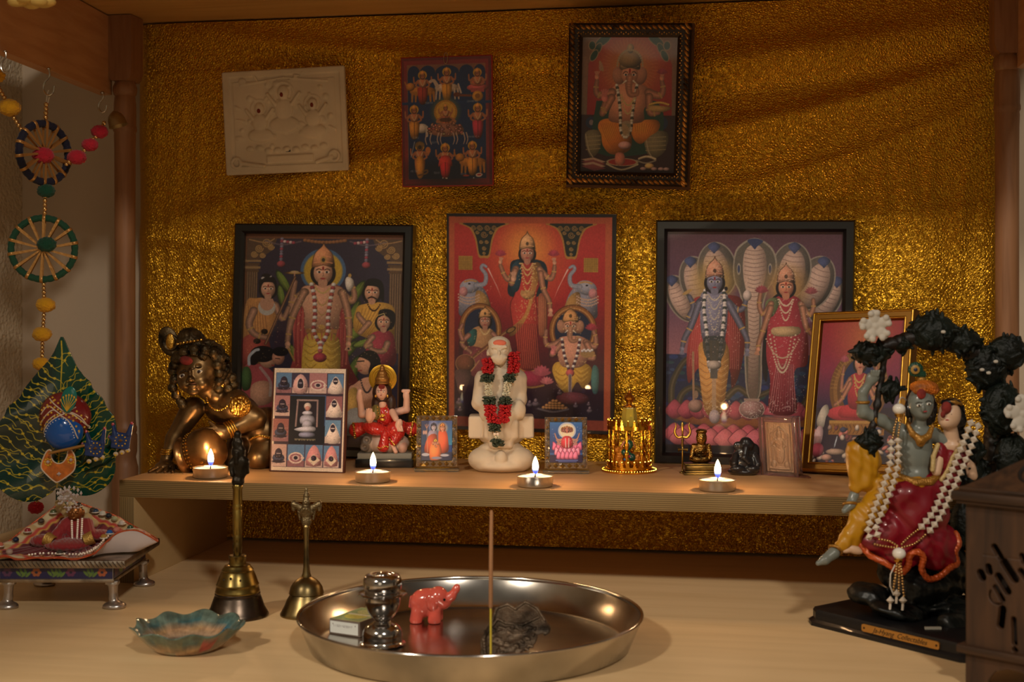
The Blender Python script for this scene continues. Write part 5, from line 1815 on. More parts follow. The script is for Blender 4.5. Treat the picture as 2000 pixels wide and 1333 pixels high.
# side edges curl back
Yc += .020 * np.clip((X0 + .022 - X) / .022, 0, 1) ** 2 + .020 * np.clip((X - X1 + .022) / .022, 0, 1) ** 2
v = np.stack([X, Yc, Z], -1).reshape(-1, 3)
i = np.arange(nx * nz).reshape(nz, nx)
f = np.stack([i[:-1, :-1], i[:-1, 1:], i[1:, 1:], i[1:, :-1]], -1).reshape(-1, 4)
o = raw('backdrop_cloth', v, f, gold, None, True, 180)
tag(o, 'crinkled metallic gold cloth hung across the back of the shrine behind all the pictures', 'cloth')

# ------------------------------------------------------------------ raised shelf
t = thing('riser_shelf', 'low beech plywood riser shelf carrying the candles, statues and framed prints', 'shelf', (0, 0, 0))
XS0, XS1, YS0, YS1 = -.663, .30, 1.345, 1.607


def ply(name, x0, x1, y0, y1, z0, z1, edge, face=beech):
	m = MB()
	m.box(x0, x1, y0, y1, z0, z1, bev=.0006)
	o = m.build(name, [face, edge], t, sharp=25)
	for p in o.data.polygons:
		if abs(p.normal.y) > .7 or (edge is ply_h and abs(p.normal.x) > .7):
			p.material_index = 1
	return o


ply('top_board', XS0, XS1, YS0, YS1, .0925, SHELF, ply_h, wood('beech shelf top', (196, 154, 106), (184, 140, 94), (1.2, 14, 14), 0.42))
ply('side_panel', XS0, XS0 + .0172, YS0, YS1, 0, .0925, ply_v, beech_v)
ply('side_panel', XS1 - .0172, XS1, YS0, YS1, 0, .0925, ply_v, beech_v)

# ------------------------------------------------------------------ tealights
alu = M('aluminium cup', (200, 196, 190), 0.28, 1.0)
wax = M('white candle wax', (250, 240, 220), 0.5, sub=0.6)
wick = M('burnt wick', (30, 20, 15), 0.9)
flame_m = bpy.data.materials.new('candle flame')
flame_m.use_nodes = True
q_ = flame_m.node_tree
pb = q_.nodes['Principled BSDF']
pb.inputs['Base Color'].default_value = (0, 0, 0, 1)
tcn = q_.nodes.new('ShaderNodeTexCoord')
sp_ = q_.nodes.new('ShaderNodeSeparateXYZ')
mr_ = q_.nodes.new('ShaderNodeMapRange')
mr_.inputs[1].default_value = 0
mr_.inputs[2].default_value = .019
crp = q_.nodes.new('ShaderNodeValToRGB')
crp.color_ramp.elements[0].color = (.09, .16, .95, 1)
crp.color_ramp.elements[0].position = .05
crp.color_ramp.elements[1].color = (1, .72, .34, 1)
crp.color_ramp.elements[1].position = .9
x = crp.color_ramp.elements.new(.24)
x.color = (.13, .20, .9, 1)
x = crp.color_ramp.elements.new(.38)
x.color = (1, .82, .55, 1)
crs = q_.nodes.new('ShaderNodeMapRange')
crs.inputs[1].default_value = .18
crs.inputs[2].default_value = .5
crs.inputs[3].default_value = 1.0
crs.inputs[4].default_value = 16.0
q_.links.new(tcn.outputs['Object'], sp_.inputs[0])
q_.links.new(sp_.outputs['Z'], mr_.inputs[0])
q_.links.new(mr_.outputs[0], crp.inputs[0])
q_.links.new(mr_.outputs[0], crs.inputs[0])
q_.links.new(crp.outputs[0], pb.inputs['Emission Color'])
q_.links.new(crs.outputs[0], pb.inputs['Emission Strength'])


def tealight(label, px, py):
	p, s = anchor(px, py)
	t = thing('tealight', label, 'candle', p, 0, 'burning tealights on the shelf')
	m = MB()
	m.lathe([(.0, .0003), (.0165, .0003), (.0182, .0012), (.0186, .0025), (.0188, .0108), (.0192, .0112), (.0191, .0116), (.0184, .0112), (.0182, .0095), (.0182, .002), (0, .002)], 48, cap=False)
	m.build('metal_cup', alu, t, sharp=60)
	MB().lathe([(.0181, .003), (.0181, .0103), (.0172, .0098), (.006, .0096), (0, .0096)], 40, cap=True).build('wax', wax, t, sharp=70)
	MB().tube([(0, 0, .0094), (.0003, 0, .012), (.0006, 0, .0138)], .0006, 6).build('wick', wick, t)
	pr = [(.0001, 0), (.0014, .0006), (.0024, .002), (.0031, .0045), (.0034, .0075), (.0032, .0105), (.0025, .0135), (.0014, .0165), (.0006, .0182), (.0001, .019)]
	m = MB().lathe(pr, 20)
	o = m.build('flame', flame_m, t, sharp=180, loc=(0.0004, 0, .0128))
	d = bpy.data.lights.new('candle_light', 'POINT')
	d.energy = .145
	d.color = (1.0, .58, .26)
	d.shadow_soft_size = .0035
	l = bpy.data.objects.new('candle_light', d)
	C.objects.link(l)
	l.location = p + Vector((.0004, 0, .0375))
	return t


tealight('burning tealight in front of the bronze crawling child, leftmost candle', 411, 933.5)
tealight('burning tealight in front of the small red-robed goddess figurine', 728, 942)
tealight('burning tealight in front of the white seated statue', 1045, 951)
tealight('burning tealight in front of the black figurine, rightmost candle', 1401, 958.8)
# ------------------------------------------------------------------ things on the shelf
def at(name, label, cat, px, py, z=SHELF, group=None, rz=YAW):
	p, s = anchor(px, py, z)
	return thing(name, label, cat, p, rz, group), s


paint = M('painted resin', (255, 255, 255), 0.42, vcol=True, coat=.15)
paint_gloss = M('glossy painted resin', (255, 255, 255), 0.2, vcol=True, coat=.6)
bronze2 = M('dark bronze casting', (126, 98, 62), 0.38, 0.85, noise=(38, .45), bump=(120, .12, .002), col2=(84, 64, 42))
bronze_hair = M('dark patinated bronze', (80, 66, 44), 0.45, 0.75, noise=(60, .6), bump=(160, .5, .003))
brassgold = M('bright brass detail', (214, 164, 72), 0.28, 1.0, bump=(300, .5, .002))
brass = M('aged brass', (128, 108, 62), 0.34, 1.0, noise=(40, .5), bump=(200, .15, .001))
goldm = M('polished gold plastic', (226, 166, 52), 0.18, 1.0)
vcpaint = paint


def face_parts(t, s, cx, cz, y, r, skin, eyes=(40, 20, 16), tilt=0, lips=(170, 60, 60), white=(235, 228, 215), mark=None, name='face_paint', look=0, gap=.42):
	"""painted eyes, brows, lips laid on the front of a head; y is the front surface depth"""
	m = MB()
	R = Matrix.Rotation(math.radians(-tilt), 4, 'Y')
	O = Matrix.Translation((cx, 0, cz)) @ R

	def add(x, z, yy, rad, col):
		p = O @ Vector((x * r, 0, z * r))
		m.ball((0, 0, 0), rad, 10, mat4=Matrix.Translation((p.x, y + yy, p.z)) @ R, col=col)
	for q in (-1, 1):
		add(q * gap, .05, .16 * abs(q) * r, (.22 * r, .07 * r, .12 * r), white)
		add(q * gap + look, .05, .10 * r, (.10 * r, .06 * r, .10 * r), eyes)
		for k in range(5):
			add(q * (.2 + .11 * k), .27 + .07 * math.sin(PI * k / 4), .12 * r + .05 * k * r * .6, (.07 * r, .04 * r, .03 * r), (40, 24, 18))
	add(0, -.55, .02 * r, (.2 * r, .06 * r, .07 * r), lips)
	if mark:
		add(0, .42, .02 * r, (.12 * r, .06 * r, .26 * r), mark)
	return m.build(name, paint, t, s, sharp=180, colored=True)


# ---------------- bronze crawling child with butter pot
t, s = at('crawling_child_statue', 'dark bronze statue of a crawling curly-haired child with a pot, leftmost on the shelf', 'statue', 410, 919)
c = lambda x, y, z: (x - 410, y, 919 - z)
body = [
	E(c(452, 52, 815), (48, 50, 42), (0, 25, 0)), E(c(505, 85, 850), (50, 58, 48)), E(c(430, 22, 800), (34, 30, 30)), E(c(420, 6, 772), (20, 20, 20)),
	E(c(455, 8, 792), (33, 30, 32)),
	K(c(458, 4, 795), c(498, 2, 818), 27, 21), K(c(498, 2, 818), c(446, -26, 842), 20, 14), E(c(432, -32, 842), (22, 12, 15), (0, 12, 0)),
	K(c(372, 22, 800), c(338, 8, 858), 24, 16), K(c(338, 8, 858), c(326, -6, 898), 15, 11), E(c(328, -18, 908), (20, 20, 9)),
	K(c(520, 70, 865), c(500, 26, 900), 36, 22), K(c(500, 26, 900), c(530, 70, 905), 20, 15), E(c(532, 88, 905), (16, 24, 12)),
	K(c(462, 74, 860), c(450, 26, 898), 32, 20),
]
for k in range(4):
	a0 = c(424 - 1 * k, -40, 834 + 6 * k)
	a1 = c(408 - 1 * k, -44, 835 + 6.5 * k)
	a2 = c(397 + 2 * k, -40, 840 + 6.5 * k)
	body += [K(a0, a1, 4.4, 3.8, k=1), K(a1, a2, 3.8, 3.0, k=1)]
body += [K(c(430, -38, 832), c(418, -36, 822), 4.5, 3.5, k=1)]
for k in range(4):
	b0 = c(320 + 8 * k, -26, 908)
	b1 = c(310 + 13 * k, -42, 913)
	body += [K(b0, b1, 5, 3.8, k=1), K(b1, c(305 + 15 * k, -50, 916), 3.8, 3.0, k=1)]
body += [K(c(342, -18, 906), c(356, -30, 912), 5, 3.5, k=1)]
head_ = [E(c(390, -2, 722), (44, 44, 48)), E(c(386, -28, 738), (33, 22, 31)), E(c(372, -40, 748), (12, 12, 11)), E(c(403, -38, 748), (13, 12, 12)),
         E(c(385, -54, 738), (6.5, 7, 6), k=3), E(c(383, -47, 728), (4, 6, 10), k=3), E(c(379, -55, 741), (3, 4, 3), k=1), E(c(391, -55, 740), (3, 4, 3), k=1),
         E(c(387, -50, 751), (11, 5, 3.2), k=1.5), E(c(388, -49, 756), (8, 5, 2.8), k=1.5), E(c(388, -44, 763), (11, 9, 7)), K(c(398, 0, 755), c(425, 12, 780), 19, 22),
         E(c(365, -44, 722), (8, 4, 5), k=1, op='-'), E(c(399, -46, 713), (8, 4, 5), k=1, op='-')]
sculpt('body', bronze2, body, t, s, 1.5, 7, flat0=.6)
sculpt('head', bronze2, head_, t, s, 1.2, 4)
hair = []
g = np.random.default_rng(4)
for k in range(150):
	th = g.uniform(0, 2 * PI)
	ph = g.uniform(-.5, 1.45)
	x, y, z = math.cos(ph) * math.cos(th), math.cos(ph) * math.sin(th), math.sin(ph)
	if y < -.35 and z < .42 and abs(x) < .86:
		continue
	hair.append(E((392 - 410 + 54 * x, 2 + 50 * y, 197 + 53 * z), (g.uniform(6, 10), g.uniform(6, 9), g.uniform(6, 10))))
for (x, z, y) in ((342, 742, -8), (338, 757, -4), (344, 772, 0), (352, 784, 4), (440, 745, -6), (446, 760, 0), (452, 738, 4), (444, 722, -12), (340, 724, -12), (436, 700, -26), (432, 712, -30), (434, 728, -26), (432, 744, -20), (430, 758, -14), (424, 688, -32), (408, 682, -36), (388, 682, -38), (368, 688, -36), (352, 700, -28), (345, 712, -20), (455, 752, 8), (356, 792, 4)):
	hair.append(E(c(x, y, z), (9.5, 9, 9.5)))
hair += [E((392 - 410, 6, 197), (49, 44, 50))]
hair += [E(c(386, -46, 738), (36, 26, 46), k=2, op='-')]
sculpt('curly_hair', bronze_hair, hair, t, s, 1.4, 2, bumps=[(.9, .5, (1, .3, .6))])
sculpt('topknot', bronze_hair, [E(c(372, 4, 668), (29, 27, 24)), E(c(370, 4, 655), (22, 20, 15)), T(c(374, 2, 690), 27, 5, (90, 0, 0))], t, s, 1.4, 4, bumps=[(.55, .8, (1, 0, 0))])
sculpt('feather_ornament', bronze_hair, [E(c(330, 0, 667), (20, 6, 30), (0, -18, 0)), T(c(334, -5, 670), 13, 2.5), K(c(338, 0, 690), c(352, 0, 700), 5, 5)], t, s, 1.2, 2)
m = MB()
m.ball(c(334, -6, 668), (9, 3, 17), 14)
m.build('feather_eye', brassgold, t, s)
m = MB()
for k in range(8):
	m.ball(c(352 + 6.5 * k, -26 + .6 * abs(k - 3.5) * 3, 672 - 1.1 * k), (3.4, 3.4, 3.4), 8)
m.build('headband', brassgold, t, s)
m = MB()
for k in range(18):
	th = PI * (.05 + .9 * k / 17)
	m.ball(c(428 - 24 * math.cos(th) + 4, -16 - 14 * math.sin(th) * .6, 772 + 34 * math.sin(th) * .8), 2.4, 6)
m.build('necklace', brassgold, t, s)
MB().ball(c(349, -6, 766), (4, 4, 6), 8).build('earring', brassgold, t, s)
MB().ball(c(436, -14, 752), (7, 5, 6), 8).build('earring', brassgold, t, s)
m = MB()
for k in range(16):
	m.ball(c(482 + 3.3 * k, 36 - 28 * math.sin(PI * k / 15), 862 - 3 * math.sin(PI * k / 15) * 3), (3.6, 3.6, 3.2), 6)
m.build('waist_chain', brassgold, t, s)
sculpt('armlet', brassgold, [E(c(474, -24, 792), (22, 10, 21), (0, 0, 20)), E(c(474, -33, 790), (12, 5, 12)), E(c(474, -37, 790), (5, 4, 5), k=1)], t, s, 1.2, 2, bumps=[(.9, .9, (1, 0, .6))])
m = MB()
for k in range(4):
	pc = Vector(c(462 - 4.0 * k, -20 - 1.5 * k, 834 + 1.6 * k))
	ax = Matrix.Translation(pc) @ Matrix.Rotation(math.radians(62), 4, 'Y') @ Matrix.Rotation(math.radians(-20), 4, 'X')
	m.lathe([(15.2, -2), (17.2, -1.5), (17.6, 0), (17.2, 1.5), (15.2, 2)], 24, mat4=ax, cap=False)
m.build('bracelet', brassgold, t, s)
m = MB()
for k in range(3):
	ax = Matrix.Translation(c(331 - 1.5 * k, -2, 878 + 4 * k))
	m.lathe([(12.5, -2), (14.5, -1.5), (14.8, 0), (14.5, 1.5), (12.5, 2)], 20, mat4=ax, cap=False)
m.build('bracelet', brassgold, t, s)
pot = MB()
pot.lathe([(0, 34), (16, 34), (20, 33), (34, 26), (41, 14), (43, 2), (42, -10), (38, -24), (33, -32), (30, -36), (31, -40), (36, -44), (37.5, -48), (36.5, -51), (32, -50), (28, -46), (0, -40)], 48, mat4=Matrix.Translation(c(412, -36, 874)) @ Matrix.Rotation(math.radians(72), 4, 'Y') @ Matrix.Rotation(math.radians(14), 4, 'X'), cap=False)
o = pot.build('butter_pot', M('coppery bronze', (156, 118, 74), 0.3, .9, noise=(30, .3)), t, s)
m = MB()
Mx = Matrix.Translation(c(412, -36, 874)) @ Matrix.Rotation(math.radians(72), 4, 'Y') @ Matrix.Rotation(math.radians(14), 4, 'X')
for q in (-22, -27):
	for k in range(34):
		th = 2 * PI * k / 34
		m.ball((39.5 * math.cos(th), 39.5 * math.sin(th), q - (0 if q > -25 else 0)), (1.7, 1.7, 1.7), 6, mat4=Mx)
for k in range(13):
	th = math.radians(-62 + 8 * k)
	m.ball((43.5 * math.cos(th) * (1 - .0 * k), 43.5 * math.sin(th), 2 + 4 * math.sin(k)), (2.4, 2.4, 3), 6, mat4=Mx)
m.build('pot_beading', brassgold, o, s)
fm = face_parts(t, s, c(384, 0, 0)[0], c(0, 0, 730)[2], -51, 33, None, tilt=14, gap=.50, lips=(110, 66, 40), white=(205, 196, 180))
sculpt('forehead_mark', M('red vermilion powder', (120, 34, 26), .8, noise=(90, .4)), [E(c(374, -43, 703), (13, 3.5, 9), (0, 10, 0))], t, s, .8, 1)

# ---------------- small red robed seated goddess figurine
t, s = at('seated_goddess_figurine', 'small red-robed seated goddess figurine with a gold halo on a black base', 'figurine', 752, 913)
c = lambda x, y, z: (x - 752, y, 913 - z)
m = MB()
m.box(-57, 57, -14, 62, 0, 17, bev=3)
m.build('base', M('black glossy plinth', (18, 16, 15), .25, coat=.5), t, s)
m = MB()
m.box(-53, 53, -10, 56, 17, 28, bev=1.5)
m.build('plinth', M('grey stone plinth', (128, 128, 120), .5), t, s)
skp = (226, 178, 156)
sculpt('lotus_rock', paint, [E(c(752, 24, 868), (46, 34, 22), col=(196, 172, 158)), E(c(718, 8, 868), (14, 12, 18), col=(150, 136, 124)), T(c(716, -2, 860), 6, 3, col=(96, 86, 78)), T(c(712, -2, 873), 6, 3, col=(96, 86, 78)), E(c(785, 8, 876), (10, 12, 12), col=(205, 160, 140))], t, s, 1.0, 4)
red = (190, 44, 38)
sculpt('robe', paint_gloss, [E(c(750, 18, 812), (19, 15, 24), col=red), E(c(732, 0, 838), (26, 18, 13), (0, 12, 0), col=red), E(c(772, 0, 838), (24, 18, 15), (0, -30, 0), col=red), K(c(780, -4, 846), c(770, -8, 862), 11, 9, col=red),
                             K(c(712, 16, 836), c(694, 20, 842), 10, 15, col=red, k=2), K(c(790, 16, 836), c(802, 20, 840), 10, 14, col=red, k=2),
                             K(c(753, -12, 846), c(750, -12, 872), 7, 11, col=red, k=2),
                             E(c(733, 8, 806), (9, 10, 16), col=(120, 110, 60))], t, s, .9, 4, bumps=[(.8, .5, (1, 0, .3))])
sculpt('skin', paint, [E(c(745, 4, 766), (11.5, 11, 15), col=skp), K(c(746, 10, 778), c(746, 12, 792), 7, 8, col=skp), E(c(745, -6.5, 766), (1.6, 2.2, 3.2), k=1, col=skp),
                       K(c(722, 22, 810), c(704, 22, 812), 8, 7, col=skp), K(c(704, 22, 812), c(701, 18, 784), 7, 6, col=skp), E(c(700, 16, 778), (6.5, 5, 10), col=skp), K(c(700, 16, 770), c(701, 16, 766), 5, 5, col=skp),
                       K(c(770, 22, 808), c(792, 22, 802), 8, 7, col=skp), K(c(792, 22, 802), c(793, 18, 780), 7, 6, col=skp), E(c(792, 16, 774), (6.5, 5, 9), col=skp), K(c(786, 16, 765), c(797, 16, 765), 3.5, 3.5, col=skp),
                       K(c(732, 6, 806), c(722, -4, 822), 7, 6, col=skp), E(c(722, -12, 811), (8, 4.5, 13), col=skp),
                       K(c(766, 6, 806), c(774, -8, 818), 7, 6, col=skp), E(c(780, -14, 828), (7, 4.5, 11), (0, 20, 0), col=skp), K(c(765, -6, 864), c(774, -10, 882), 5, 4, col=skp)]
       + [K(c(717 + 3.5 * k, -13, 806), c(717.5 + 3.2 * k, -14, 797 + abs(k - 1.5)), 1.9, 1.5, k=.5, col=skp) for k in range(4)] + [K(c(776 + 3.3 * k, -16, 832), c(779 + 3 * k, -17, 841), 1.8, 1.4, k=.5, col=skp) for k in range(4)], t, s, .75, 2.5)
sculpt('hair', paint, [E(c(745, 12, 768), (19, 14, 22), col=(58, 38, 30)), E(c(733, 14, 792), (9, 10, 20), col=(58, 38, 30)), E(c(763, 14, 790), (9, 10, 18), col=(58, 38, 30)), E(c(745, -3, 770), (11, 14, 14), k=1, op='-')], t, s, .9, 3)
m = MB()
m.lathe([(0, -2), (24, -2), (27, -1), (27.5, 1), (24, 2.2), (0, 2.2)], 40, mat4=Matrix.Translation(c(745.5, 22, 741)) @ Matrix.Rotation(PI / 2, 4, 'X'), cap=False)
for r_ in (22, 18, 14):
	m.tube([(745.5 - 752 + r_ * math.cos(q), 19.5, 913 - 741 + r_ * math.sin(q)) for q in np.linspace(0, 2 * PI, 40)[:-1]], .9, 6, closed=True)
m.build('halo', M('gold painted halo', (196, 148, 44), .35, .7), t, s)
sculpt('crown', M('worn gold paint', (150, 104, 50), .4, .6), [E(c(746, 6, 742), (14, 12, 10)), E(c(746, 6, 732), (10, 9, 10)), E(c(746, 6, 722), (5, 5, 9)), T(c(746, 6, 749), 12, 2.5, (90, 0, 0))], t, s, .9, 2)
m = MB()
for k in range(11):
	th = PI * (k / 10)
	m.ball(c(746 - 9 * math.cos(th), 0 - 2 * math.sin(th), 796 + 19 * math.sin(th)), 1.6, 6)
m.ball(c(747, -3, 812), (4, 2, 4), 8).ball(c(747, -4, 820), (6, 2, 3), 8)
m.build('necklace', brassgold, t, s)
for x_ in (734, 757):
	MB().ball(c(x_, -2, 774), (2.4, 2.4, 3), 6).build('earring', brassgold, t, s)
for side in (0, 1):
	m = MB()
	for k in range(8):
		m.ball(c(805.5 - .7 * k, 8, 826 + 4 * k) if side else c(689.5 + .5 * k, 6, 828 + 4 * k), (3, 3, 2.4), 6)
	m.build('gold_trim', brassgold, t, s)
m = MB()
for k in range(7):
	m.ball(c(740 + 3.3 * k, -22, 872 + 2 * math.sin(k)), (2.2, 2, 1.6), 6)
m.build('gold_trim', brassgold, t, s)
m = MB()
for k in range(6):
	m.ball(c(763 + 1.8 * k, -17, 857 + 2.2 * k), (2.2, 2, 1.8), 6)
m.build('gold_trim', brassgold, t, s)
face_parts(t, s, c(745, 0, 0)[0], c(0, 0, 766)[2], -8.2, 10.5, skp, mark=(150, 30, 30))
sculpt('forehead_mark', MATS['red vermilion powder'], [E(c(746, -5, 755), (6.5, 2, 6))], t, s, .8, 1)


# ---------------- white carved seated old man with a garland
t, s = at('seated_saint_statue', 'off-white carved stone statue of a bearded man seated on a block, wearing a garland', 'statue', 979, 921)
c = lambda x, y, z: (x - 979, y, 921 - z)
stone = M('off-white carved stone', (200, 184, 162), .65, noise=(25, .05), bump=(90, .12, .002))
sculpt('base', stone, [E(c(950, 6, 898), (36, 40, 25)), E(c(1008, 6, 898), (36, 40, 25)), E(c(979, -8, 908), (48, 36, 15)), B(c(979, 16, 900), (50, 38, 18), rd=12), E(c(979, -30, 894), (12, 12, 17), k=3), E(c(979, 14, 876), (42, 34, 14)),
                       K(c(940, -20, 908), c(1000, -24, 912), 8, 7, k=3)], t, s, 1.3, 6, flat0=0)
sculpt('seat_block', stone, [B(c(979, 26, 835), (64, 34, 22), rd=5), E(c(979, 20, 858), (42, 32, 16)), B(c(979, -4, 850), (24, 22, 26), rd=8), B(c(979, 0, 838), (34, 28, 20), rd=8)], t, s, 1.3, 8)
sculpt('robed_body', stone, [E(c(979, 22, 770), (40, 32, 52)), E(c(980, 20, 735), (37, 26, 30)), E(c(980, 18, 722), (28, 20, 20)), K(c(944, 18, 742), c(938, 10, 788), 18, 16), K(c(938, 10, 788), c(952, -14, 792), 15, 10),
                             K(c(1012, 18, 742), c(1014, 10, 780), 18, 15), K(c(1014, 10, 782), c(1014, -12, 806), 13, 10), E(c(1014, -14, 800), (12, 10, 19)),
                             E(c(960, 0, 808), (24, 30, 20), (0, -16, 0)), E(c(998, 0, 806), (22, 28, 20)), K(c(964, -20, 812), c(966, -20, 850), 14, 13), K(c(992, -18, 812), c(990, -18, 850), 14, 13)], t, s, 1.2, 7, bumps=[(.28, .6, (1, .2, .3))])
sculpt('head', stone, [E(c(975, 2, 684), (21, 20, 22)), E(c(975, 2, 672), (21.5, 20, 15)), E(c(975, -12, 700), (14, 11, 13)), E(c(975, -19, 690), (3.2, 4.5, 6), k=2), E(c(954, 3, 690), (4, 5, 7), k=2), E(c(996, 3, 690), (4, 5, 7), k=2), E(c(967, -17, 684), (4, 2.5, 2.6), k=1, op='-'),
                       E(c(983, -17, 684), (4, 2.5, 2.6), k=1, op='-'), E(c(966, -14, 698), (7, 6, 5), k=2), E(c(984, -14, 698), (7, 6, 5), k=2), K(c(962, -15, 678), c(988, -15, 678), 3, 3, k=2), K(c(990, 12, 676), c(997, 16, 694), 7, 5), K(c(975, 8, 700), c(978, 16, 718), 13, 18)], t, s, .9, 3, bumps=[(.7, .25, (1, 0, .2))])
sculpt('forehead_mark', M('faded orange powder', (206, 108, 84), .8), [E(c(976, -14, 670), (13, 5, 6.5))], t, s, .8, 1)

# garland
tg, s = at('flower_garland', 'garland of red, dark green and white cloth flowers around the neck of the white statue', 'garland', 979, 921)
gr_red = M('red cloth petals', (176, 24, 28), .7)
gr_grn = M('dark green cloth leaves', (52, 62, 46), .6)
gr_wht = M('cream jasmine buds', (206, 200, 176), .5)


def tuft(pts, r, n, mat, name, parent, s, seed, pet=(4.2, 1.2, 2.4), lay=None):
	g = np.random.default_rng(seed)
	p = spline(pts, 12)
	m = MB()
	for k in range(n):
		q = p[min(int(k / n * (len(p) - 1)), len(p) - 1)]
		th = g.uniform(0, 2 * PI) if lay is None else lay * k
		rr = r * g.uniform(.55, 1)
		d = Vector((math.cos(th), math.sin(th), g.uniform(-.5, .5)))
		M4 = Matrix.Translation((q[0] + d.x * rr, q[1] + d.y * rr, q[2] + g.uniform(-1, 1))) @ d.to_track_quat('X', 'Z').to_matrix().to_4x4() @ Matrix.Rotation(g.uniform(0, PI), 4, 'X')
		m.ball((0, 0, 0), pet, 8, mat4=M4)
	return m.build(name, mat, parent, s, sharp=180)


LY = -24
for side, X in ((-1, [953, 952, 953, 956, 966]), (1, [1004, 996, 991, 988, 980])):
	q = 1 if side > 0 else 0
	tuft([c(X[0] + (-1 if q == 0 else 0), 2, 690 if q else 702), c(X[0], -10, 712 if q else 716), c(X[0] - (2 if q else 0), -14, 728)], 9, 150, gr_red, 'red_flowers', tg, s, 5 + q, (5.2, 1.3, 2.6))
	tuft([c(X[1] - (0 if q else -2), -17, 732), c(X[1], -20, 745)], 10, 60, gr_grn, 'green_leaves', tg, s, 8 + q, (6, 1.5, 3))
	tuft([c(X[2] + 2 * q, -22, 744), c(X[3] - 0, -22, 772)], 5.5, 60, gr_wht, 'white_buds', tg, s, 11 + q, (4.5, 1.5, 1.5), lay=1.3)
	tuft([c(X[3], -24, 776), c(X[3] - (0 if q else 0), -26, 788)], 9.5, 60, gr_grn, 'green_leaves', tg, s, 14 + q, (6, 1.5, 3))
	tuft([c(988 if q else 957, -30, 790), c(985 if q else 960, -36, 808), c(981 if q else 966, -42, 822)], 9.5, 170, gr_red, 'red_flowers', tg, s, 17 + q, (5.4, 1.3, 2.7))
tuft([c(966, -42, 826), c(968, -43, 838)], 8.5, 50, gr_grn, 'green_leaves', tg, s, 21, (6.5, 1.6, 3))
MB().ball(c(967, -46, 844), 3.4, 10).ball(c(973, -47, 844), 3.4, 10).build('pearl', M('small pearl', (226, 205, 186), .25, coat=.5), tg, s)
tuft([c(970, -44, 848), c(971, -44, 852)], 5, 16, gr_wht, 'white_buds', tg, s, 23, (3, 1.5, 1.5))
tuft([c(970, -44, 856), c(974, -43, 866)], 8.5, 44, gr_grn, 'green_leaves', tg, s, 24, (7, 1.6, 3.4))

# ---------------- two clear acrylic picture stands
acr = M('clear acrylic', (225, 215, 200), .06, trans=.92, ior=1.45)
goldfac = M('gold faceted border', (196, 150, 70), .25, .8, bump=(160, .6, .003))


def stand(label, x0, x1, ytop, ybot, yfoot, artf, pgain):
	xc = (x0 + x1) / 2
	t, s = at('acrylic_picture_stand', label, 'picture stand', xc, yfoot - 1)
	w_ = (x1 - x0) / 2
	zt, zb_ = yfoot - 1 - ytop, yfoot - 1 - ybot
	tilt = Matrix.Translation((0, -5, zb_)) @ Matrix.Rotation(math.radians(-7), 4, 'X')
	h = zt - zb_
	m = MB()
	b_ = 9
	m.box(-w_, w_, 0, 2.2, 0, h, mat4=tilt, bev=.8)
	m.build('acrylic_panel', acr, t, s)
	# scalloped border
	for x_ in (-w_ + 6, w_ - 6):
		m = MB()
		for k in range(5):
			m.ball((x_, -1.0, 10 + (h - 20) * k / 4), (5.2, 2.8, h / 11), 10, mat4=tilt)
		m.build('scalloped_edge', acr, t, s)
	m = MB()
	for k in range(6):
		for z_ in (5, h - 5):
			m.bicone((-w_ + 8 + (2 * w_ - 16) * k / 5, .6, z_), 5.5, 5.0, 4, mat4=tilt)
	for k in range(8):
		for x_ in (-w_ + 5, w_ - 5):
			m.bicone((x_, .8, 10 + (h - 20) * k / 7), 3.8, 5.0, 4, mat4=tilt)
	m.build('facet_border', goldfac, t, s)
	m = MB()
	m.box(-w_ - 4, w_ + 4, -12, 14, 1.5, 6, bev=1)
	m.box(-w_ - 2, -w_ + 18, -12, 16, 0, 2).box(w_ - 18, w_ + 2, -12, 16, 0, 2)
	m.build('foot', acr, t, s)
	o = artf().mesh('print', paper_glass, t, (2 * w_ - 20) * s, (h - 22) * s, 0, 0, 0, gain=pgain)
	o.matrix_local = Matrix.Translation(Vector((-(w_ - 10), -6.6, zb_ + 12)) * s) @ Matrix.Rotation(math.radians(-7), 4, 'X')
	mm = MB()
	mm.box(-(w_ - 9), w_ - 9, -.8, -.1, 11, h - 10, mat4=tilt)
	mm.build('print_backing', black_frame, t, s)
	return t


def art_fam():
	a = Art(180, 318, 418, 626, 72, 92, (40, 70, 150))
	a.grad((70, 90, 160), (50, 140, 190), 318, 500)
	a.rect(180, 318, 240, 626, (40, 40, 80), .7)
	a.el(340, 375, 36, 36, (245, 190, 130), .9, soft=.4)
	a.el(272, 360, 34, 40, (150, 150, 200), .8, soft=.4)
	a.rect(180, 560, 418, 626, (60, 60, 90))
	a.poly([(240, 400), (300, 395), (310, 470), (300, 570), (225, 560), (230, 470)], (150, 140, 170), sp=3, sh=.4)
	a.poly([(235, 440), (300, 430), (290, 560), (205, 560)], (190, 80, 50), sp=3, sh=.4)
	a.poly([(315, 400), (370, 400), (388, 480), (385, 560), (300, 560), (310, 470)], (225, 90, 50), sp=3, sh=.4)
	head(a, 276, 372, 18, (190, 180, 200), (60, 50, 70), DK, crown_h=.9)
	head(a, 343, 378, 18, (235, 150, 110), (235, 130, 60), (120, 60, 40), crown_h=1.2)
	a.ln([(222, 345), (230, 560)], 4, (210, 160, 120)).ln([(210, 350), (222, 375), (236, 350)], 4, (220, 150, 110), sp=3)
	for q in (200, 215):
		a.el(q, 410, 8, 16, (205, 160, 150))
	a.poly([(255, 500), (325, 500), (330, 620), (250, 620)], (240, 120, 60), sp=3, sh=.5)
	elephant_face(a, 290, 492, 13, (240, 150, 110), (240, 170, 60))
	a.el(215, 580, 30, 12, (190, 190, 210)).el(360, 585, 34, 10, (190, 190, 210))
	a.el(300, 606, 40, 10, (150, 150, 180))
	return a


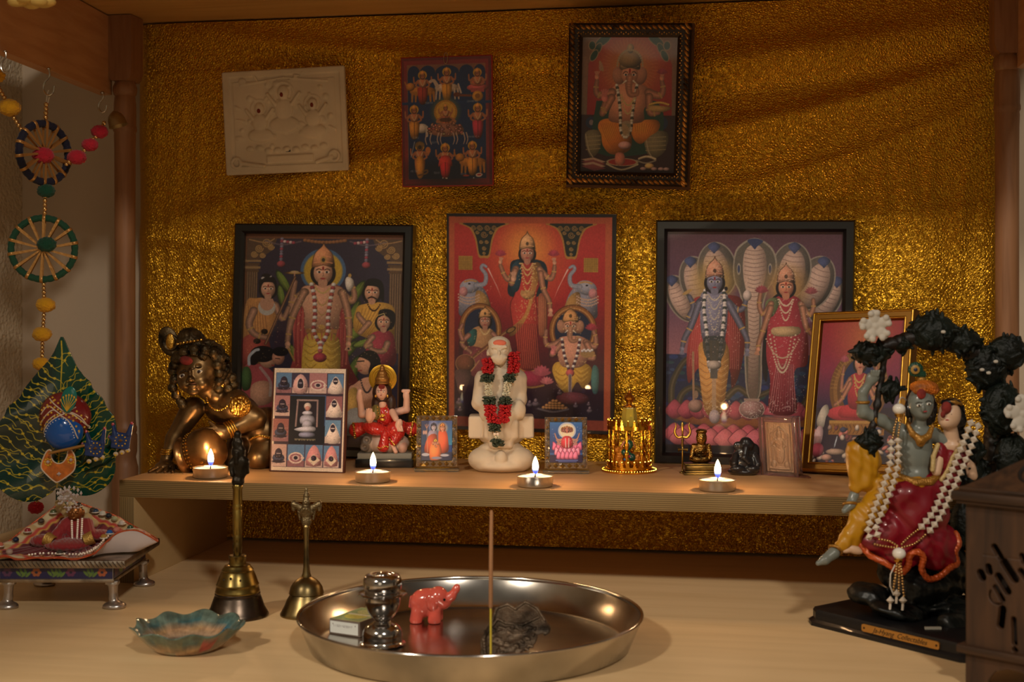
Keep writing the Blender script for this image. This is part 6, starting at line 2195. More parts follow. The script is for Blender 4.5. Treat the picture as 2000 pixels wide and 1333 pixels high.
def art_lot():
	a = Art(1132, 322, 1388, 640, 78, 96, (36, 90, 170))
	a.grad((50, 110, 190), (30, 50, 120), 322, 560)
	a.rect(1132, 580, 1388, 640, (40, 20, 70))
	a.el(1268, 390, 70, 66, (190, 200, 225)).el(1268, 392, 58, 56, (240, 225, 190))
	for row, (n, y, c_) in enumerate(((7, 520, (214, 96, 140)), (6, 560, (232, 130, 165)), (5, 590, (222, 110, 150)))):
		for k in range(n):
			x = 1268 + (k - (n - 1) / 2) * 32
			a.poly([(x - 20, y + 20), (x - 18, y - 20), (x + (x - 1268) * .15, y - 46), (x + 18, y - 20), (x + 20, y + 20)], c_, sp=3, sh=.5, ol=(150, 50, 90))
	sk = (225, 165, 150)
	for q in (-1, 1):
		for k in range(4):
			limb(a, [(1268 + q * 22, 450), (1268 + q * (50 + 8 * k), 500 - 14 * k), (1268 + q * (78 + 6 * k), 490 - 26 * k)], 12, 9, sk)
	a.poly([(1235, 440), (1300, 440), (1310, 520), (1225, 520)], (200, 50, 60), sp=3, sh=.4)
	a.ln([(1255, 450), (1258, 520)], 6, (230, 220, 220)).ln([(1282, 450), (1280, 520)], 6, (230, 220, 220))
	for q, f in ((-34, .7), (34, .7), (-18, .85), (18, .85), (0, 1)):
		head(a, 1268 + q, 385, 15 * f, (205, 120, 100), (190, 120, 70), DK, crown_h=1)
	a.ln([(1180, 622), (1350, 622)], 6, (110, 140, 230)).ln([(1200, 634), (1340, 634)], 4, (110, 140, 230))
	a.speck(1132, 322, 1388, 560, 40, (190, 190, 240), 2.5)
	return a


stand('clear acrylic stand with a picture of a divine family, just left of the white statue', 813, 893, 812, 911, 922, art_fam, .95)
stand('clear acrylic stand with a pink lotus goddess picture, just right of the white statue', 1064, 1147, 815, 915, 926, art_lot, .95)

# ---------------- gold cylindrical pavilion
t, s = at('gold_pavilion', 'tiny round gold filigree pavilion with a green-robed figure inside, beside the large right print', 'ornament', 1229, 921)
m = MB()
m.lathe([(0, 0), (52, 0), (54, 1.5), (54, 3), (52, 4.5), (50, 5), (0, 5)], 56)
for k in range(60):
	th = 2 * PI * k / 60
	m.ball((52.5 * math.cos(th), 52.5 * math.sin(th), 4.5), 1.5, 6)
m.build('base_disc', goldm, t, s)


def crownring(z, R, h, n, up=1):
	m = MB()
	m.lathe([(R, z - h * .35), (R + 1.2, z - h * .3), (R + 1.2, z + h * .1), (R, z + h * .15), (R - 1.2, z + h * .1), (R - 1.2, z - h * .3)], 64, cap=False)
	for k in range(n):
		th = 2 * PI * k / n
		M4 = Matrix.Translation((R * math.cos(th), R * math.sin(th), z)) @ Matrix.Rotation(th + PI / 2, 4, 'Z')
		m.slab([(-4, -h * .3), (4, -h * .3), (3.5, .1 * h), (1.6, .4 * h), (2.6, .62 * h), (0, .85 * h), (-2.6, .62 * h), (-1.6, .4 * h), (-3.5, .1 * h)], -1, 1, mat4=M4)
		m.ball((R * math.cos(th), R * math.sin(th), z + .8 * h), 2.0, 6)
	return m


crownring(88, 42, 16, 22).build('crown_rim', goldm, t, s)
crownring(10, 42, 14, 22).build('lower_rim', goldm, t, s)
amb = M('amber clear plastic', (196, 130, 40), .12, trans=.6, metal=.0)
m = MB()
m.lathe([(0, 84), (40, 84), (40, 86), (0, 86)], 40)
m.build('roof_disc', amb, t, s)
for k in range(8):
	th = 2 * PI * (k + .5) / 8 + .18
	m = MB()
	x, y = 39 * math.cos(th), 39 * math.sin(th)
	m.lathe([(3.2, 5), (3.6, 10), (2.2, 14), (3.6, 20), (2.0, 26), (4.2, 34), (4.2, 38), (2.0, 44), (3.8, 50), (4.4, 56), (2.2, 62), (3.8, 70), (2.4, 76), (3.4, 84)], 12, mat4=Matrix.Translation((x, y, 0)))
	m.build('pillar', goldm, t, s)
m = MB()
m.lathe([(16, 86), (15.5, 100), (13, 122), (12, 125)], 6, mat4=Matrix.Translation((0, -4, 0)))
m.build('glass_dome', M('yellow translucent plastic', (214, 196, 84), .15, trans=.55), t, s)
m = MB()
m.lathe([(10, 124), (12, 126), (12, 128), (8, 130), (5, 132), (5, 135), (9, 140), (10, 144), (8, 148), (4, 151), (2.5, 154), (3.5, 157), (2, 160), (1.5, 163), (0.3, 170)], 20, mat4=Matrix.Translation((0, -4, 0)))
m.build('finial', M('amber gold finial', (214, 158, 66), .2, 1.0), t, s)
c = lambda x, y, z: (x - 1229, y, 921 - z)
sculpt('seated_figure', paint_gloss, [E(c(1226, -14, 868), (9, 7, 10), col=(20, 70, 56)), E(c(1222, -16, 884), (11, 8, 7), (0, 25, 0), col=(20, 76, 60)), E(c(1233, -16, 892), (7, 7, 8), col=(20, 70, 60)), E(c(1226, -17, 889), (4, 6, 4), col=(150, 40, 90)), E(c(1220, -18, 896), (4, 4, 3), col=(60, 110, 170)),
                                      E(c(1224, -14, 854), (4.6, 4.5, 5.5), col=(190, 120, 70)), E(c(1224, -12, 849), (5, 5, 4.5), col=(22, 18, 18)), K(c(1218, -14, 862), c(1212, -16, 872), 2.5, 2, col=(190, 110, 60)), K(c(1234, -14, 862), c(1240, -16, 874), 2.5, 2, col=(190, 120, 60))], t, s, .7, 1.5)
sculpt('lion_mount', M('orange gold lacquer', (196, 120, 30), .35, .3), [E(c(1208, -8, 890), (11, 10, 20), (0, 20, 0)), E(c(1243, -8, 896), (15, 10, 14), (0, -15, 0)), E(c(1213, -10, 906), (8, 8, 10)), E(c(1250, -6, 904), (8, 8, 12)), E(c(1203, -12, 878), (8, 7, 8))], t, s, .9, 3, bumps=[(.8, .5, (1, .3, 1))])

# ---------------- trident and brass bust
t, s = at('brass_trident', 'thin brass trident standing upright beside the small brass bust', 'trident', 1333, 925)
m = MB()
m.tube([(0, 0, 0), (0, 0, 76)], 1.5, 10)
m.tube([(0, 0, 70), (0, 0, 84), (0, 0, 96), (0, 0, 102)], [1.6, 2.2, 3.0, .4], 8, flat=.5)
for q in (-1, 1):
	m.tube(spline([(0, 0, 72), (q * 8, 0, 70), (q * 14, 0, 76), (q * 15, 0, 84), (q * 12.5, 0, 92), (q * 14.5, 0, 99)], 5), [2.2, 2.6, 2.6, 2.4, 1.8, .3], 8, flat=.5)
m.build('prongs', M('yellow brass', (186, 156, 74), .3, 1.0), t, s, sharp=180)
m = MB()
m.lathe([(2.5, 52), (3.4, 56), (2, 60), (3, 64), (2, 68)], 12)
m.tube([(-9, -1, 46), (-3, -2, 47), (0, -2, 47), (3, -2, 47), (9, -1, 46)], [4.5, 1.6, 1.6, 1.6, 4.5], 12)
m.build('small_drum', M('darkened brass', (120, 96, 50), .35, 1.0), t, s)
sculpt('foot', brass, [E((0, 0, 1.5), (6, 5, 2.4)), K((0, 0, 0), (0, 0, 8), 2.4, 1.6)], t, s, .6, 2, flat0=0)

t, s = at('brass_seated_bust', 'small dark brass bust on a stepped base, behind the rightmost candle', 'figurine', 1368, 927)
c = lambda x, y, z: (x - 1368, y, 927 - z)
br2 = M('dark shiny brass', (140, 108, 54), .25, 1.0, noise=(60, .6), bump=(150, .5, .002))
m = MB()
m.box(-34, 34, -16, 22, 0, 4, bev=1.4).box(-31, 31, -14, 20, 4, 8, bev=1.4).box(-29, 29, -12, 18, 8, 18, bev=2.2).box(-32, 30, -13, 19, 18, 22, bev=1.2)
m.build('stepped_base', brass, t, s)
sculpt('figure', br2, [E(c(1369, 4, 897), (22, 14, 10)), E(c(1369, 4, 880), (15, 11, 14)), E(c(1369, 4, 872), (17, 10, 6)), K(c(1355, 2, 872), c(1350, -4, 892), 5, 4), K(c(1384, 2, 872), c(1388, -4, 892), 5, 4), E(c(1370, 0, 856), (10.5, 10, 15)), E(c(1370, 0, 843), (11, 10, 5)), E(c(1370, -9, 857), (2, 3, 4), k=1)], t, s, .8, 2.5, bumps=[(1.1, .5, (1, 0, 1))])

# ---------------- black elephant-headed figurine
t, s = at('black_figurine', 'small glossy black elephant-headed figurine seated beside the rightmost candle', 'figurine', 1453, 928)
c = lambda x, y, z: (x - 1453, y, 928 - z)
sculpt('body', M('polished black stone', (30, 29, 31), .28, coat=.5, bump=(60, .15, .003)),
       [E(c(1453, 4, 921), (31, 26, 9)), E(c(1452, 6, 904), (27, 22, 17)), E(c(1455, 6, 888), (21, 17, 18)), E(c(1458, 2, 871), (16, 14, 14)), E(c(1457, 2, 861), (10, 10, 7)), E(c(1441, 0, 872), (9, 5, 9)), E(c(1474, 0, 880), (9, 5, 13)), K(c(1455, -12, 874), c(1450, -20, 892), 6, 5), K(c(1450, -20, 892), c(1458, -22, 902), 5, 3.5),
		K(c(1436, -4, 890), c(1432, -14, 904), 7, 6), K(c(1474, -2, 892), c(1478, -12, 906), 7, 6), E(c(1438, -14, 914), (14, 9, 7)), E(c(1468, -14, 914), (14, 9, 7))], t, s, .9, 3, flat0=0)

# ---------------- gold relief in an acrylic case
t, W_, H_ = rect_thing('relief_in_acrylic_case', 'small gold relief plaque in a clear pinkish case at the foot of the gilt frame', 'plaque',
                       (1506, 816), (1578, 819), (1491, 927), Yt=1.50, zb=SHELF, YtR=1.485)
m = MB()
for b_ in ((-.001, .0045, 0, H_), (W_ - .0045, W_ + .001, 0, H_), (.0045, W_ - .0045, 0, .004), (.0045, W_ - .0045, H_ - .005, H_)):
	m.box(b_[0], b_[1], -.006, .008, b_[2], b_[3], bev=.0005)
m.build('case_rim', M('pinkish clear acrylic', (205, 165, 158), .1, trans=.85), t)
MB().box(.0045, W_ - .0045, -.0058, -.0052, .004, H_ - .005).build('case_front', M('thin clear acrylic sheet', (250, 245, 240), .03, trans=1.0), t)
relief = M('bronze gold relief foil', (232, 200, 168), .3, .6, bump=(420, .25, .002))
MB().box(.0045, W_ - .0045, .002, .005, .004, H_ - .005).build('backing_board', M('cream inner border', (226, 205, 178), .6), t)
px_ = W_ / 80
sculpt('relief_panel', relief, [B((40, 1.4, 62), (30, .9, 54), rd=.6)] + [B((x_, 0, 62), (1, 1.4, 50), rd=.8, k=.5) for x_ in (16, 64)]
       + [E((40, 0, 90), (6, 2.6, 8)), E((40, 0, 101), (4, 2, 6)), E((40, 0, 72), (9, 3, 14)), E((40, 0, 48), (11, 2.6, 22)), K((32, 0, 78), (24, 0, 66), 3, 2), K((48, 0, 78), (56, 0, 66), 3, 2), K((24, 0, 30), (22, 0, 90), 1.6), K((57, 0, 30), (58, 0, 90), 1.6),
          T((40, .6, 88), 14, 1.2), T((40, .6, 80), 20, 1.0), E((26, 0, 24), (6, 2.4, 8)), E((55, 0, 24), (6, 2.4, 8)), K((20, 0, 16), (60, 0, 16), 2.4)], t, px_, .8, 1.2, bumps=[(.9, .25, (1, 0, .5))], loc=(0, -.0015, 0))
MB().lathe([(0, 0), (.019, 0), (.020, .0006), (.0185, .0012), (0, .0012)], 32, mat4=Matrix.Translation((W_ * .75, -.010, .0)) @ Matrix.Scale(1.3, 4, (1, 0, 0))).build('case_foot', MATS['pinkish clear acrylic'], t)

# ---------------- relief plaque on the wall
t, W_, H_ = rect_thing('relief_plaque', 'off-white square plaque with a faint carved relief, hanging at the upper left of the cloth', 'plaque',
                       (431, 141), (672, 127), (441, 343), Yt=1.592, Yb=1.600)
u = W_ / 241
cast = M('off-white cast plaster', (214, 198, 172), .7, noise=(14, .08), bump=(60, .15, .004))
hh = H_ / u
rel = [B((120, 6, hh / 2), (120, 5, hh / 2), rd=3), B((122, 0, hh / 2 + 2), (108, 3.5, hh / 2 - 13), rd=2, op='-', k=1.5)]
sculpt('tablet', cast, rel, t, u, 1.3, 1)
g = np.random.default_rng(21)
fig = [B((120, 4, hh / 2), (100, 1.4, hh / 2 - 20), rd=1)]
for (x, z, w_) in ((120, 150, 1.2), (72, 122, 1.0), (176, 126, 1.0)):
	fig += [E((x, 1, z), (9 * w_, 5, 11 * w_)), E((x, 1, z - 26 * w_), (15 * w_, 5, 16 * w_)), E((x, 1.5, z - 50 * w_), (24 * w_, 4.5, 13 * w_)), K((x - 14 * w_, 1, z - 18 * w_), (x - 26 * w_, 1, z - 2 * w_), 4, 3), K((x + 14 * w_, 1, z - 18 * w_), (x + 26 * w_, 1, z - 2 * w_), 4, 3), T((x, 2.5, z), 16 * w_, 1.6)]
fig += [K((30 + 6, 2.6, 168), (120, 2.6, 178), 1.6), K((120, 2.6, 178), (205, 2.6, 168), 1.6), K((60, 2, 95), (110, 2, 118), 2.2)]
fig += [T((22, 1.5, 22), 9, 3), T((214, 1.5, 28), 9, 3), B((128, 1.5, 26), (46, 2.5, 8), rd=3), K((30, 2, 22), (76, 2, 14), 4), K((180, 2, 18), (208, 2, 26), 4)]
for k in range(60):
	fig.append(E((g.uniform(28, 212), 2.6, g.uniform(40, 185)), (g.uniform(3, 9), 2.4, g.uniform(2, 6)), (0, g.uniform(-60, 60), 0)))
for k in range(9):
	fig.append(E((50 + 18 * k, 2, 46 + g.uniform(-3, 3)), (7, 3, 5)))
sculpt('carved_scene', cast, fig, t, u, 1.1, 2)
for (x, z) in ((118, 146), (72, 118), (176, 124)):
	MB().ball((x, -2.8, z), (4, 2, 5), 8).build('vermilion_dot', M('dried vermilion', (120, 44, 30), .9), t, u)
MB().box(120, 129, 1, 2.4, 39, 43).build('label_chip', black_frame, t, u)
# ------------------------------------------------------------------ things on the board in front
def cam_pt(Xc, Zc, z=0.0):
	return Vector((Xc * cA - Zc * sA, Xc * sA + Zc * cA, z))


steel = M('polished stainless steel', (205, 200, 196), .13, 1.0, noise=(9, .18), bump=(14, .05, .004))
steel2 = M('scratched stainless steel', (196, 190, 182), .2, 1.0, noise=(12, .2), bump=(20, .06, .004))
TRX, TRZ = (919 - 1000) / F * 1.178, 1.178
p = cam_pt(TRX, TRZ)
t = thing('steel_tray', 'large round stainless steel tray on the beech board, holding the pot and pink elephant', 'tray', p, YAW)
m = MB()
R_, Rb, H_ = .152, .141, .0275
pr = [(0, 0), (Rb - .004, 0), (Rb, .002), (R_ - .001, H_ - .002), (R_, H_)]
a_ = [(R_ + .0012 * math.cos(q) - .0012, H_ + .0012 * math.sin(q)) for q in np.linspace(0, PI * 1.2, 8)]
pin = [(R_ - .0028, H_ - .002), (Rb - .002, .0032), (Rb - .006, .0012), (Rb - .030, .0009), (0, .0009)]
m.lathe(pr + a_ + pin, 128, cap=False)
m.build('tray_body', steel2, t, sharp=50)
m = MB()
m.lathe([(R_ + .0014 * math.cos(q) - .0008, H_ + .0006 + .0014 * math.sin(q)) for q in np.linspace(0, 2 * PI, 12)], 128, cap=False)
m.build('rolled_rim', steel, t)
ZT = .0012

# ---------------- steel pot
t, s = at('steel_pot', 'small steel oil lamp pot of bulbous stacked shapes standing in the tray', 'pot', 747, 1259, ZT)
pr = [(0, 0), (41, 0), (44, 1), (45, 3), (40, 5), (38, 8), (39, 16), (38, 26), (33, 35), (24, 41), (17, 44), (15, 47)]
MB().lathe(pr + [(0, 47)], 64, cap=False, wob=lambda a, j: 1 + (.03 * math.cos(15 * a) if j in (1, 2, 3) else 0)).build('scalloped_foot', steel, t, s, sharp=60)
pr = [(0, 46), (15, 46), (16, 49), (22, 54), (29, 64), (34, 78), (35, 88), (33.5, 95), (34, 97), (0, 97)]
MB().lathe(pr, 64, cap=False).build('cup', steel, t, s, sharp=60)
pr = [(0, 96), (42, 96), (46, 98), (47, 100), (44, 101.5), (36, 102), (0, 102)]
MB().lathe(pr, 64, cap=False, wob=lambda a, j: 1 + (.03 * math.cos(13 * a) if 0 < j < 5 else 0)).build('flange', steel, t, s, sharp=60)
pr = [(0, 101), (34, 101), (36, 105), (38, 116), (37, 127), (33, 135), (26, 138), (20, 137.5), (18, 136), (13, 136), (12, 139), (8, 141), (3, 141.5), (0, 141.5)]
MB().lathe(pr, 64, cap=False).build('lid', steel, t, s, sharp=60)

# ---------------- pink elephant
t, s = at('ceramic_elephant', 'small glossy coral pink elephant figurine with a raised trunk, in the tray', 'figurine', 838, 1215, ZT)
c = lambda x, y, z: (x - 838, y, 1215 - z)
coral = M('coral glaze', (226, 98, 82), .14, coat=.8, noise=(30, .12))
sculpt('body', coral, [E(c(826, 4, 1180), (26, 23, 28)), E(c(838, 2, 1174), (24, 22, 24)), K(c(815, -8, 1196), c(813, -9, 1209), 12, 12.5), K(c(816, 16, 1196), c(816, 17, 1209), 12, 12), K(c(850, -10, 1192), c(849, -11, 1209), 12, 13), K(c(853, 14, 1192), c(853, 15, 1209), 12, 12),
                       E(c(856, -4, 1166), (20, 20, 21)), E(c(866, -6, 1176), (14, 14, 14)), K(c(872, -6, 1172), c(882, -7, 1164), 11, 8.5), K(c(882, -7, 1164), c(891, -7, 1150), 8.5, 6.5), K(c(891, -7, 1150), c(893, -7, 1146), 6.5, 6),
                       E(c(844, -19, 1174), (11, 6, 17), (0, -14, 0), k=2), E(c(848, 18, 1172), (11, 6, 15), k=2), K(c(803, 4, 1168), c(800, 2, 1186), 3, 2.5, k=2)], t, s, .8, 5, flat0=0)
MB().ball(c(869, -23.0, 1167), (2.6, 1.6, 2.8), 10).build('eye', M('black glazed eye', (14, 10, 12), .15), t, s)
MB().ball(c(878, 9, 1166), (2.6, 1.6, 2.8), 10).build('eye', M('black glazed eye', (14, 10, 12), .15), t, s)

# ---------------- matchbox
p, s = anchor(642, 1238, ZT)
t = thing('matchbox', 'matchbox with pale green top and white end, beside the steel pot in the tray', 'matchbox', p, YAW + math.radians(-28))
Wm, Lm, Hm = .0335, .052, .0135
MB().box(0, Wm, .0008, Lm, 0, Hm, bev=.0006).build('sleeve', M('grey brown striker card', (120, 104, 92), .8), t)
a = Art(0, 0, 100, 150, 70, 105, (150, 168, 116))
a.rect(0, 0, 100, 150, (176, 180, 120)).rect(6, 8, 94, 142, (140, 170, 110)).el(50, 95, 34, 30, (205, 200, 70)).el(50, 40, 30, 26, (190, 196, 120)).rect(12, 70, 88, 84, (220, 220, 190))
a.el(70, 30, 16, 10, (90, 130, 80)).grain(.06)
o = a.mesh('top_label', paper, t, Wm - .001, Lm - .0015, 0, 0, 0)
o.matrix_local = Matrix.Translation((.0005, .0010, Hm + .0001)) @ Matrix.Rotation(-PI / 2, 4, 'X')
a = Art(0, 0, 334, 135, 167, 68, (222, 224, 218))
txt(a, 40, 40, 22, '11501423547', (120, 110, 110), .8)
a.rect(30, 26, 38, 40, (90, 60, 60)).rect(296, 26, 304, 40, (90, 60, 60))
o = a.mesh('tray_end', paper, t, Wm - .003, Hm - .003, .0015, .0015, .0002, gain=1)

p, s = anchor(683, 1205, ZT)
t = thing('small_packet', 'small flat blue and red packet behind the matchbox in the tray', 'packet', p, YAW + math.radians(12))
MB().box(0, .034, 0, .024, 0, .006, bev=.001).build('box', M('blue printed card', (52, 66, 150), .5), t)
MB().box(.012, .022, -.0004, .0, .001, .005).box(.010, .020, .002, .020, .0058, .0063).build('red_label', M('red printed card', (190, 60, 60), .5), t)

# ---------------- incense stick
p = P(958.5, 1297, z=ZT)
t = thing('incense_stick', 'single incense stick standing upright at the front of the tray, yellow at its lower end', 'incense stick', p, YAW)
s = depth(p) / F
MB().tube([(0, 0, 0), (0, 0, 112)], 2.1, 10).build('bamboo', M('yellow bamboo', (216, 190, 60), .6), t, s)
MB().tube([(0, 0, 108), (0, 0, 112), (.4, 0, 200), (1.4, 0, 296), (1.4, 0, 300)], [2.4, 4.2, 4.0, 3.4, 1.5], 12).build('incense_paste', M('tan incense paste', (170, 122, 84), .9, bump=(500, .4, .001)), t, s)

# ---------------- cast bronze leaf dish
p = P(961, 1296, z=ZT)
s = depth(p) / F
t = thing('cast_leaf_dish', 'dark cast metal leaf-shaped dish with relief patterns, tilted in the tray behind the incense stick', 'dish', p, 0)
tilt = Matrix.Rotation(YAW, 4, 'Z') @ Matrix.Rotation(math.radians(-48), 4, 'X')
t.matrix_world = Matrix.Translation(p + Vector((0, 0, .0022))) @ tilt
g = np.random.default_rng(6)
pr_ = [E((38, 0, 60), (52, 4.5, 42), (0, 10, 0)), E((28, 0, 100), (24, 4.5, 30)), E((66, 0, 104), (28, 4.5, 34)), E((12, 0, 40), (36, 4.5, 40)), E((20, 0, 18), (44, 4, 20)), E((92, 0, 84), (18, 4, 24)), E((106, 0, 72), (10, 4, 13))]
pr_ += chain([(-6, -4, 66), (10, -6, 92), (26, -6, 82), (60, -6, 78), (92, -6, 96)], [2.4] * 5) + chain([(-12, -4, 10), (-18, -5, 45), (-6, -5, 68), (8, -5, 118), (30, -5, 128), (46, -5, 116), (66, -5, 134), (90, -5, 118), (104, -5, 90)], [2.6] * 9)
for k in range(46):
	x, z = g.uniform(0, 86), g.uniform(8, 76)
	pr_.append(K((x, -4.5, z), (x + g.uniform(-9, 9), -4.5, z + g.uniform(-6, 6)), g.uniform(1.2, 3)))
pr_ += [E((44, -6, 48), (16, 4, 7), (0, -30, 0), op='-'), E((16, -6, 34), (16, 4, 5), (0, 22, 0), op='-'), E((34, -6, 18), (12, 4, 5), (0, -20, 0), op='-')]
for k in range(9):
	pr_.append(E((-15, -5, 8 + 7 * k), 2.6))
sculpt('dish_body', M('dark weathered bronze', (104, 88, 72), .5, .75, noise=(50, .5), bump=(260, .35, .002)), pr_, t, s, 1.0, 2.5, bumps=[(1.0, .35, (1, 0, 1))])
MB().tube([(104, 2, 92), (112, 6, 84), (112, 8, 70), (104, 4, 62)], 2.6, 8).build('loop_handle', MATS['dark weathered bronze'], t, s)
MB().box(24, 60, 3, 22, 30, 66, bev=4).build('foot', MATS['dark weathered bronze'], t, s)

# ---------------- ceramic bowl
Zb = 1.16
p = cam_pt((366 - 1000) / F * Zb, Zb)
t = thing('ceramic_bowl', 'small ruffled green and tan glazed ceramic bowl on the board in front of the bells', 'bowl', p, YAW)
n = 160
prof = [(0, 0), (.024, 0), (.0285, .0015), (.034, .006), (.041, .013), (.0465, .0200), (.0478, .0215), (.0468, .0218), (.040, .0150), (.034, .0095), (.028, .0058), (.020, .0045), (0, .0042)]
glz = {0: (176, 132, 90), 1: (176, 132, 90), 2: (170, 128, 88), 3: (150, 122, 84), 4: (108, 118, 96), 5: (92, 116, 104), 6: (100, 122, 110), 7: (104, 126, 114), 8: (110, 132, 122), 9: (196, 156, 118), 10: (190, 160, 130), 11: (128, 116, 110), 12: (120, 108, 104)}
v, f, cc = [], [], []
g = np.random.default_rng(2)
for j, (r, z) in enumerate(prof):
	for i in range(n):
		a_ = 2 * PI * i / n
		rf = max(0, (r - .028) / .020)
		w_ = rf ** 1.5 * (.045 * math.cos(9 * a_) + .018 * math.sin(5 * a_ + 1))
		v.append((r * (1 + w_) * math.cos(a_), r * (1 + w_) * math.sin(a_), z + rf ** 2 * .0022 * math.sin(9 * a_ + .5)))
		col = np.array(glz[j], float)
		if j in (3, 4, 8, 9) and math.sin(7 * a_ + j) + .5 * math.sin(13 * a_) > .25:
			col = np.array((186, 150, 108), float) if j in (3, 9) else np.array((72, 110, 112), float)
		if j == 2 and math.sin(6 * a_) > .6:
			col = np.array((96, 104, 84), float)
		if j in (3, 4) and -1.05 < a_ - 2 * PI < -.72:
			col = np.array((190, 70, 66), float)
		if j in (9, 10) and .5 < a_ < .75:
			col = np.array((40, 110, 150), float)
		cc.append(lin(np.clip(col * g.uniform(.93, 1.07), 0, 255))[:3])
for j in range(len(prof) - 1):
	for i in range(n):
		k = (i + 1) % n
		f.append((j * n + i, j * n + k, (j + 1) * n + k, (j + 1) * n + i))
raw('bowl_body', v, f, M('green tan glaze', (255, 255, 255), .16, vcol=True, coat=.7, noise=(120, .25), col2=(190, 190, 190)), t, True, 180, cols=np.array(cc))

# ---------------- bells
bellm = M('bell brass', (150, 128, 66), .3, 1.0, noise=(22, .45), col2=(92, 78, 48))
belld = M('dark bell bronze', (92, 80, 70), .33, 1.0, noise=(30, .4), bump=(80, .08, .002))
t, s = at('hand_bell', 'tall brass hand bell with a dark figure finial, standing left of the tray', 'bell', 464, 1203, 0)
prf = [(58, 2), (60, 0), (60.5, 3), (57, 9), (52, 18), (48, 30), (45, 38), (43.5, 42), (44, 44), (42.5, 46)]
MB().lathe([(0, 60), (38, 40), (52, 8), (57, 1)] + prf[1:], 64, cap=False).build('bell_mouth', belld, t, s, sharp=50)
MB().lathe([(42.5, 46), (43.4, 48), (42.5, 50), (41.5, 56), (40.5, 60), (41.5, 62), (40, 64), (36, 76), (31.5, 86), (30, 88), (31, 90), (28.5, 93), (26, 96), (25, 98), (24, 99), (17, 100), (16.2, 103), (16, 112), (17.5, 117), (16.8, 118), (12, 118), (0, 118)], 64, cap=False).build('bell_shoulder', bellm, t, s, sharp=50)
m = MB()
for th in (-100, -70, -125):
	q = math.radians(th)
	m.ball((35.5 * math.cos(q), 35.5 * math.sin(q), 79 - abs(th + 100) * .15), (2.4, 2.4, 2.8), 8)
m.build('rivet', belld, t, s)
MB().lathe([(8, 117), (8.2, 128), (9.4, 130), (9.4, 142), (8.6, 144), (9.3, 146), (9.3, 156), (8.5, 158), (9.2, 160), (9.4, 206), (8.6, 208), (9.4, 210), (9.4, 216), (8.6, 218), (9.2, 220), (9.0, 246), (11, 252), (9, 256)], 24).build('handle', bellm, t, s, sharp=50)
sculpt('figure_finial', M('blackened brass', (46, 40, 32), .4, .8, bump=(120, .4, .003)), [E((1, 0, 262), (12, 10, 12)), E((2, 2, 286), (16, 11, 24)), E((4, 0, 300), (19, 11, 13)), E((2, 0, 320), (14, 10, 16)), E((0, 0, 336), (11, 9, 12)), E((0, 0, 352), (7, 7, 10)), K((15, 4, 300), (19, 4, 280), 6, 4), K((-12, -4, 296), (-9, -9, 276), 6, 4), K((0, -8, 318), (0, -10, 300), 4, 3)], t, s, 1.0, 4, bumps=[(.3, .5, (1, 0, .6))])

t, s = at('hand_bell', 'smaller brass hand bell with a winged figure finial, just behind the tray rim', 'bell', 598.5, 1201, 0)
MB().lathe([(0, 40), (30, 30), (44, 6), (48, 1), (50.5, 0), (51, 3), (47, 10), (42, 20), (38, 30), (33, 38), (32, 40), (34, 42), (33.5, 44), (31, 54), (26, 62), (20, 68), (13, 72), (9.5, 74), (9, 78), (0, 78)], 56, cap=False).build('bell_body', M('dull bell brass', (140, 122, 80), .34, 1.0, noise=(26, .5), col2=(84, 72, 50)), t, s, sharp=45)
MB().lathe([(9, 76), (7.5, 82), (6.2, 92), (5.2, 120), (5.0, 150), (6.0, 168), (6.8, 172), (5, 176)], 20).build('handle', M('dull bell brass', (150, 130, 90), .34, 1.0), t, s)
sculpt('winged_figure_finial', M('grey brass casting', (128, 112, 82), .42, .9, bump=(180, .4, .002)),
       [E((0, 0, 184), (10, 7, 14)), E((0, 0, 202), (14, 9, 14)), E((0, -6, 206), (9, 5, 8)), K((10, 0, 208), (24, 0, 216), 6, 6), K((-10, 0, 208), (-24, 0, 216), 6, 6), E((25, 0, 212), (5, 3, 11)), E((-25, 0, 212), (5, 3, 11)), E((0, -1, 220), (8, 8, 10)), E((0, 0, 232), (6.5, 6.5, 9)), E((0, 0, 242), (3.2, 3.2, 7)),
		E((0, -9, 219), (1.8, 2, 3), k=1), K((-12, -4, 200), (-3, -10, 208), 3.5, 3), K((12, -4, 200), (3, -10, 208), 3.5, 3), K((-16, 2, 204), (-13, 2, 186), 3, 2), K((16, 2, 204), (13, 2, 186), 3, 2)], t, s, .8, 2.2, bumps=[(1.1, .45, (1, 0, .8))])

# ---------------- low stool
p = cam_pt(-.4465, 1.372)
t = thing('low_stool', 'low silvery metal stool with a blue floral enamel band, at the left of the board', 'stool', p, YAW)
silver = M('hammered white metal', (176, 164, 150), .34, .95, bump=(90, .25, .003), noise=(40, .3))
smooth_silver = M('smooth grey metal', (184, 176, 172), .28, .9)
MB().box(-.0675, .0675, -.068, .064, .041, .0495, bev=.0032).build('seat_plate', silver, t)
m = MB()
for k in range(30):
	x = -.064 + k * .0044
	m.tube([(x, -.0675, .0480), (x + .0022, -.0690, .0452), (x + .0040, -.0675, .0425)], .0008, 6)
m.build('rope_edge', silver, t)
MB().box(-.0585, .0535, -.060, .054, .0292, .0410, bev=.0005).build('apron', smooth_silver, t)
MB().box(-.0595, .0545, -.0612, .055, .0262, .0296, bev=.0008).build('lower_rail', silver, t)
a = Art(0, 0, 210, 22, 230, 26, (28, 30, 84))
for k, x in enumerate((14, 68, 132, 190)):
	cc = ((90, 50, 90), (170, 90, 50), (110, 50, 90), (180, 90, 50))[k]
	for q in range(6):
		a.el(x + 6 * math.cos(q * PI / 3), 9 + 5.5 * math.sin(q * PI / 3), 3.6, 3.2, cc)
	a.el(x, 9, 2.5, 2.2, (30, 30, 60))
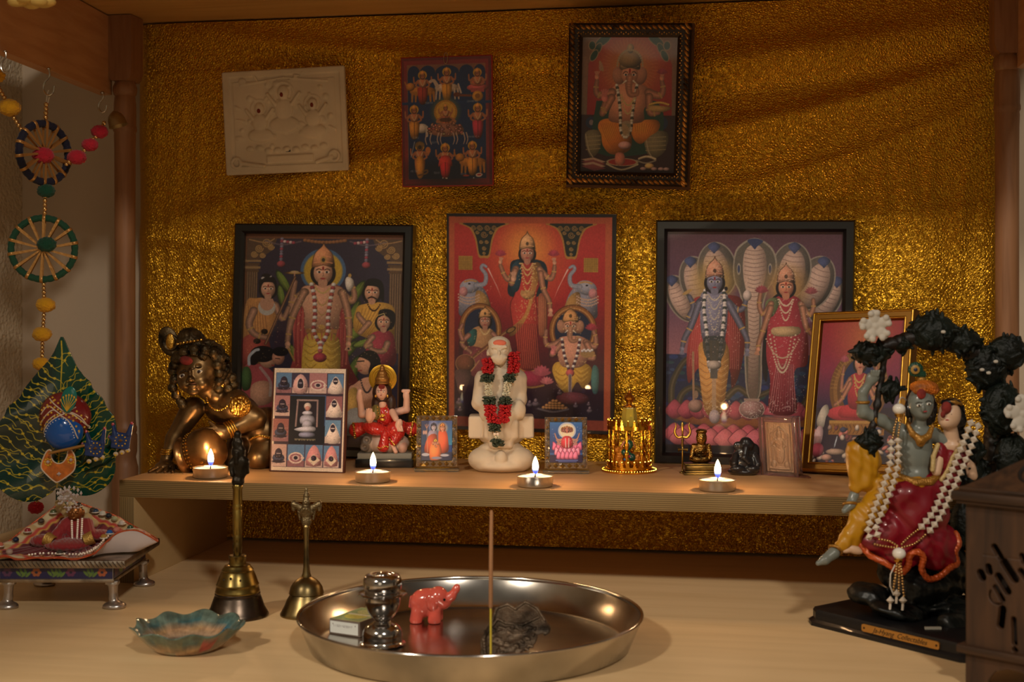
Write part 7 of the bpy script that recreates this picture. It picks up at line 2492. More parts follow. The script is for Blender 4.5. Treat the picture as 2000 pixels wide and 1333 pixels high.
for x in (40, 48, 98, 106, 112, 165, 172):
	for q in (-1, 1):
		a.el(x + q * 5, 12 + q, 7, 2.6, (96, 130, 56), rot=-50 * q)
	a.el(x, 7, 6, 2.4, (76, 120, 60), rot=70)
o = a.mesh('enamel_band', paper_glass, t, .111, .0105, -.058, .0300, -.0606)
o = a.mesh('enamel_band', paper_glass, t, .113, .0105, 0, 0, 0)
o.matrix_local = Matrix.Translation((.0541, -.0595, .0300)) @ Matrix.Rotation(PI / 2, 4, 'Z')
for (x, y) in ((-.052, -.0545), (.052, -.0545), (-.052, .052), (.052, .052)):
	u = .0005
	pr_ = [B((-2, 0, 51), (13, 8, 4), rd=2), K((-1, 0, 46), (0, 0, 22), 9.5, 8), K((0, 0, 22), (2, -2, 10), 8, 10), E((3, -2, 6), (22, 17, 8)), E((2, -2, 3), (22, 18, 4))]
	if x < 0:
		for q in pr_:
			for kk in ('c', 'a', 'b'):
				if kk in q:
					q[kk] = (-q[kk][0],) + tuple(q[kk][1:])
	sculpt('leg', smooth_silver, pr_, t, u, 1.0, 5, flat0=0, loc=(x, y, 0))

# ---------------- dressed idol on the stool
Zi = 1.36
p = cam_pt((150 - 1000) / F * Zi, Zi, .0498)
s = Zi / F
t = thing('dressed_idol', 'small gold-faced idol in a spread red and cream jewelled skirt, seated on the low stool', 'idol', p, YAW)
ring = [(0, -112, 5), (35, -113, 4), (60, -104, 9), (72, -86, 18), (80, -60, 30), (98, -45, 42), (125, -36, 44), (150, -32, 32), (163, -20, 20), (150, 10, 22), (110, 40, 34), (76, 50, 50), (52, 50, 62), (20, 52, 72), (-12, 50, 84), (-40, 40, 88), (-62, 26, 72), (-84, 10, 54), (-106, -14, 36), (-124, -38, 20), (-150, -62, 12), (-168, -80, 8), (-158, -100, 4), (-128, -110, 3), (-98, -113, 8), (-68, -115, 3), (-36, -114, 6)]
rp = spline(ring, 10, True)
N = len(rp)
L_ = 26
cen = np.array((8, -22, 26.))
inn = np.array([(cen[0] + 26 * math.sin(0 + 2 * PI * i / N), cen[1] - 20 * math.cos(2 * PI * i / N), cen[2]) for i in range(N)])
v, f, cc = [], [], []
for j in range(L_):
	q = j / (L_ - 1)
	for i in range(N):
		a0, a1 = inn[i], rp[i]
		pt = a0 * (1 - q) + a1 * q
		pt = pt + np.array((0, 0, -9 * math.sin(PI * q) + 2.6 * math.sin(PI * q) * math.sin(30 * 2 * PI * i / N) + (2.4 * q ** 3) * math.sin(17 * 2 * PI * i / N + 1)))
		pt[2] = max(pt[2], 2.2)
		v.append(pt)
		if q > .97:
			col = (176, 60, 44)
		elif q > .80:
			col = (206, 190, 150) if math.sin(40 * 2 * PI * i / N) > -.4 else (190, 160, 110)
		elif q > .74:
			col = (190, 66, 50)
		elif q > .68:
			col = (206, 160, 70)
		else:
			col = (126, 18, 30) if math.sin(30 * 2 * PI * i / N + 4 * q) > -.2 else (92, 10, 24)
		cc.append(lin(col)[:3])
for j in range(L_ - 1):
	for i in range(N):
		k = (i + 1) % N
		f.append((j * N + i, j * N + k, (j + 1) * N + k, (j + 1) * N + i))
velvet = M('velvet and brocade skirt', (255, 255, 255), .6, vcol=True, sheen=.6, bump=(400, .3, .001))
o = raw('skirt', np.array(v) * s, f, velvet, t, True, 180, cols=np.array(cc))
md = o.modifiers.new('thickness', 'SOLIDIFY')
md.thickness = .0012
md.offset = 0
# white lining of the lifted right flap
lv = []
lf = []
ids = list(range(int(N * 3.2 / 27), int(N * 9.6 / 27)))
for i_ in ids:
	e0 = rp[i_] + np.array((0, -1.2, -1.5))
	e1 = e0 * np.array((.80, 1, 0)) + np.array((0, -6, 3.2))
	lv += [e0, (e0 + e1) / 2 + np.array((0, 3, 0)), e1]
for k in range(len(ids) - 1):
	for j in range(2):
		lf.append((k * 3 + j, k * 3 + j + 1, k * 3 + 3 + j + 1, k * 3 + 3 + j))
o = raw('skirt_lining', np.array(lv) * s, lf, M('white lining cloth', (200, 184, 180), .8), t, True, 180)
md = o.modifiers.new('thickness', 'SOLIDIFY')
md.thickness = .0006
trim = MB()
trim.tube([tuple(q) for q in rp], 1.7, 6, closed=True)
trim.build('gold_piping', M('gold red piping', (190, 90, 50), .4, .5, bump=(500, .8, .001)), t, s)
beads = [(0, (60, 54, 50)), (16, (80, 92, 60)), (17, (70, 60, 50)), (18, (150, 40, 50)), (19, (30, 44, 70)), (20, (200, 110, 90)), (21, (30, 70, 150)), (22, (205, 120, 100)), (15, (96, 108, 70)), (14, (60, 52, 44)), (13, (70, 60, 50)),
         (4, (170, 130, 60)), (4.6, (30, 90, 170)), (5.2, (190, 120, 110)), (9.2, (30, 60, 120)), (10, (60, 90, 70)), (10.6, (210, 200, 190)), (11.2, (170, 170, 130)), (11.8, (30, 40, 50)), (12.3, (200, 200, 190)), (12.8, (40, 60, 90)), (8.6, (200, 170, 60)), (22.6, (180, 190, 160)), (23.6, (170, 150, 140))]
for (ti, col) in beads:
	i_ = int(ti / 27 * N) % N
	pt = rp[i_] * .86 + cen * .14
	key = 'bead glass %d %d %d' % col
	mb = MB()
	mb.ball((pt[0], pt[1] - 1, pt[2] + 5.5), (6.6, 6.6, 5.6), 12)
	o = mb.build('bead', M(key, col, .12, coat=.8), t, s, sharp=180)
	mb = MB()
	mb.lathe([(6.6, 0), (8.0, 0), (8.4, 1), (8.0, 2), (6.6, 2)], 16, mat4=Matrix.Translation((pt[0], pt[1] - 1, pt[2] + 2.6)), cap=False)
	if int(ti) % 2 == 0:
		mb.build('bead_setting', M('pearl white bead ring', (214, 206, 190), .3), o, s)
pw = MB()
for k in range(20):
	i_ = int((25.2 + k * .24) / 27 * N) % N
	pt = rp[i_] * .9 + cen * .1
	pw.ball((pt[0], pt[1], pt[2] + 4.5), 2.4, 8)
for k in range(16):
	i_ = int((1.2 + k * .2) / 27 * N) % N
	pt = rp[i_] * .93 + cen * .07
	pw.ball((pt[0], pt[1], pt[2] + 4), 2.3, 8)
pw.build('seed_pearls', M('small pearl', (226, 205, 186), .25, coat=.5), t, s)
c = lambda x, y, z: (x - 150, y, 1077 - z)
rv = M('dark red velvet', (140, 20, 28), .7, sheen=.6)
sculpt('bodice', rv, [E(c(158, -22, 1034), (24, 17, 24)), K(c(140, -24, 1022), c(124, -44, 1044), 13, 11), K(c(176, -22, 1024), c(188, -44, 1040), 13, 11), E(c(150, -50, 1058), (44, 34, 12)), E(c(100, -40, 1052), (26, 22, 12)), E(c(205, -34, 1042), (22, 22, 10))], t, s, 1.2, 6, bumps=[(.6, .7, (1, .4, .2))])
for side in (-1, 1):
	cc_ = c(118, -56, 1049) if side < 0 else c(191, -56, 1046)
	M4 = Matrix.Translation(cc_) @ Matrix.Rotation(math.radians(side * 70), 4, 'Y') @ Matrix.Rotation(math.radians(-16), 4, 'X')
	MB().lathe([(9, -9), (11, -9), (13.5, 9), (12, 9), (10, 0)], 24, mat4=M4, cap=False).build('gold_cuff', M('gold sequin cloth', (204, 166, 90), .4, .7, bump=(600, .8, .001)), t, s)
sculpt('face', M('gold brown metal face', (140, 92, 50), .35, .7), [E(c(156, -30, 1000), (14, 12, 16)), E(c(156, -42, 1002), (3, 4, 5), k=1.5), E(c(150, -40, 998), (3.5, 2.5, 2.5), k=1), E(c(163, -40, 998), (3.5, 2.5, 2.5), k=1), E(c(156, -40, 1009), (4.5, 2.5, 1.8), k=1), K(c(156, -24, 1012), c(157, -22, 1024), 9, 11), E(c(170, -26, 1000), (4, 4, 7))], t, s, .8, 2)
cm = MB()
g = np.random.default_rng(9)
crystal = M('clear crystal', (220, 214, 214), .08, .35, coat=1)
for k in range(60):
	th = g.uniform(0, 2 * PI)
	r_ = math.sqrt(g.uniform(0, 1))
	cm.bicone((-4 + 24 * r_ * math.cos(th), -34 + g.uniform(-6, 4), 100 + 22 * r_ * math.sin(th) - 4 * math.cos(th)), g.uniform(2.6, 4.4), g.uniform(2.6, 4.4), 7)
for k in range(7):
	th = PI / 6 + k * PI / 9
	cm.bicone((-4 + 26 * math.cos(th), -32, 104 + 22 * math.sin(th)), 3, 5, 6)
cm.build('crystal_crown', crystal, t, s, sharp=10)
cm = MB()
for (x0, z0, x1, z1, n_) in ((154, 1014, 158, 1064, 15), (166, 1012, 166, 1062, 15), (174, 1010, 175, 1050, 12)):
	for k in range(n_):
		q = k / (n_ - 1)
		cm.ball(c(x0 + (x1 - x0) * q, -42 - 8 * q, z0 + (z1 - z0) * q), 2.5, 8)
cm.build('pearl_strings', M('small pearl', (226, 205, 186), .25, coat=.5), t, s)
sculpt('ivory_shawl', M('cream brocade', (176, 152, 104), .6, sheen=.3), [K(c(112, 8, 988), c(136, -4, 1008), 8, 9), K(c(136, -4, 1008), c(150, -12, 1016), 9, 6), K(c(172, -10, 1012), c(188, -12, 1024), 9, 8)], t, s, 1, 3)

# ---------------- leaf figure with turbaned blue head
Zl = 1.405
p = cam_pt((112 - 1000) / F * Zl, Zl, .0498)
s = Zl / F
zpx = HOR + (CAMZ - .0498) / s
t = thing('painted_leaf_figure', 'big green heart-shaped leaf figure with a blue turbaned head, flute and two blue hands', 'ornament', p, YAW)
c = lambda x, y, z: (x - 112, y, zpx - z)
outl = [(121, 659), (125, 660), (133.5, 680), (147, 709), (154, 721), (169, 737), (181, 746), (188, 760), (205, 776), (213, 796), (224, 809), (231, 830), (236, 860), (233, 890), (230, 920), (216, 944), (188, 963), (159, 967), (131, 959), (112, 953), (101, 963), (75, 976), (47, 976), (19, 961), (2, 941), (-6, 900), (-5, 860), (1, 834), (17, 811), (24, 794), (43, 777), (51, 760), (62, 744), (79, 722), (95, 705), (105, 690), (112, 675), (118, 661)]
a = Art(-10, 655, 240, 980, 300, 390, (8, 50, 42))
a.poly([(112, 655), (112, 980), (240, 980), (240, 655)], (4, 66, 52), 1, soft=30)  # right half lighter green, the light on it put into the colour
a.poly([(-10, 700), (100, 700), (100, 900), (-10, 900)], (4, 34, 30), .8, soft=40)  # left half faces another way, its shade painted into the green
yel = (206, 176, 44)


def vein(pts, w=1.8):
	a.ln(pts, w, yel, .95, sp=5, w2=w * .7)
	a.el(pts[0][0], pts[0][1], 2.6, 2.4, yel)


a.ln([(121, 667), (122, 700), (120, 760), (121, 800), (112, 952)], 2.6, yel, sp=4)
g = np.random.default_rng(13)
def inside(x, y):
	r = False
	for i_ in range(len(outl)):
		(xa, ya), (xb, yb) = outl[i_], outl[(i_ + 1) % len(outl)]
		if (ya > y) != (yb > y) and x < (xb - xa) * (y - ya) / (yb - ya) + xa:
			r = not r
	return r


pts_ = []
for k in range(900):
	x, y = g.uniform(-4, 236), g.uniform(690, 972)
	if inside(x, y) and abs(x - 119) > 5 and all((x - q[0]) ** 2 + ((y - q[1]) * 1.25) ** 2 > 300 for q in pts_):
		pts_.append((x, y))
for (x, y) in pts_:
	q = 1 if x > 119 else -1
	th = math.radians(g.uniform(20, 50) - max(0, (y - 850)) * .35)
	dx, dy = q * math.cos(th), -math.sin(th)
	L = g.uniform(20, 34)
	s1 = 4 * (-1) ** int(x + y)
	vein([(x, y), (x + dx * L * .35 - dy * s1, y + dy * L * .35 + dx * s1), (x + dx * L * .7 + dy * s1 * .7, y + dy * L * .7 - dx * s1 * .7), (x + dx * L, y + dy * L)], 1.7)
	vein([(x, y), (x - dx * L * .5 + dy * s1, y - dy * L * .5 - dx * s1), (x - dx * L * .9, y - dy * L * .8 + 3)], 1.5)
a.grain(.04)
ol = spline(outl, 5, True)
W, H = a.W, a.H
l_ = np.clip(a.a, 0, 255) / 255
l_ = np.where(l_ <= .04045, l_ / 12.92, ((l_ + .055) / 1.055) ** 2.4)
XX, ZZ = np.meshgrid(np.linspace(-10, 240, W), np.linspace(655, 980, H))
ins = np.zeros(XX.shape, bool)
for i_ in range(len(ol)):
	x0, y0 = ol[i_]
	x1, y1 = ol[(i_ + 1) % len(ol)]
	if y0 != y1:
		ins ^= ((y0 > ZZ) != (y1 > ZZ)) & (XX < (x1 - x0) * (ZZ - y0) / (y1 - y0) + x0)
YY = -.16 * np.abs(XX - 119) * np.clip((ZZ - 655) / 100, 0, 1) + 6 * np.sin(ZZ / 23 + XX / 60) * np.clip(np.abs(XX - 119) / 60, 0, 1)
vv = np.stack([XX - 112, YY, zpx - ZZ], -1).reshape(-1, 3)
ii = np.arange(W * H).reshape(H, W)
ff = np.stack([ii[1:, :-1], ii[1:, 1:], ii[:-1, 1:], ii[:-1, :-1]], -1).reshape(-1, 4)
keep = ins.reshape(-1)[ff].sum(1) >= 2
ff = ff[keep]
used = np.unique(ff)
mp_ = np.full(W * H, -1)
mp_[used] = np.arange(len(used))
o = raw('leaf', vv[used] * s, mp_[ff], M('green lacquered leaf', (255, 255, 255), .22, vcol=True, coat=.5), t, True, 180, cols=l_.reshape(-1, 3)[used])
md = o.modifiers.new('thickness', 'SOLIDIFY')
md.thickness = .0016
md.offset = 1
MB().tube([c(112, 3, 958), c(111, 5, 985), c(110, 6, zpx - 1)], 4, 10).lathe([(0, 0), (26, 0), (26, 3), (20, 4), (0, 4)], 24).build('stem_and_stand', M('dark green painted metal', (10, 50, 40), .3), t, s)
mar, blu = (120, 30, 34), (10, 70, 150)
yd = (214, 168, 50)
tb = [E(c(135, -22, 812), (50, 30, 44), col=mar), E(c(134, -26, 806), (46, 32, 42), col=mar)]
sculpt('turban', paint_gloss, tb, t, s, 1.0, 3)
sculpt('blue_face', M('glossy blue enamel', (16, 84, 168), .2, coat=.5), [E(c(137, -36, 840), (37, 28, 36)), E(c(135, -36, 826), (28, 27, 24))], t, s, 1.0, 5)


def surf_pt(x, z, off=1.5):
	"""front surface of the turban / face ellipsoids"""
	best = None
	for (cx, cy, cz, rx, ry, rz) in ((135, -22, 812, 50, 30, 44), (134, -26, 806, 46, 32, 42), (137, -36, 840, 37, 28, 36), (135, -36, 826, 28, 27, 24)):
		q = 1 - ((x - cx) / rx) ** 2 - ((z - cz) / rz) ** 2
		if q > 0:
			y = cy - ry * math.sqrt(q)
			best = y if best is None or y < best else best
	return c(x, (best if best is not None else -18) - off, z)


m = MB()
for pts in ([(95, 862), (104, 836), (120, 818), (137, 807)], [(137, 807), (150, 816), (162, 832), (168, 852)], [(89, 830), (108, 808), (124, 797), (140, 806), (152, 800), (172, 812), (182, 834)], [(96, 806), (112, 790), (128, 798)], [(112, 776), (130, 790), (148, 800), (164, 792)], [(142, 802), (160, 806), (178, 826), (180, 836)], [(92, 846), (108, 822), (128, 806)]):
	sp_pts = spline(pts, 6)
	m.tube([surf_pt(x, z, .6) for x, z in sp_pts], 1.3, 6)
m.build('white_cord', M('cream painted line', (214, 196, 176), .4), t, s)
m = MB()
for pts in ([(95, 848), (104, 828), (118, 814), (132, 806)], [(92, 826), (104, 812), (120, 802)], [(98, 798), (110, 788), (122, 780)], [(118, 774), (132, 784), (146, 794)], [(152, 790), (166, 800), (178, 816)], [(148, 806), (160, 818), (170, 838)], [(160, 808), (172, 820), (178, 842)], [(112, 792), (126, 792), (138, 800)], [(88, 838), (90, 832), (94, 822)]):
	sp_pts = spline(pts, 6)
	for k in range(0, len(sp_pts), 3):
		m.ball(surf_pt(sp_pts[k][0], sp_pts[k][1], .8), (2.3, 1.4, 2.3), 8)
m.build('yellow_dots', M('yellow paint dots', yd, .4), t, s)
m = MB()
for pts in ([(104, 848), (112, 832), (124, 820), (140, 812)], [(140, 812), (152, 820), (160, 834), (163, 850)]):
	sp_pts = spline(pts, 6)
	for k in range(0, len(sp_pts), 2):
		m.ball(surf_pt(sp_pts[k][0], sp_pts[k][1], .8), (1.3, 1, 1.3), 6)
m.build('white_dots', M('white paint dots', (214, 216, 220), .4), t, s)
sculpt('feather', M('teal enamel', (10, 110, 100), .25, coat=.4), [E(c(155, -62, 776), (15, 3.5, 25), (0, 12, 0)), E(c(152, -60, 794), (7, 3.5, 8))], t, s, .8, 3)
m = MB()
for k in range(7):
	th = math.radians(-46 + 15 * k)
	e_ = (153 + 21 * math.sin(th + .2), 797 - 31 * math.cos(th))
	m.tube([c(152, -64, 799), c((152 + e_[0]) / 2, -66.5, (799 + e_[1]) / 2 + 1), c(e_[0], -66, e_[1] + 3)], .8, 5)
	m.ball(c(e_[0], -66.5, e_[1] + 2), (1.8, 1.2, 2.6), 8)
m.build('feather_pattern', M('yellow paint dots', yd, .4), t, s)
MB().tube([c(118, -66, 879), c(185, -62, 864)], 3.0, 10).build('flute', M('gold flute', (176, 130, 70), .35, .6), t, s)
neck = [(113, 874), (107, 880), (100, 897), (99, 908), (106, 918), (124, 934), (134, 934), (158, 917), (164, 904), (163, 886), (156, 874), (150, 876), (148, 886), (141, 897), (131, 900), (122, 895), (118, 886), (118, 876)]
m = MB()
m.slab([(x - 132, 905 - z) for x, z in spline(neck, 4, True)], -52, -48)
M4 = Matrix.Translation((132 - 112, 0, zpx - 905))
m2 = MB()
m2.slab([(x - 112, zpx - z) for x, z in spline(neck, 4, True)], -52, -48)
m2.build('collar_ornament', M('orange enamel', (206, 112, 40), .3, coat=.4, noise=(70, .35)), t, s, sharp=30)
m = MB()
m.tube([c(x, -52, z) for x, z in spline(neck, 4, True)], 1.3, 6, closed=True)
m.build('collar_edge', M('cream painted line', (214, 196, 176), .4), t, s)
m = MB()
for (x, z, r_) in ((112, 897, 4.4), (156, 893, 4.2), (133, 920, 5)):
	m.bicone(c(x, -53, z), r_, r_ * .9, 8)
m.build('gems', crystal, t, s, sharp=10)
m = MB()
for (x, z) in ((112, 897), (156, 893)):
	for k in range(8):
		m.ball(c(x + 6.4 * math.cos(k * PI / 4), -52.5, z + 6.4 * math.sin(k * PI / 4)), (2.2, 1, 2.2), 6)
m.build('yellow_petals', M('yellow paint dots', yd, .4), t, s)
for (pc, top, fng, thumb, cuff, gem) in (
		([(181, 856), (189, 850), (200, 853), (212, 850), (222, 850), (224, 865), (219, 886), (190, 892), (185, 875)], None, (((194, 862), (187, 838)), ((217, 858), (222, 832))), ((190, 868), (180, 862)), [(192, 897), (205, 893), (217, 889)], (205, 870)),
		([(233, 842), (240, 838), (250, 836), (262, 834), (270, 832), (274, 848), (268, 870), (240, 878), (234, 862)], None, (((242, 846), (238, 824)), ((268, 842), (274, 822))), ((240, 854), (231, 848)), [(243, 883), (255, 880), (266, 876)], (253, 855))):
	hp = [B(c((pc[0][0] + pc[4][0]) / 2 + 1, -56, (pc[0][1] + pc[6][1]) / 2), (18, 3, 16), (0, 8, 0), rd=3)]
	for (b0, b1) in fng:
		hp.append(K(c(b0[0], -56, b0[1]), c(b1[0], -57, b1[1]), 5.5, 3.0))
	hp.append(K(c(thumb[0][0], -56, thumb[0][1]), c(thumb[1][0], -58, thumb[1][1]), 5, 3))
	sculpt('painted_hand', M('dark blue enamel', (22, 50, 104), .22, coat=.5), hp, t, s, .8, 3.5)
	m = MB()
	for (b0, b1) in list(fng) + [thumb]:
		m.ball(c(b1[0], -58, b1[1]), (3.2, 3.2, 3.4), 8)
	m.build('red_fingertips', M('red enamel', (176, 40, 46), .3, coat=.3), t, s)
	m = MB()
	for k in range(10):
		th = 2 * PI * k / 10
		m.ball(c(gem[0] + 10.5 * math.cos(th), -60, gem[1] + 10.5 * math.sin(th)), (1.6, 1, 1.6), 6)
	for (x, z) in cuff:
		m.ball(c(x, -59, z), (2.4, 1.5, 2.4), 8)
	m.build('yellow_paint', M('yellow paint dots', yd, .4), t, s)
	MB().bicone(c(gem[0], -60, gem[1]), 5, 3.5, 8).build('amber_gem', M('amber gem', (150, 110, 50), .1, .4, coat=1), t, s, sharp=10)
	m = MB()
	for (x, z) in cuff:
		m.ball(c(x, -57, z - 2), (5, 2, 4.4), 12)
	m.build('cuff', M('maroon cream cuff', (196, 176, 150), .4), t, s)
MB().tube([c(205, -52, 880), c(170, -20, 900), c(125, 2, 930)], 2, 8).tube([c(255, -52, 868), c(210, -30, 905), c(125, 3, 935)], 2, 8).tube([c(131, -48, 915), c(120, -10, 930), c(114, 2, 940)], 2, 8).build('support_wires', M('dark green painted metal', (10, 50, 40), .3), t, s)

# ---------------- hooks and hanging decoration
def wire_hook(px, py, h, label, sc_=1.0):
	p = P(px, py, z=.5665)
	s = depth(p) / F
	t = thing('cup_hook', label, 'hook', p, YAW)
	pts = spline([(0, 0, 0), (2, 0, -16), (-8, 0, -30), (-10, 0, -44), (-2, 0, -54), (8, 0, -50), (11, 0, -36)], 6)
	MB().tube([tuple(np.array(q) * sc_) for q in pts], 1.9, 8).lathe([(0, -4), (4.5, -4), (4.5, -2), (2.4, 0), (0, 0)], 12).build('bent_wire', steelwire, t, s)
	return p, s


wire_hook(10, 98, 0, 'bright wire cup hook under the side beam, foremost of three', .8)
p2, s2 = wire_hook(95, 132, 0, 'bright wire cup hook holding the blue ribbon hoop', 1.0)
p3, s3 = wire_hook(200, 179, 0, 'bright wire cup hook nearest the left post, holding the little bell', .75)
Zh = depth(p2)
s = s2
t = thing('hoop_garland', 'hanging string of ribbon-wrapped hoops, gold beads and coloured pompoms at the left', 'hanging decoration', p2, YAW)
c = lambda x, y, z: (x - 95, y, 132 - z)
goldbead = M('gold plastic bead', (206, 168, 110), .22, .9)


def pompom(col, name_, x, y, z, r, ry=None, seed=0):
	g = np.random.default_rng(seed + int(x) * 7 + int(z))
	n = 420
	b = bmesh.new()
	bmesh.ops.create_icosphere(b, subdivisions=4, radius=1)
	v = np.array([q.co[:] for q in b.verts])
	f = [[q.index for q in ff_.verts] for ff_ in b.faces]
	b.free()
	d = 1 + g.normal(0, .055, len(v))
	v = v * d[:, None] * np.array((r, r * .9, ry or r * .8)) + np.array(c(x, y, z))
	return raw('pompom', v * s, f, M(name_, col, .95, sheen=.15, bump=(900, .8, .001)), t, True, 180)


def beadline(pts, r, name='bead_string', gap=1.75):
	p_ = spline(pts, 16)
	d = np.r_[0, np.cumsum(np.sqrt((np.diff(p_, axis=0) ** 2).sum(1)))]
	m = MB()
	for q in np.arange(0, d[-1], r * gap):
		m.ball([np.interp(q, d, p_[:, k]) for k in range(3)], r, 10)
	return m.build(name, goldbead, t, s)


MB().tube([c(95, 0, 176), c(92, 0, 184), c(90, 0, 205), c(92, 0, 205), c(96, 0, 190)], 1.4, 6).build('cord_loop', M('white cord', (196, 188, 178), .7), t, s)
beadline([c(90, 0, 204), c(89, 0, 236)], 4.8)
beadline([c(88, 0, 384), c(87, 0, 426)], 4.6)
beadline([c(85, 0, 548), c(86, 0, 586)], 4.4)
beadline([c(86, 0, 608), c(84, 0, 642)], 4.4)
beadline([c(83, 0, 664), c(82, 0, 700)], 4.4)
beadline([c(81, 0, 720), c(72, 0, 985)], 4.4)


def hoop(cx, cz, r, yaw, col, colname, tube, nsp, label):
	R = Matrix.Translation(c(cx, 0, cz)) @ Matrix.Rotation(math.radians(yaw), 4, 'Z')
	m = MB()
	N_ = 96
	pts = [(r * math.cos(2 * PI * k / N_), 0, r * math.sin(2 * PI * k / N_)) for k in range(N_)]
	rr = [tube * (1 + .08 * math.sin(k * 2.1)) for k in range(N_)]
	m.tube(pts, rr, 10, mat4=R, closed=True)
	o = m.build('hoop', M(colname, col, .8, sheen=.1, bump=(500, .6, .001)), t, s)
	gr = M('gold ribbon', (176, 128, 70), .4, .6, bump=(300, .5, .001))
	m = MB()
	for k in range(nsp):
		th = 2 * PI * (k + .4) / nsp
		ca_, sa_ = math.cos(th), math.sin(th)
		w0, w1 = 1.4, 3.0
		for y in (-tube, tube * .6):
			v_ = [(3 * ca_ - w0 * sa_, y, 3 * sa_ + w0 * ca_), (3 * ca_ + w0 * sa_, y, 3 * sa_ - w0 * ca_), (r * ca_ + w1 * sa_, y * 1.05, r * sa_ - w1 * ca_), (r * ca_ - w1 * sa_, y * 1.05, r * sa_ + w1 * ca_)]
			v_ += [(q[0], q[1] + .7, q[2]) for q in v_]
			m.add(v_, [(0, 1, 2, 3), (7, 6, 5, 4), (0, 4, 5, 1), (1, 5, 6, 2), (2, 6, 7, 3), (3, 7, 4, 0)], mat4=R)
		M5 = R @ Matrix.Translation((r * ca_, 0, r * sa_)) @ Matrix.Rotation(-th, 4, 'Y')
		m.lathe([(tube + .6, -w1), (tube + 1.2, -w1 * .6), (tube + 1.2, w1 * .6), (tube + .6, w1)], 14, mat4=M5, cap=False)
	m.build('ribbon_spokes', gr, o, s)


hoop(86, 299, 57, 57, (14, 14, 40), 'navy yarn wrapping', 7.5, 14, '')
hoop(84, 486, 60, 8, (14, 66, 44), 'green yarn wrapping', 6.5, 14, '')
RED, YEL, GRN = (170, 24, 44), (206, 150, 20), (10, 66, 46)
for (x, y, z, r, col, nm) in ((86, -4, 304, 20, RED, 'crimson pompom'), (90, 0, 373, 17, GRN, 'dark green pompom'), (94, -8, 478, 18, GRN, 'dark green pompom'), (89, 0, 596, 18, YEL, 'yellow pompom'), (82, 0, 653, 18, YEL, 'yellow pompom'),
                              (80, 0, 711, 16, YEL, 'yellow pompom'), (70, 0, 992, 15, RED, 'crimson pompom'),
                              (30, -30, 215, 21, YEL, 'yellow pompom'), (12, -60, 157, 20, YEL, 'yellow pompom'),
                              (144, 18, 305, 18, RED, 'crimson pompom'), (165, 34, 279, 16, RED, 'crimson pompom'), (180, 48, 251, 16.5, RED, 'crimson pompom')):
	pompom(col, nm, x, y, z, r, r * .78)
beadline([c(52, -18, 262), c(44, -24, 246), c(36, -28, 232)], 4.6)
beadline([c(22, -36, 196), c(16, -52, 178)], 4.6)
beadline([c(8, -66, 140), c(4, -72, 126)], 4.6)
beadline([c(127, 8, 320), c(134, 12, 312)], 4)
beadline([c(152, 24, 296), c(158, 28, 288)], 4)
beadline([c(170, 38, 267), c(174, 42, 262)], 4)
beadline([c(184, 52, 240), c(188, 58, 226)], 4.6)
MB().lathe([(1, 20), (4, 18), (8, 16), (14, 10), (17, 2), (18, -8), (19, -12), (17, -12), (15, -6), (6, 8), (0, 10)], 28, mat4=Matrix.Translation(c(208, 66, 226)) @ Matrix.Rotation(math.radians(-18), 4, 'Y'), cap=False).build('small_bell', M('brass jingle bell', (150, 126, 84), .4, .8), t, s)

# blurred gold blossom at the top left corner
p = cam_pt((62 - 1000) / F * 1.215, 1.215, CAMZ + (HOR - 2) / F * 1.215)
t = thing('hanging_blossom', 'pale gold blossom ornament hanging at the very top left corner, cut by the frame edge', 'ornament', p, YAW)
s = 1.215 / F
m = MB()
for k in range(7):
	th = 2 * PI * k / 7
	m.ball((30 * math.cos(th), 18 * math.sin(th), -2 + 4 * math.sin(3 * k)), (18, 14, 9), 12)
m.ball((0, 0, 2), (16, 16, 10), 12)
m.build('petals', M('pale gold petals', (210, 176, 96), .5, .2), t, s)
MB().tube([(0, 0, 8), (0, 0, (.666 - p.z) / s)], 1.2, 6).build('string', M('white cord', (196, 188, 178), .7), t, s)
# ------------------------------------------------------------------ painted couple on a swing under a tree arch
O_ = cam_pt(.385, 1.22)
sS = 1.22 / F
BX = 1000 + .385 / sS
BZ = HOR + CAMZ / sS
t = thing('couple_statue', 'large painted statue of an embracing couple under a dark flowering tree arch, at the right', 'statue', O_, YAW)
s = sS
c = lambda x, y, z: (x - BX, y, BZ - z)
# plinth: bevelled block set with one corner to the front
cor = [(-.1116, .0337), (-.004, -.115), (.120, -.025), (.010, .125)]
cor = [(x / s, y / s) for x, y in cor]


def inset(f_):
	mx_ = sum(q[0] for q in cor) / 4
	my = sum(q[1] for q in cor) / 4
	out = []
	for i_ in range(4):
		a0, a1, a2 = [np.array(cor[(i_ + k_) % 4]) for k_ in (-1, 0, 1)]
		for (q, w_) in ((a0, .06), (a2, .06)):
			pt = a1 * (1 - w_) + q * w_
			out.append((mx_ + (pt[0] - mx_) * f_, my + (pt[1] - my) * f_))
	return out


m = MB()
lv = [(1.0, 0), (1.0, 7), (.985, 10), (.965, 13), (.965, 27), (.95, 32), (.90, 34)]
v, f = [], []
for (f_, z_) in lv:
	for q in inset(f_):
		v.append((q[0], q[1], z_))
for j in range(len(lv) - 1):
	for i_ in range(8):
		k = (i_ + 1) % 8
		f.append((j * 8 + i_, j * 8 + k, (j + 1) * 8 + k, (j + 1) * 8 + i_))
f.append(list(range(8))[::-1])
f.append([(len(lv) - 1) * 8 + i_ for i_ in range(8)])
m.add(v, f)
m.build('plinth', M('black painted plinth', (17, 17, 20), .45, coat=.1), t, s, sharp=30)
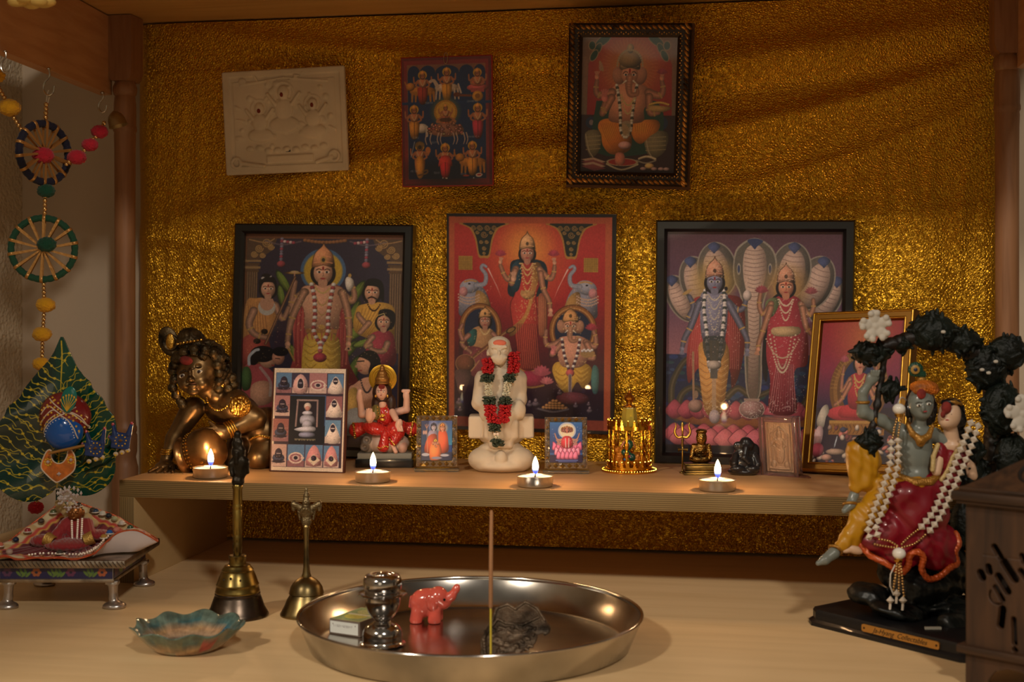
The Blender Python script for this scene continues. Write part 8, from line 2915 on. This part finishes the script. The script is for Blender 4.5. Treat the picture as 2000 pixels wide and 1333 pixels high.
# brass name plate on the front left face
q0, q1 = Vector((cor[0][0], cor[0][1], 0)), Vector((cor[1][0], cor[1][1], 0))
ex = (q1 - q0).normalized()
L01 = (q1 - q0).length
nrm = Vector((ex.y, -ex.x, 0))
if nrm.y > 0:
	nrm = -nrm
up = Vector((0, 0, 1))
mid = q0 + ex * L01 * .60
Mp = Matrix((ex, -nrm, up)).transposed().to_4x4()
Mp.translation = mid + nrm * (-4.0) + Vector((0, 0, 20))
pl = MB()
W2, H2 = 88, 7.2
out = []
for (sx, sz, a0) in ((1, 1, 0), (-1, 1, 90), (-1, -1, 180), (1, -1, 270)):
	for k in range(5):
		th = math.radians(a0 + 90 - 90 * (k / 4)) if False else math.radians(a0 + 22.5 * k)
		out.append((sx * (W2 - 5) + 5 * math.cos(th), sz * (H2 - 3.4) + 3.4 * math.sin(th)))
pl.slab(out, -1.6, 3, mat4=Mp)
o = pl.build('name_plate', M('brass name plate', (206, 156, 84), .35, .8), t, s, sharp=30)
for sx in (-1, 1):
	MB().ball((sx * (W2 - 6), -1.8, 0), (2.2, 1.2, 2.2), 10, mat4=Mp).build('screw', M('dark screw', (50, 36, 24), .4, .8), o, s)


def text_mesh(name, body, size, mat, parent, mat4, shear=.0, ext=.0002):
	cu = bpy.data.curves.new(name, 'FONT')
	cu.body = body
	cu.size = size
	cu.shear = shear
	cu.extrude = ext
	cu.align_x = 'CENTER'
	cu.align_y = 'CENTER'
	tmp = bpy.data.objects.new(name + '_c', cu)
	C.objects.link(tmp)
	dg = bpy.context.evaluated_depsgraph_get()
	me = bpy.data.meshes.new_from_object(tmp.evaluated_get(dg))
	bpy.data.objects.remove(tmp)
	me.materials.clear()
	me.materials.append(mat)
	ob = bpy.data.objects.new(name, me)
	link(ob, parent)
	ob.matrix_local = mat4
	return ob


Mt = Matrix((ex, up, nrm)).transposed().to_4x4()
Mt.translation = (mid + nrm * (-4.0 + 1.8) + Vector((0, 0, 20))) * s
text_mesh('engraved_lettering', 'Ja-Hyang  Collectables', 13.5 * s, M('black engraved ink', (26, 18, 12), .6), o, Mt, shear=.45, ext=.00008)
MB().slab([(8, 38), (38, 38), (38, 34), (8, 34)], -3, 3).build('white_chip', M('white chipped resin', (190, 184, 170), .7), t, s, loc=((1762 - BX) * s, -118 * s, 0))

rock = M('dark green black rock', (15, 19, 18), .4, noise=(18, .5), bump=(40, .5, .01))
g = np.random.default_rng(31)
pr_ = []
for k in range(36):
	u_, w_ = g.uniform(-.62, .62), g.uniform(-.62, .62)
	x = (cor[1][0] + cor[3][0]) / 2 + u_ * 190 + 8
	y = w_ * 180 + 10
	if abs(u_) + abs(w_) > .74:
		continue
	pr_.append(E((x, y, 34 + g.uniform(0, 16)), (g.uniform(24, 46), g.uniform(20, 40), g.uniform(10, 26)), (g.uniform(-20, 20), g.uniform(-20, 20), 0)))
pr_ += [E(c(1740, -30, 1190), (52, 40, 14), (0, 16, 0)), E(c(1700, 20, 1165), (40, 44, 22)), E(c(1800, 10, 1150), (60, 50, 40)), E(c(1850, 30, 1120), (50, 46, 70)), E(c(1790, 60, 1120), (60, 40, 60))]
sculpt('rock_ground', rock, pr_, t, s, 2.4, 8, bumps=[(.12, 2.2, (1, .5, .7)), (.3, .8, (.4, 1, .6))], flat0=30)
bark = M('dark brown bark', (30, 22, 18), .5, noise=(24, .5), bump=(60, .5, .006))
tr = chain([c(1930, 60, 1150), c(1950, 62, 1040), c(1960, 60, 930), c(1965, 50, 830), c(1955, 40, 750), c(1920, 28, 695), c(1860, 16, 660), c(1800, 6, 655), c(1740, 0, 672), c(1690, -4, 688)], [34, 28, 24, 22, 21, 20, 18, 15, 12, 9])
tr += chain([c(1730, 0, 676), c(1722, -2, 730), c(1712, -4, 790), c(1700, -6, 850), c(1690, -4, 880)], [7, 6, 6, 7, 9]) + chain([c(1955, 40, 740), c(1990, 30, 700), c(2030, 20, 690)], [15, 12, 9])
sculpt('trunk_and_branches', bark, tr, t, s, 2.0, 7, bumps=[(.2, 1.4, (.6, .3, 1))])
leafm = M('dark green resin foliage', (13, 20, 15), .5, noise=(30, .5), bump=(160, .6, .004), spec=.3)
g = np.random.default_rng(17)


def foliage(cx, cy, cz, rx, ry, rz, n, name='foliage'):
	pr_ = [E(c(cx, cy, cz), (rx * .88, ry * .85, rz * .86))]
	for k in range(n):
		d = g.normal(0, 1, 3)
		d /= np.linalg.norm(d)
		q = (cx + rx * .82 * d[0], cy + ry * .82 * d[1], cz + rz * .82 * d[2])
		pr_.append(E(c(*q), (g.uniform(10, 17), g.uniform(3, 4.5), g.uniform(3.5, 6)), (g.uniform(-60, 60), math.degrees(-math.atan2(d[2], d[0])) + g.uniform(-35, 35), g.uniform(-60, 60)), k=1))
	return pr_


for args in ((1822, 2, 650, 52, 30, 42, 60), (1700, -4, 690, 42, 26, 24, 44), (1760, 0, 676, 20, 18, 12, 12), (1880, 14, 668, 46, 28, 28, 44), (1935, 22, 720, 46, 30, 52, 60), (1975, 20, 690, 44, 30, 40, 44),
             (1960, 10, 800, 46, 30, 60, 60), (1985, 20, 900, 40, 30, 60, 44), (1906, 20, 930, 30, 26, 52, 36), (1738, -6, 760, 22, 14, 20, 20), (1695, -10, 862, 26, 18, 22, 26), (1896, 30, 1030, 34, 30, 60, 40), (1900, 0, 880, 20, 16, 30, 20)):
	sculpt('foliage_cluster', leafm, foliage(*args), t, s, 1.8, 2)
flw = M('white resin flower', (186, 178, 166), .6)
for (fx, fy, fz, r_) in ((1700, -34, 637, 30), (1985, -34, 806, 36)):
	pr_ = [E(c(fx, fy, fz), (9, 6, 9))]
	for k in range(5):
		th = math.radians(90 + 72 * k + 8)
		pr_ += [E((fx - BX + .62 * r_ * math.cos(th), fy - 2, BZ - fz + .62 * r_ * math.sin(th)), (.46 * r_, 4.5, .36 * r_), (0, -math.degrees(th), 0)), E((fx - BX + .86 * r_ * math.cos(th + .25), fy - 6, BZ - fz + .86 * r_ * math.sin(th + .25)), (6, 4, 6)), E((fx - BX + .86 * r_ * math.cos(th - .25), fy - 5, BZ - fz + .86 * r_ * math.sin(th - .25)), (6, 4, 6))]
	sculpt('white_flower', flw, pr_, t, s, 1.1, 2.5)
m = MB()
for (x, y, z) in ((1832, -32, 648), (1914, -12, 722), (1926, -14, 728), (1940, -14, 706)):
	m.ball(c(x, y, z), (5, 3, 3.5), 8)
m.build('tiny_buds', flw, t, s)

# figures
dullgold = M('mustard painted gold', (158, 112, 44), .4, .45, bump=(200, .4, .003))
sk1 = (116, 121, 114)
sk2 = (204, 168, 138)
blue_skin = M('grey blue painted skin', (255, 255, 255), .32, vcol=True, coat=.25)
sculpt('male_figure_body', blue_skin,
       [E(c(1790, 6, 885), (34, 24, 48), col=sk1), E(c(1792, 6, 850), (40, 22, 20), col=sk1), E(c(1790, 6, 930), (30, 24, 26), col=sk1), K(c(1796, 4, 830), c(1797, 0, 812), 14, 13, col=sk1),
		E(c(1797, -4, 788), (25, 24, 32), col=sk1), E(c(1798, -12, 806), (15, 14, 13), col=sk1), E(c(1794, -27, 796), (4, 5, 8), col=sk1, k=2.5), E(c(1790, -20, 786), (7, 3, 4), op='-', k=2), E(c(1808, -20, 788), (7, 3, 4), op='-', k=2),
		K(c(1760, 8, 842), c(1722, 4, 822), 15, 12, col=sk1), K(c(1722, 4, 822), c(1688, 0, 806), 13, 12, col=sk1), K(c(1686, 0, 806), c(1684, -2, 768), 13, 9, col=sk1), E(c(1702, -8, 738), (14, 8, 12), (0, -30, 0), col=sk1), K(c(1686, -2, 766), c(1698, -6, 746), 9, 8, col=sk1),
		K(c(1826, 8, 850), c(1850, 4, 868), 15, 12, col=sk1), K(c(1668, 0, 968), c(1660, -4, 985), 10, 9, col=sk1), K(c(1660, -6, 985), c(1646, -14, 996), 9, 6, col=sk1), K(c(1625, -14, 1078), c(1606, -22, 1090), 12, 9, col=sk1), K(c(1606, -22, 1090), c(1592, -26, 1096), 9, 5, col=sk1)]
       + [K(c(1700 + 3.5 * k, -14, 733), c(1698 + 5 * k, -16, 724), 3, 2.4, k=1, col=sk1) for k in range(4)], t, s, 1.3, 5)
yl = (214, 150, 20)
sculpt('yellow_garment', M('yellow painted cloth folds', (176, 126, 14), .4, coat=.15, noise=(12, .1), col2=(160, 104, 14)),
       [E(c(1688, 8, 896), (32, 26, 40)), K(c(1676, 4, 880), c(1672, 0, 950), 22, 14), K(c(1700, 4, 900), c(1690, 0, 945), 22, 16), E(c(1740, 10, 944), (46, 28, 20)), K(c(1740, 6, 950), c(1704, -6, 990), 24, 24), K(c(1704, -6, 990), c(1642, -14, 1062), 24, 14), E(c(1680, -6, 1010), (24, 18, 32), (0, 30, 0)), E(c(1662, -10, 1050), (22, 14, 20), (0, 40, 0)),
		K(c(1790, -14, 944), c(1740, -10, 952), 16, 16)], t, s, 1.4, 6, bumps=[(.2, 1.5, (1, .2, .5))])
skirt = [E(c(1790, 0, 1000), (62, 44, 58)), E(c(1770, -6, 968), (50, 36, 34)), E(c(1816, 6, 960), (40, 34, 40)), E(c(1740, -6, 1040), (46, 32, 40)), E(c(1800, 0, 1060), (64, 38, 44)), E(c(1840, 4, 1070), (34, 30, 46)), E(c(1710, -8, 1064), (40, 22, 20), (0, 20, 0)), E(c(1832, -10, 1088), (36, 22, 28)), E(c(1756, -16, 1084), (34, 20, 24))]
red_cloth = M('crimson painted cloth folds', (128, 13, 32), .38, coat=.2, noise=(10, .15), col2=(112, 9, 24))
sculpt('red_skirt', red_cloth, skirt, t, s, 1.5, 9, bumps=[(.13, 2.6, (1, .4, .2))])
hem = []
hp_ = [(1676, 1062, -14), (1694, 1082, -24), (1716, 1092, -30), (1736, 1104, -34), (1752, 1112, -34), (1762, 1098, -40), (1764, 1078, -42), (1778, 1070, -46), (1790, 1082, -44), (1788, 1104, -40), (1802, 1124, -36), (1824, 1120, -34), (1846, 1104, -30), (1862, 1096, -22), (1858, 1076, -20), (1868, 1060, -14), (1864, 1040, -8)]
hsp = spline([c(x, y, z) for x, z, y in hp_], 4)
hem = chain([tuple(q) for q in hsp], [5.0] * len(hsp))
sculpt('orange_hem', M('orange gold painted hem', (182, 78, 28), .38, .2, coat=.3, bump=(200, .5, .003)), hem, t, s, 1.2, 4, bumps=[(.5, .6, (1, .4, 1))])
sculpt('female_figure_body', paint,
       [E(c(1852, -6, 812), (22, 22, 28), (0, 10, 0), col=sk2), E(c(1843, -16, 824), (14, 13, 12), col=sk2), E(c(1833, -24, 812), (5, 5, 7), k=3, col=sk2), K(c(1856, 0, 836), c(1860, 4, 858), 13, 15, col=sk2), E(c(1862, 6, 872), (30, 20, 16), col=sk2), K(c(1836, -8, 880), c(1824, -16, 920), 10, 9, col=sk2),
		K(c(1888, 4, 880), c(1900, 2, 930), 12, 10, col=sk2)], t, s, 1.2, 4)
sculpt('bare_foot', paint, [E(c(1662, -16, 1070), (20, 10, 9), (0, 20, 0), col=sk2), E(c(1648, -18, 1072), (10, 7, 6), col=sk2)], t, s, 1.2, 3)
sculpt('red_blouse', red_cloth, [E(c(1852, 2, 905), (28, 22, 34)), E(c(1834, -8, 890), (15, 12, 26)), E(c(1884, 4, 892), (16, 14, 22)), E(c(1846, 0, 940), (30, 24, 20))], t, s, 1.3, 5, bumps=[(.5, .5, (1, .2, .1))])
sculpt('cream_border', M('cream braided border', (190, 164, 110), .5, bump=(200, .5, .004)), chain([c(1876, -14, 862), c(1854, -22, 892), c(1842, -24, 920), c(1832, -22, 935)], [4.5] * 4) + chain([c(1826, -18, 868), c(1816, -22, 890), c(1814, -24, 916)], [4.5] * 3), t, s, 1.1, 2)
hair_m = M('black painted hair', (20, 17, 18), .35, coat=.2)
sculpt('male_figure_hair', hair_m, [E(c(1800, 8, 786), (28, 22, 34)), E(c(1774, 2, 800), (7, 10, 18)), E(c(1824, 4, 800), (8, 10, 20)), E(c(1804, 10, 820), (26, 14, 14))], t, s, 1.3, 4, bumps=[(.5, .6, (.3, .2, 1))])
sculpt('female_figure_hair', hair_m, [E(c(1862, 6, 806), (24, 20, 28)), E(c(1874, 2, 822), (14, 14, 18)), K(c(1874, 10, 830), c(1886, 18, 880), 12, 8), E(c(1850, -12, 786), (16, 12, 8))], t, s, 1.3, 4, bumps=[(.5, .6, (.3, .2, 1))])
sculpt('flower_headband', M('orange marigold band', (206, 112, 28), .6, noise=(50, .4), bump=(160, .7, .005)), [E(c(1802, -8, 756), (27, 22, 13)), E(c(1790, -20, 762), (14, 9, 8)), E(c(1816, -16, 762), (14, 9, 8))], t, s, 1.1, 3, bumps=[(.7, .9, (1, 0, .7))])
sculpt('forehead_mark', MATS['red vermilion powder'], [E(c(1791, -28, 768), (9, 4, 10)), E(c(1840, -26, 795), (10, 5, 12)), E(c(1833, -28, 808), (5, 3, 7))], t, s, .8, 1)
sculpt('head_ornament', dullgold, [T(c(1856, -2, 788), 20, 3, (80, 10, 0)), E(c(1858, -16, 786), (7, 5, 7)), E(c(1800, 0, 742), (9, 8, 8))], t, s, 1.0, 2)
sculpt('eye_feather', M('dark green feather enamel', (20, 62, 44), .35, coat=.2), [E(c(1787, -4, 722), (15, 5, 15)), E(c(1800, -2, 732), (9, 5, 8))], t, s, 1.0, 3, bumps=[(.8, .6, (1, 0, 1))])
MB().lathe([(0, -2), (6, -2), (8.5, -1), (9, 0), (0, 0)], 20, mat4=Matrix.Translation(c(1785, -9, 722)) @ Matrix.Rotation(-PI / 2, 4, 'X'), cap=False).build('feather_eye', M('tan feather eye', (160, 124, 60), .4), t, s)
MB().ball(c(1785, -11, 722), (4, 2, 4), 10).build('feather_pupil', M('dark blue feather centre', (30, 44, 70), .3), t, s)
sculpt('necklace', dullgold, chain([c(1768, -14, 828), c(1776, -22, 846), c(1790, -26, 858), c(1806, -24, 850), c(1816, -16, 832)], [4, 6, 8, 6, 4]) + [E(c(1790, -26, 862), (9, 4, 9))], t, s, 1.1, 3, bumps=[(1.0, .4, (1, 0, 1))])
sculpt('belt', dullgold, chain([c(1754, -14, 930), c(1780, -26, 940), c(1810, -22, 938), c(1828, -12, 930)], [6, 8, 8, 6]), t, s, 1.1, 3, bumps=[(.9, .8, (1, 0, 1))])
for nm_, pt_, r_, rt_ in (('arm_band', (1712, 3, 818), 13, (0, 0, 72)), ('arm_band', (1685, -1, 786), 11, (90, 0, 0)), ('anklet', (1658, -5, 984), 11, (70, 0, 0)), ('anklet', (1630, -12, 1072), 13, (60, 30, 0))):
	sculpt(nm_, dullgold, [T(c(*pt_), r_, 3, rt_)], t, s, 1.0, 1.5)
face_parts(t, s, c(1796, 0, 0)[0], c(0, 0, 790)[2], -31.5, 22, None, gap=.44, lips=(150, 44, 44), tilt=8)
fp = face_parts(t, s, c(1842, 0, 0)[0], c(0, 0, 808)[2], -28.5, 19, None, gap=.40, lips=(170, 50, 50), tilt=-6)

# ---------------- pearl necklace hung on the statue
t = thing('pearl_necklace', 'double strand of white bicone beads with a pearl tassel, draped over the couple statue', 'necklace', O_, YAW)
pearl = M('white plastic bead', (214, 202, 186), .2, coat=.6)
bigp = M('lustrous white pearl', (232, 226, 216), .12, coat=1)
strand = MB()


def strand_beads(name, pts, r, h, step, mat, bic=True):
	p_ = spline([c(*q) for q in pts], 14)
	d = np.r_[0, np.cumsum(np.sqrt((np.diff(p_, axis=0) ** 2).sum(1)))]
	m = MB()
	for q in np.arange(0, d[-1], step):
		cc_ = [np.interp(q, d, p_[:, k]) for k in range(3)]
		q2 = min(q + step, d[-1])
		c2 = [np.interp(q2, d, p_[:, k]) for k in range(3)]
		if bic:
			dr = Vector(c2) - Vector(cc_)
			R = dr.to_track_quat('Z', 'Y').to_matrix().to_4x4() if dr.length > 1e-6 else Matrix()
			m.bicone((0, 0, 0), r, h, 8, mat4=Matrix.Translation(cc_) @ R)
		else:
			m.ball(cc_, r, 8)
	return m.build(name, mat, t, s, sharp=10 if bic else 180)


strand_beads('bead_strand', [(1732, -30, 862), (1728, -34, 905), (1712, -40, 950), (1690, -48, 1000), (1682, -50, 1028), (1686, -52, 1046)], 8.6, 7.4, 13.5, pearl)
strand_beads('bead_strand', [(1745, -30, 858), (1744, -34, 900), (1730, -42, 946), (1706, -50, 1000), (1696, -54, 1024), (1702, -56, 1042)], 8.6, 7.4, 13.5, pearl)
strand_beads('bead_strand', [(1886, -30, 824), (1872, -34, 856), (1850, -40, 906), (1828, -46, 950), (1808, -52, 990), (1782, -54, 1022)], 9.0, 7.8, 14, pearl)
strand_beads('bead_strand', [(1900, -28, 830), (1888, -34, 862), (1866, -40, 910), (1842, -46, 958), (1820, -52, 1000), (1796, -54, 1032)], 9.0, 7.8, 14, pearl)
strand_beads('gold_bead_strand', [(1744, -30, 812), (1739, -30, 832), (1734, -30, 856)], 2.6, 0, 5.2, goldbead, False)
strand_beads('gold_bead_strand', [(1752, -30, 812), (1748, -30, 832), (1745, -30, 854)], 2.6, 0, 5.2, goldbead, False)
strand_beads('gold_bead_strand', [(1702, -56, 1044), (1722, -57, 1048), (1738, -57, 1058)], 2.6, 0, 5.2, goldbead, False)
strand_beads('gold_bead_strand', [(1694, -54, 1054), (1716, -56, 1058), (1736, -57, 1060)], 2.6, 0, 5.2, goldbead, False)
strand_beads('gold_bead_strand', [(1776, -55, 1026), (1758, -56, 1040), (1742, -57, 1056)], 2.6, 0, 5.2, goldbead, False)
strand_beads('gold_bead_strand', [(1790, -55, 1036), (1770, -56, 1052), (1744, -57, 1060)], 2.6, 0, 5.2, goldbead, False)
MB().ball(c(1747, -30, 797), (12.5, 12.5, 11), 20).build('large_pearl', bigp, t, s)
MB().ball(c(1739, -58, 1071), (13, 13, 11.5), 20).build('large_pearl', bigp, t, s)
m = MB()
for (x, z) in ((1747, 809), (1738, 1084)):
	m.lathe([(0, -4), (7, -3), (9, 1), (6, 4), (0, 4)], 14, mat4=Matrix.Translation(c(x, -30 if z < 900 else -58, z)), cap=False)
m.build('gold_cap', brassgold, t, s)
for (pa, pb) in (((1735, 1090), (1728, 1140)), ((1739, 1092), (1738, 1148)), ((1742, 1090), (1748, 1152))):
	strand_beads('gold_bead_strand', [(pa[0], -58, pa[1]), ((pa[0] + pb[0]) / 2, -60, (pa[1] + pb[1]) / 2), (pb[0], -60, pb[1])], 2.8, 0, 5.6, goldbead, False)
for (x, z) in ((1734, 1147), (1722, 1160), (1746, 1160)):
	MB().bicone(c(x, -60, z), 8, 8.5, 8).tube([c(x, -60, z + 7), c(x - 1, -60, z + 19)], 2.6, 6).build('tassel_bead', pearl, t, s, sharp=10)
MB().tube([c(1731, -60, 1092), c(1722, -61, 1110), c(1721, -61, 1132), c(1728, -61, 1150)], 1.4, 6).build('white_thread', MATS['white cord'], t, s)
MB().tube([tuple(q) for q in spline([c(1747, -24, 786), c(1760, -10, 776), c(1790, 24, 800), c(1840, 34, 850), c(1880, 20, 850), c(1896, -24, 822)], 6)], 1.2, 6).build('neck_thread', MATS['white cord'], t, s)

# ---------------- carved wooden box
sB = 1.047 / F
p = cam_pt((1886 - 1000) / F * 1.047, 1.047)
t = thing('carved_wooden_box', 'dark carved wooden box with pierced front and pitched lid, at the right edge', 'box', p, YAW - math.radians(44))
u = .0004
dw = wood('dark carved wood', (74, 48, 28), (44, 28, 17), (22, 22, 3), .6)
dw2 = wood('dark carved wood trim', (70, 46, 28), (42, 27, 17), (3, 22, 22), .55)
WB = 330
g = np.random.default_rng(2)
prims = [B((WB / 2, 5, 221), (WB / 2, 5, 141), rd=1.5)]


def cut(pts, r0, r1=None):
	for i_ in range(len(pts) - 1):
		prims.append(K((pts[i_][0], -1, pts[i_][1] - 60), (pts[i_ + 1][0], -1, pts[i_ + 1][1] - 60), r0, r1 or r0, op='-', k=.5))
		prims.append(K((pts[i_][0], 5, pts[i_][1] - 60), (pts[i_ + 1][0], 5, pts[i_ + 1][1] - 60), r0, r1 or r0, op='-', k=.5))


for (a_, b_, r) in (((58, 340), (70, 322), 7), ((78, 312), (98, 284), 9), ((46, 300), (48, 290), 7), ((30, 286), (34, 278), 8), ((66, 284), (84, 258), 8), ((60, 262), (74, 240), 6), ((74, 222), (70, 190), 8), ((96, 206), (98, 160), 6), ((98, 148), (99, 147), 6),
					((112, 330), (116, 318), 6), ((124, 316), (140, 296), 8), ((110, 300), (128, 280), 7), ((128, 272), (150, 262), 9), ((150, 300), (164, 286), 7), ((134, 392), (136, 380), 6), ((150, 350), (170, 340), 9), ((150, 240), (156, 200), 10), ((172, 246), (180, 196), 8),
					((142, 128), (150, 122), 8), ((176, 128), (184, 134), 8), ((200, 300), (214, 280), 9), ((214, 250), (226, 222), 8), ((232, 320), (240, 300), 8), ((190, 372), (204, 372), 8), ((250, 270), (262, 262), 8), ((210, 190), (220, 150), 7), ((246, 200), (250, 160), 7), ((270, 310), (284, 300), 8)):
	cut([a_, b_], r)
th = np.linspace(2.6, 5.4, 10)
cut([(64 + 16 * math.cos(q), 246 + 16 * math.sin(q)) for q in th], 3)
cut([(160 + 26 * math.cos(q), 356 + 28 * math.sin(q)) for q in np.linspace(1.0, 4.6, 12)], 2.6)
cut([(36, 322), (150, 322)], 2)
sculpt('pierced_front', dw, prims, t, u, 1.3, 1)
MB().box(0, 10, 10, 250, 80, 362, bev=1).build('side_panel', dw, t, u)
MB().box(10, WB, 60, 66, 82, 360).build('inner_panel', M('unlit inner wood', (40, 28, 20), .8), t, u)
m = MB()
m.box(-14, WB + 14, -14, 262, 359, 366, bev=3).box(-22, WB + 20, -22, 270, 366, 385, bev=6).box(-10, WB + 10, -10, 258, 385, 392, bev=2)
m.build('lid_moulding', dw2, t, u)
m = MB()
m.add([(-4, -4, 392), (WB + 4, -4, 392), (WB + 4, 250, 392), (-4, 250, 392), (110, 100, 462), (WB - 90, 100, 462), (WB - 90, 150, 462), (110, 150, 462)],
      [(0, 3, 2, 1), (0, 1, 5, 4), (1, 2, 6, 5), (2, 3, 7, 6), (3, 0, 4, 7), (4, 5, 6, 7)])
m.build('pitched_lid', dw, t, u, sharp=20)
m = MB()
ln_n = Vector((0, -.68, .73))
for (cx_, cz_, r_) in ((118, 436, 26), (200, 432, 20)):
	pts = []
	for q in np.linspace(.6, 4.4, 16):
		xx, zz = cx_ + r_ * math.cos(q), cz_ - 12 + r_ * .62 * math.sin(q)
		pts.append((xx, -4 + (zz - 392) * 104 / 70 - 1.0, zz))
	m.tube(pts, [1, 5, 5, 4, 2], 8)
m.build('lid_carving', M('burnt black carving', (24, 16, 12), .7), t, u)
m = MB()
m.box(-14, WB + 14, -14, 262, 66, 82, bev=4)
m.build('base_moulding', dw2, t, u)
arch = [(0, 0), (40, 0), (46, 22), (60, 40), (84, 48), (110, 48), (134, 40), (148, 22), (154, 0), (WB, 0), (WB, 67), (0, 67)]
MB().slab(arch, 0, 10).build('arched_foot', dw, t, u, sharp=30)
MB().box(0, 10, 10, 60, 0, 67).box(0, 10, 190, 248, 0, 67).build('side_foot', dw, t, u)
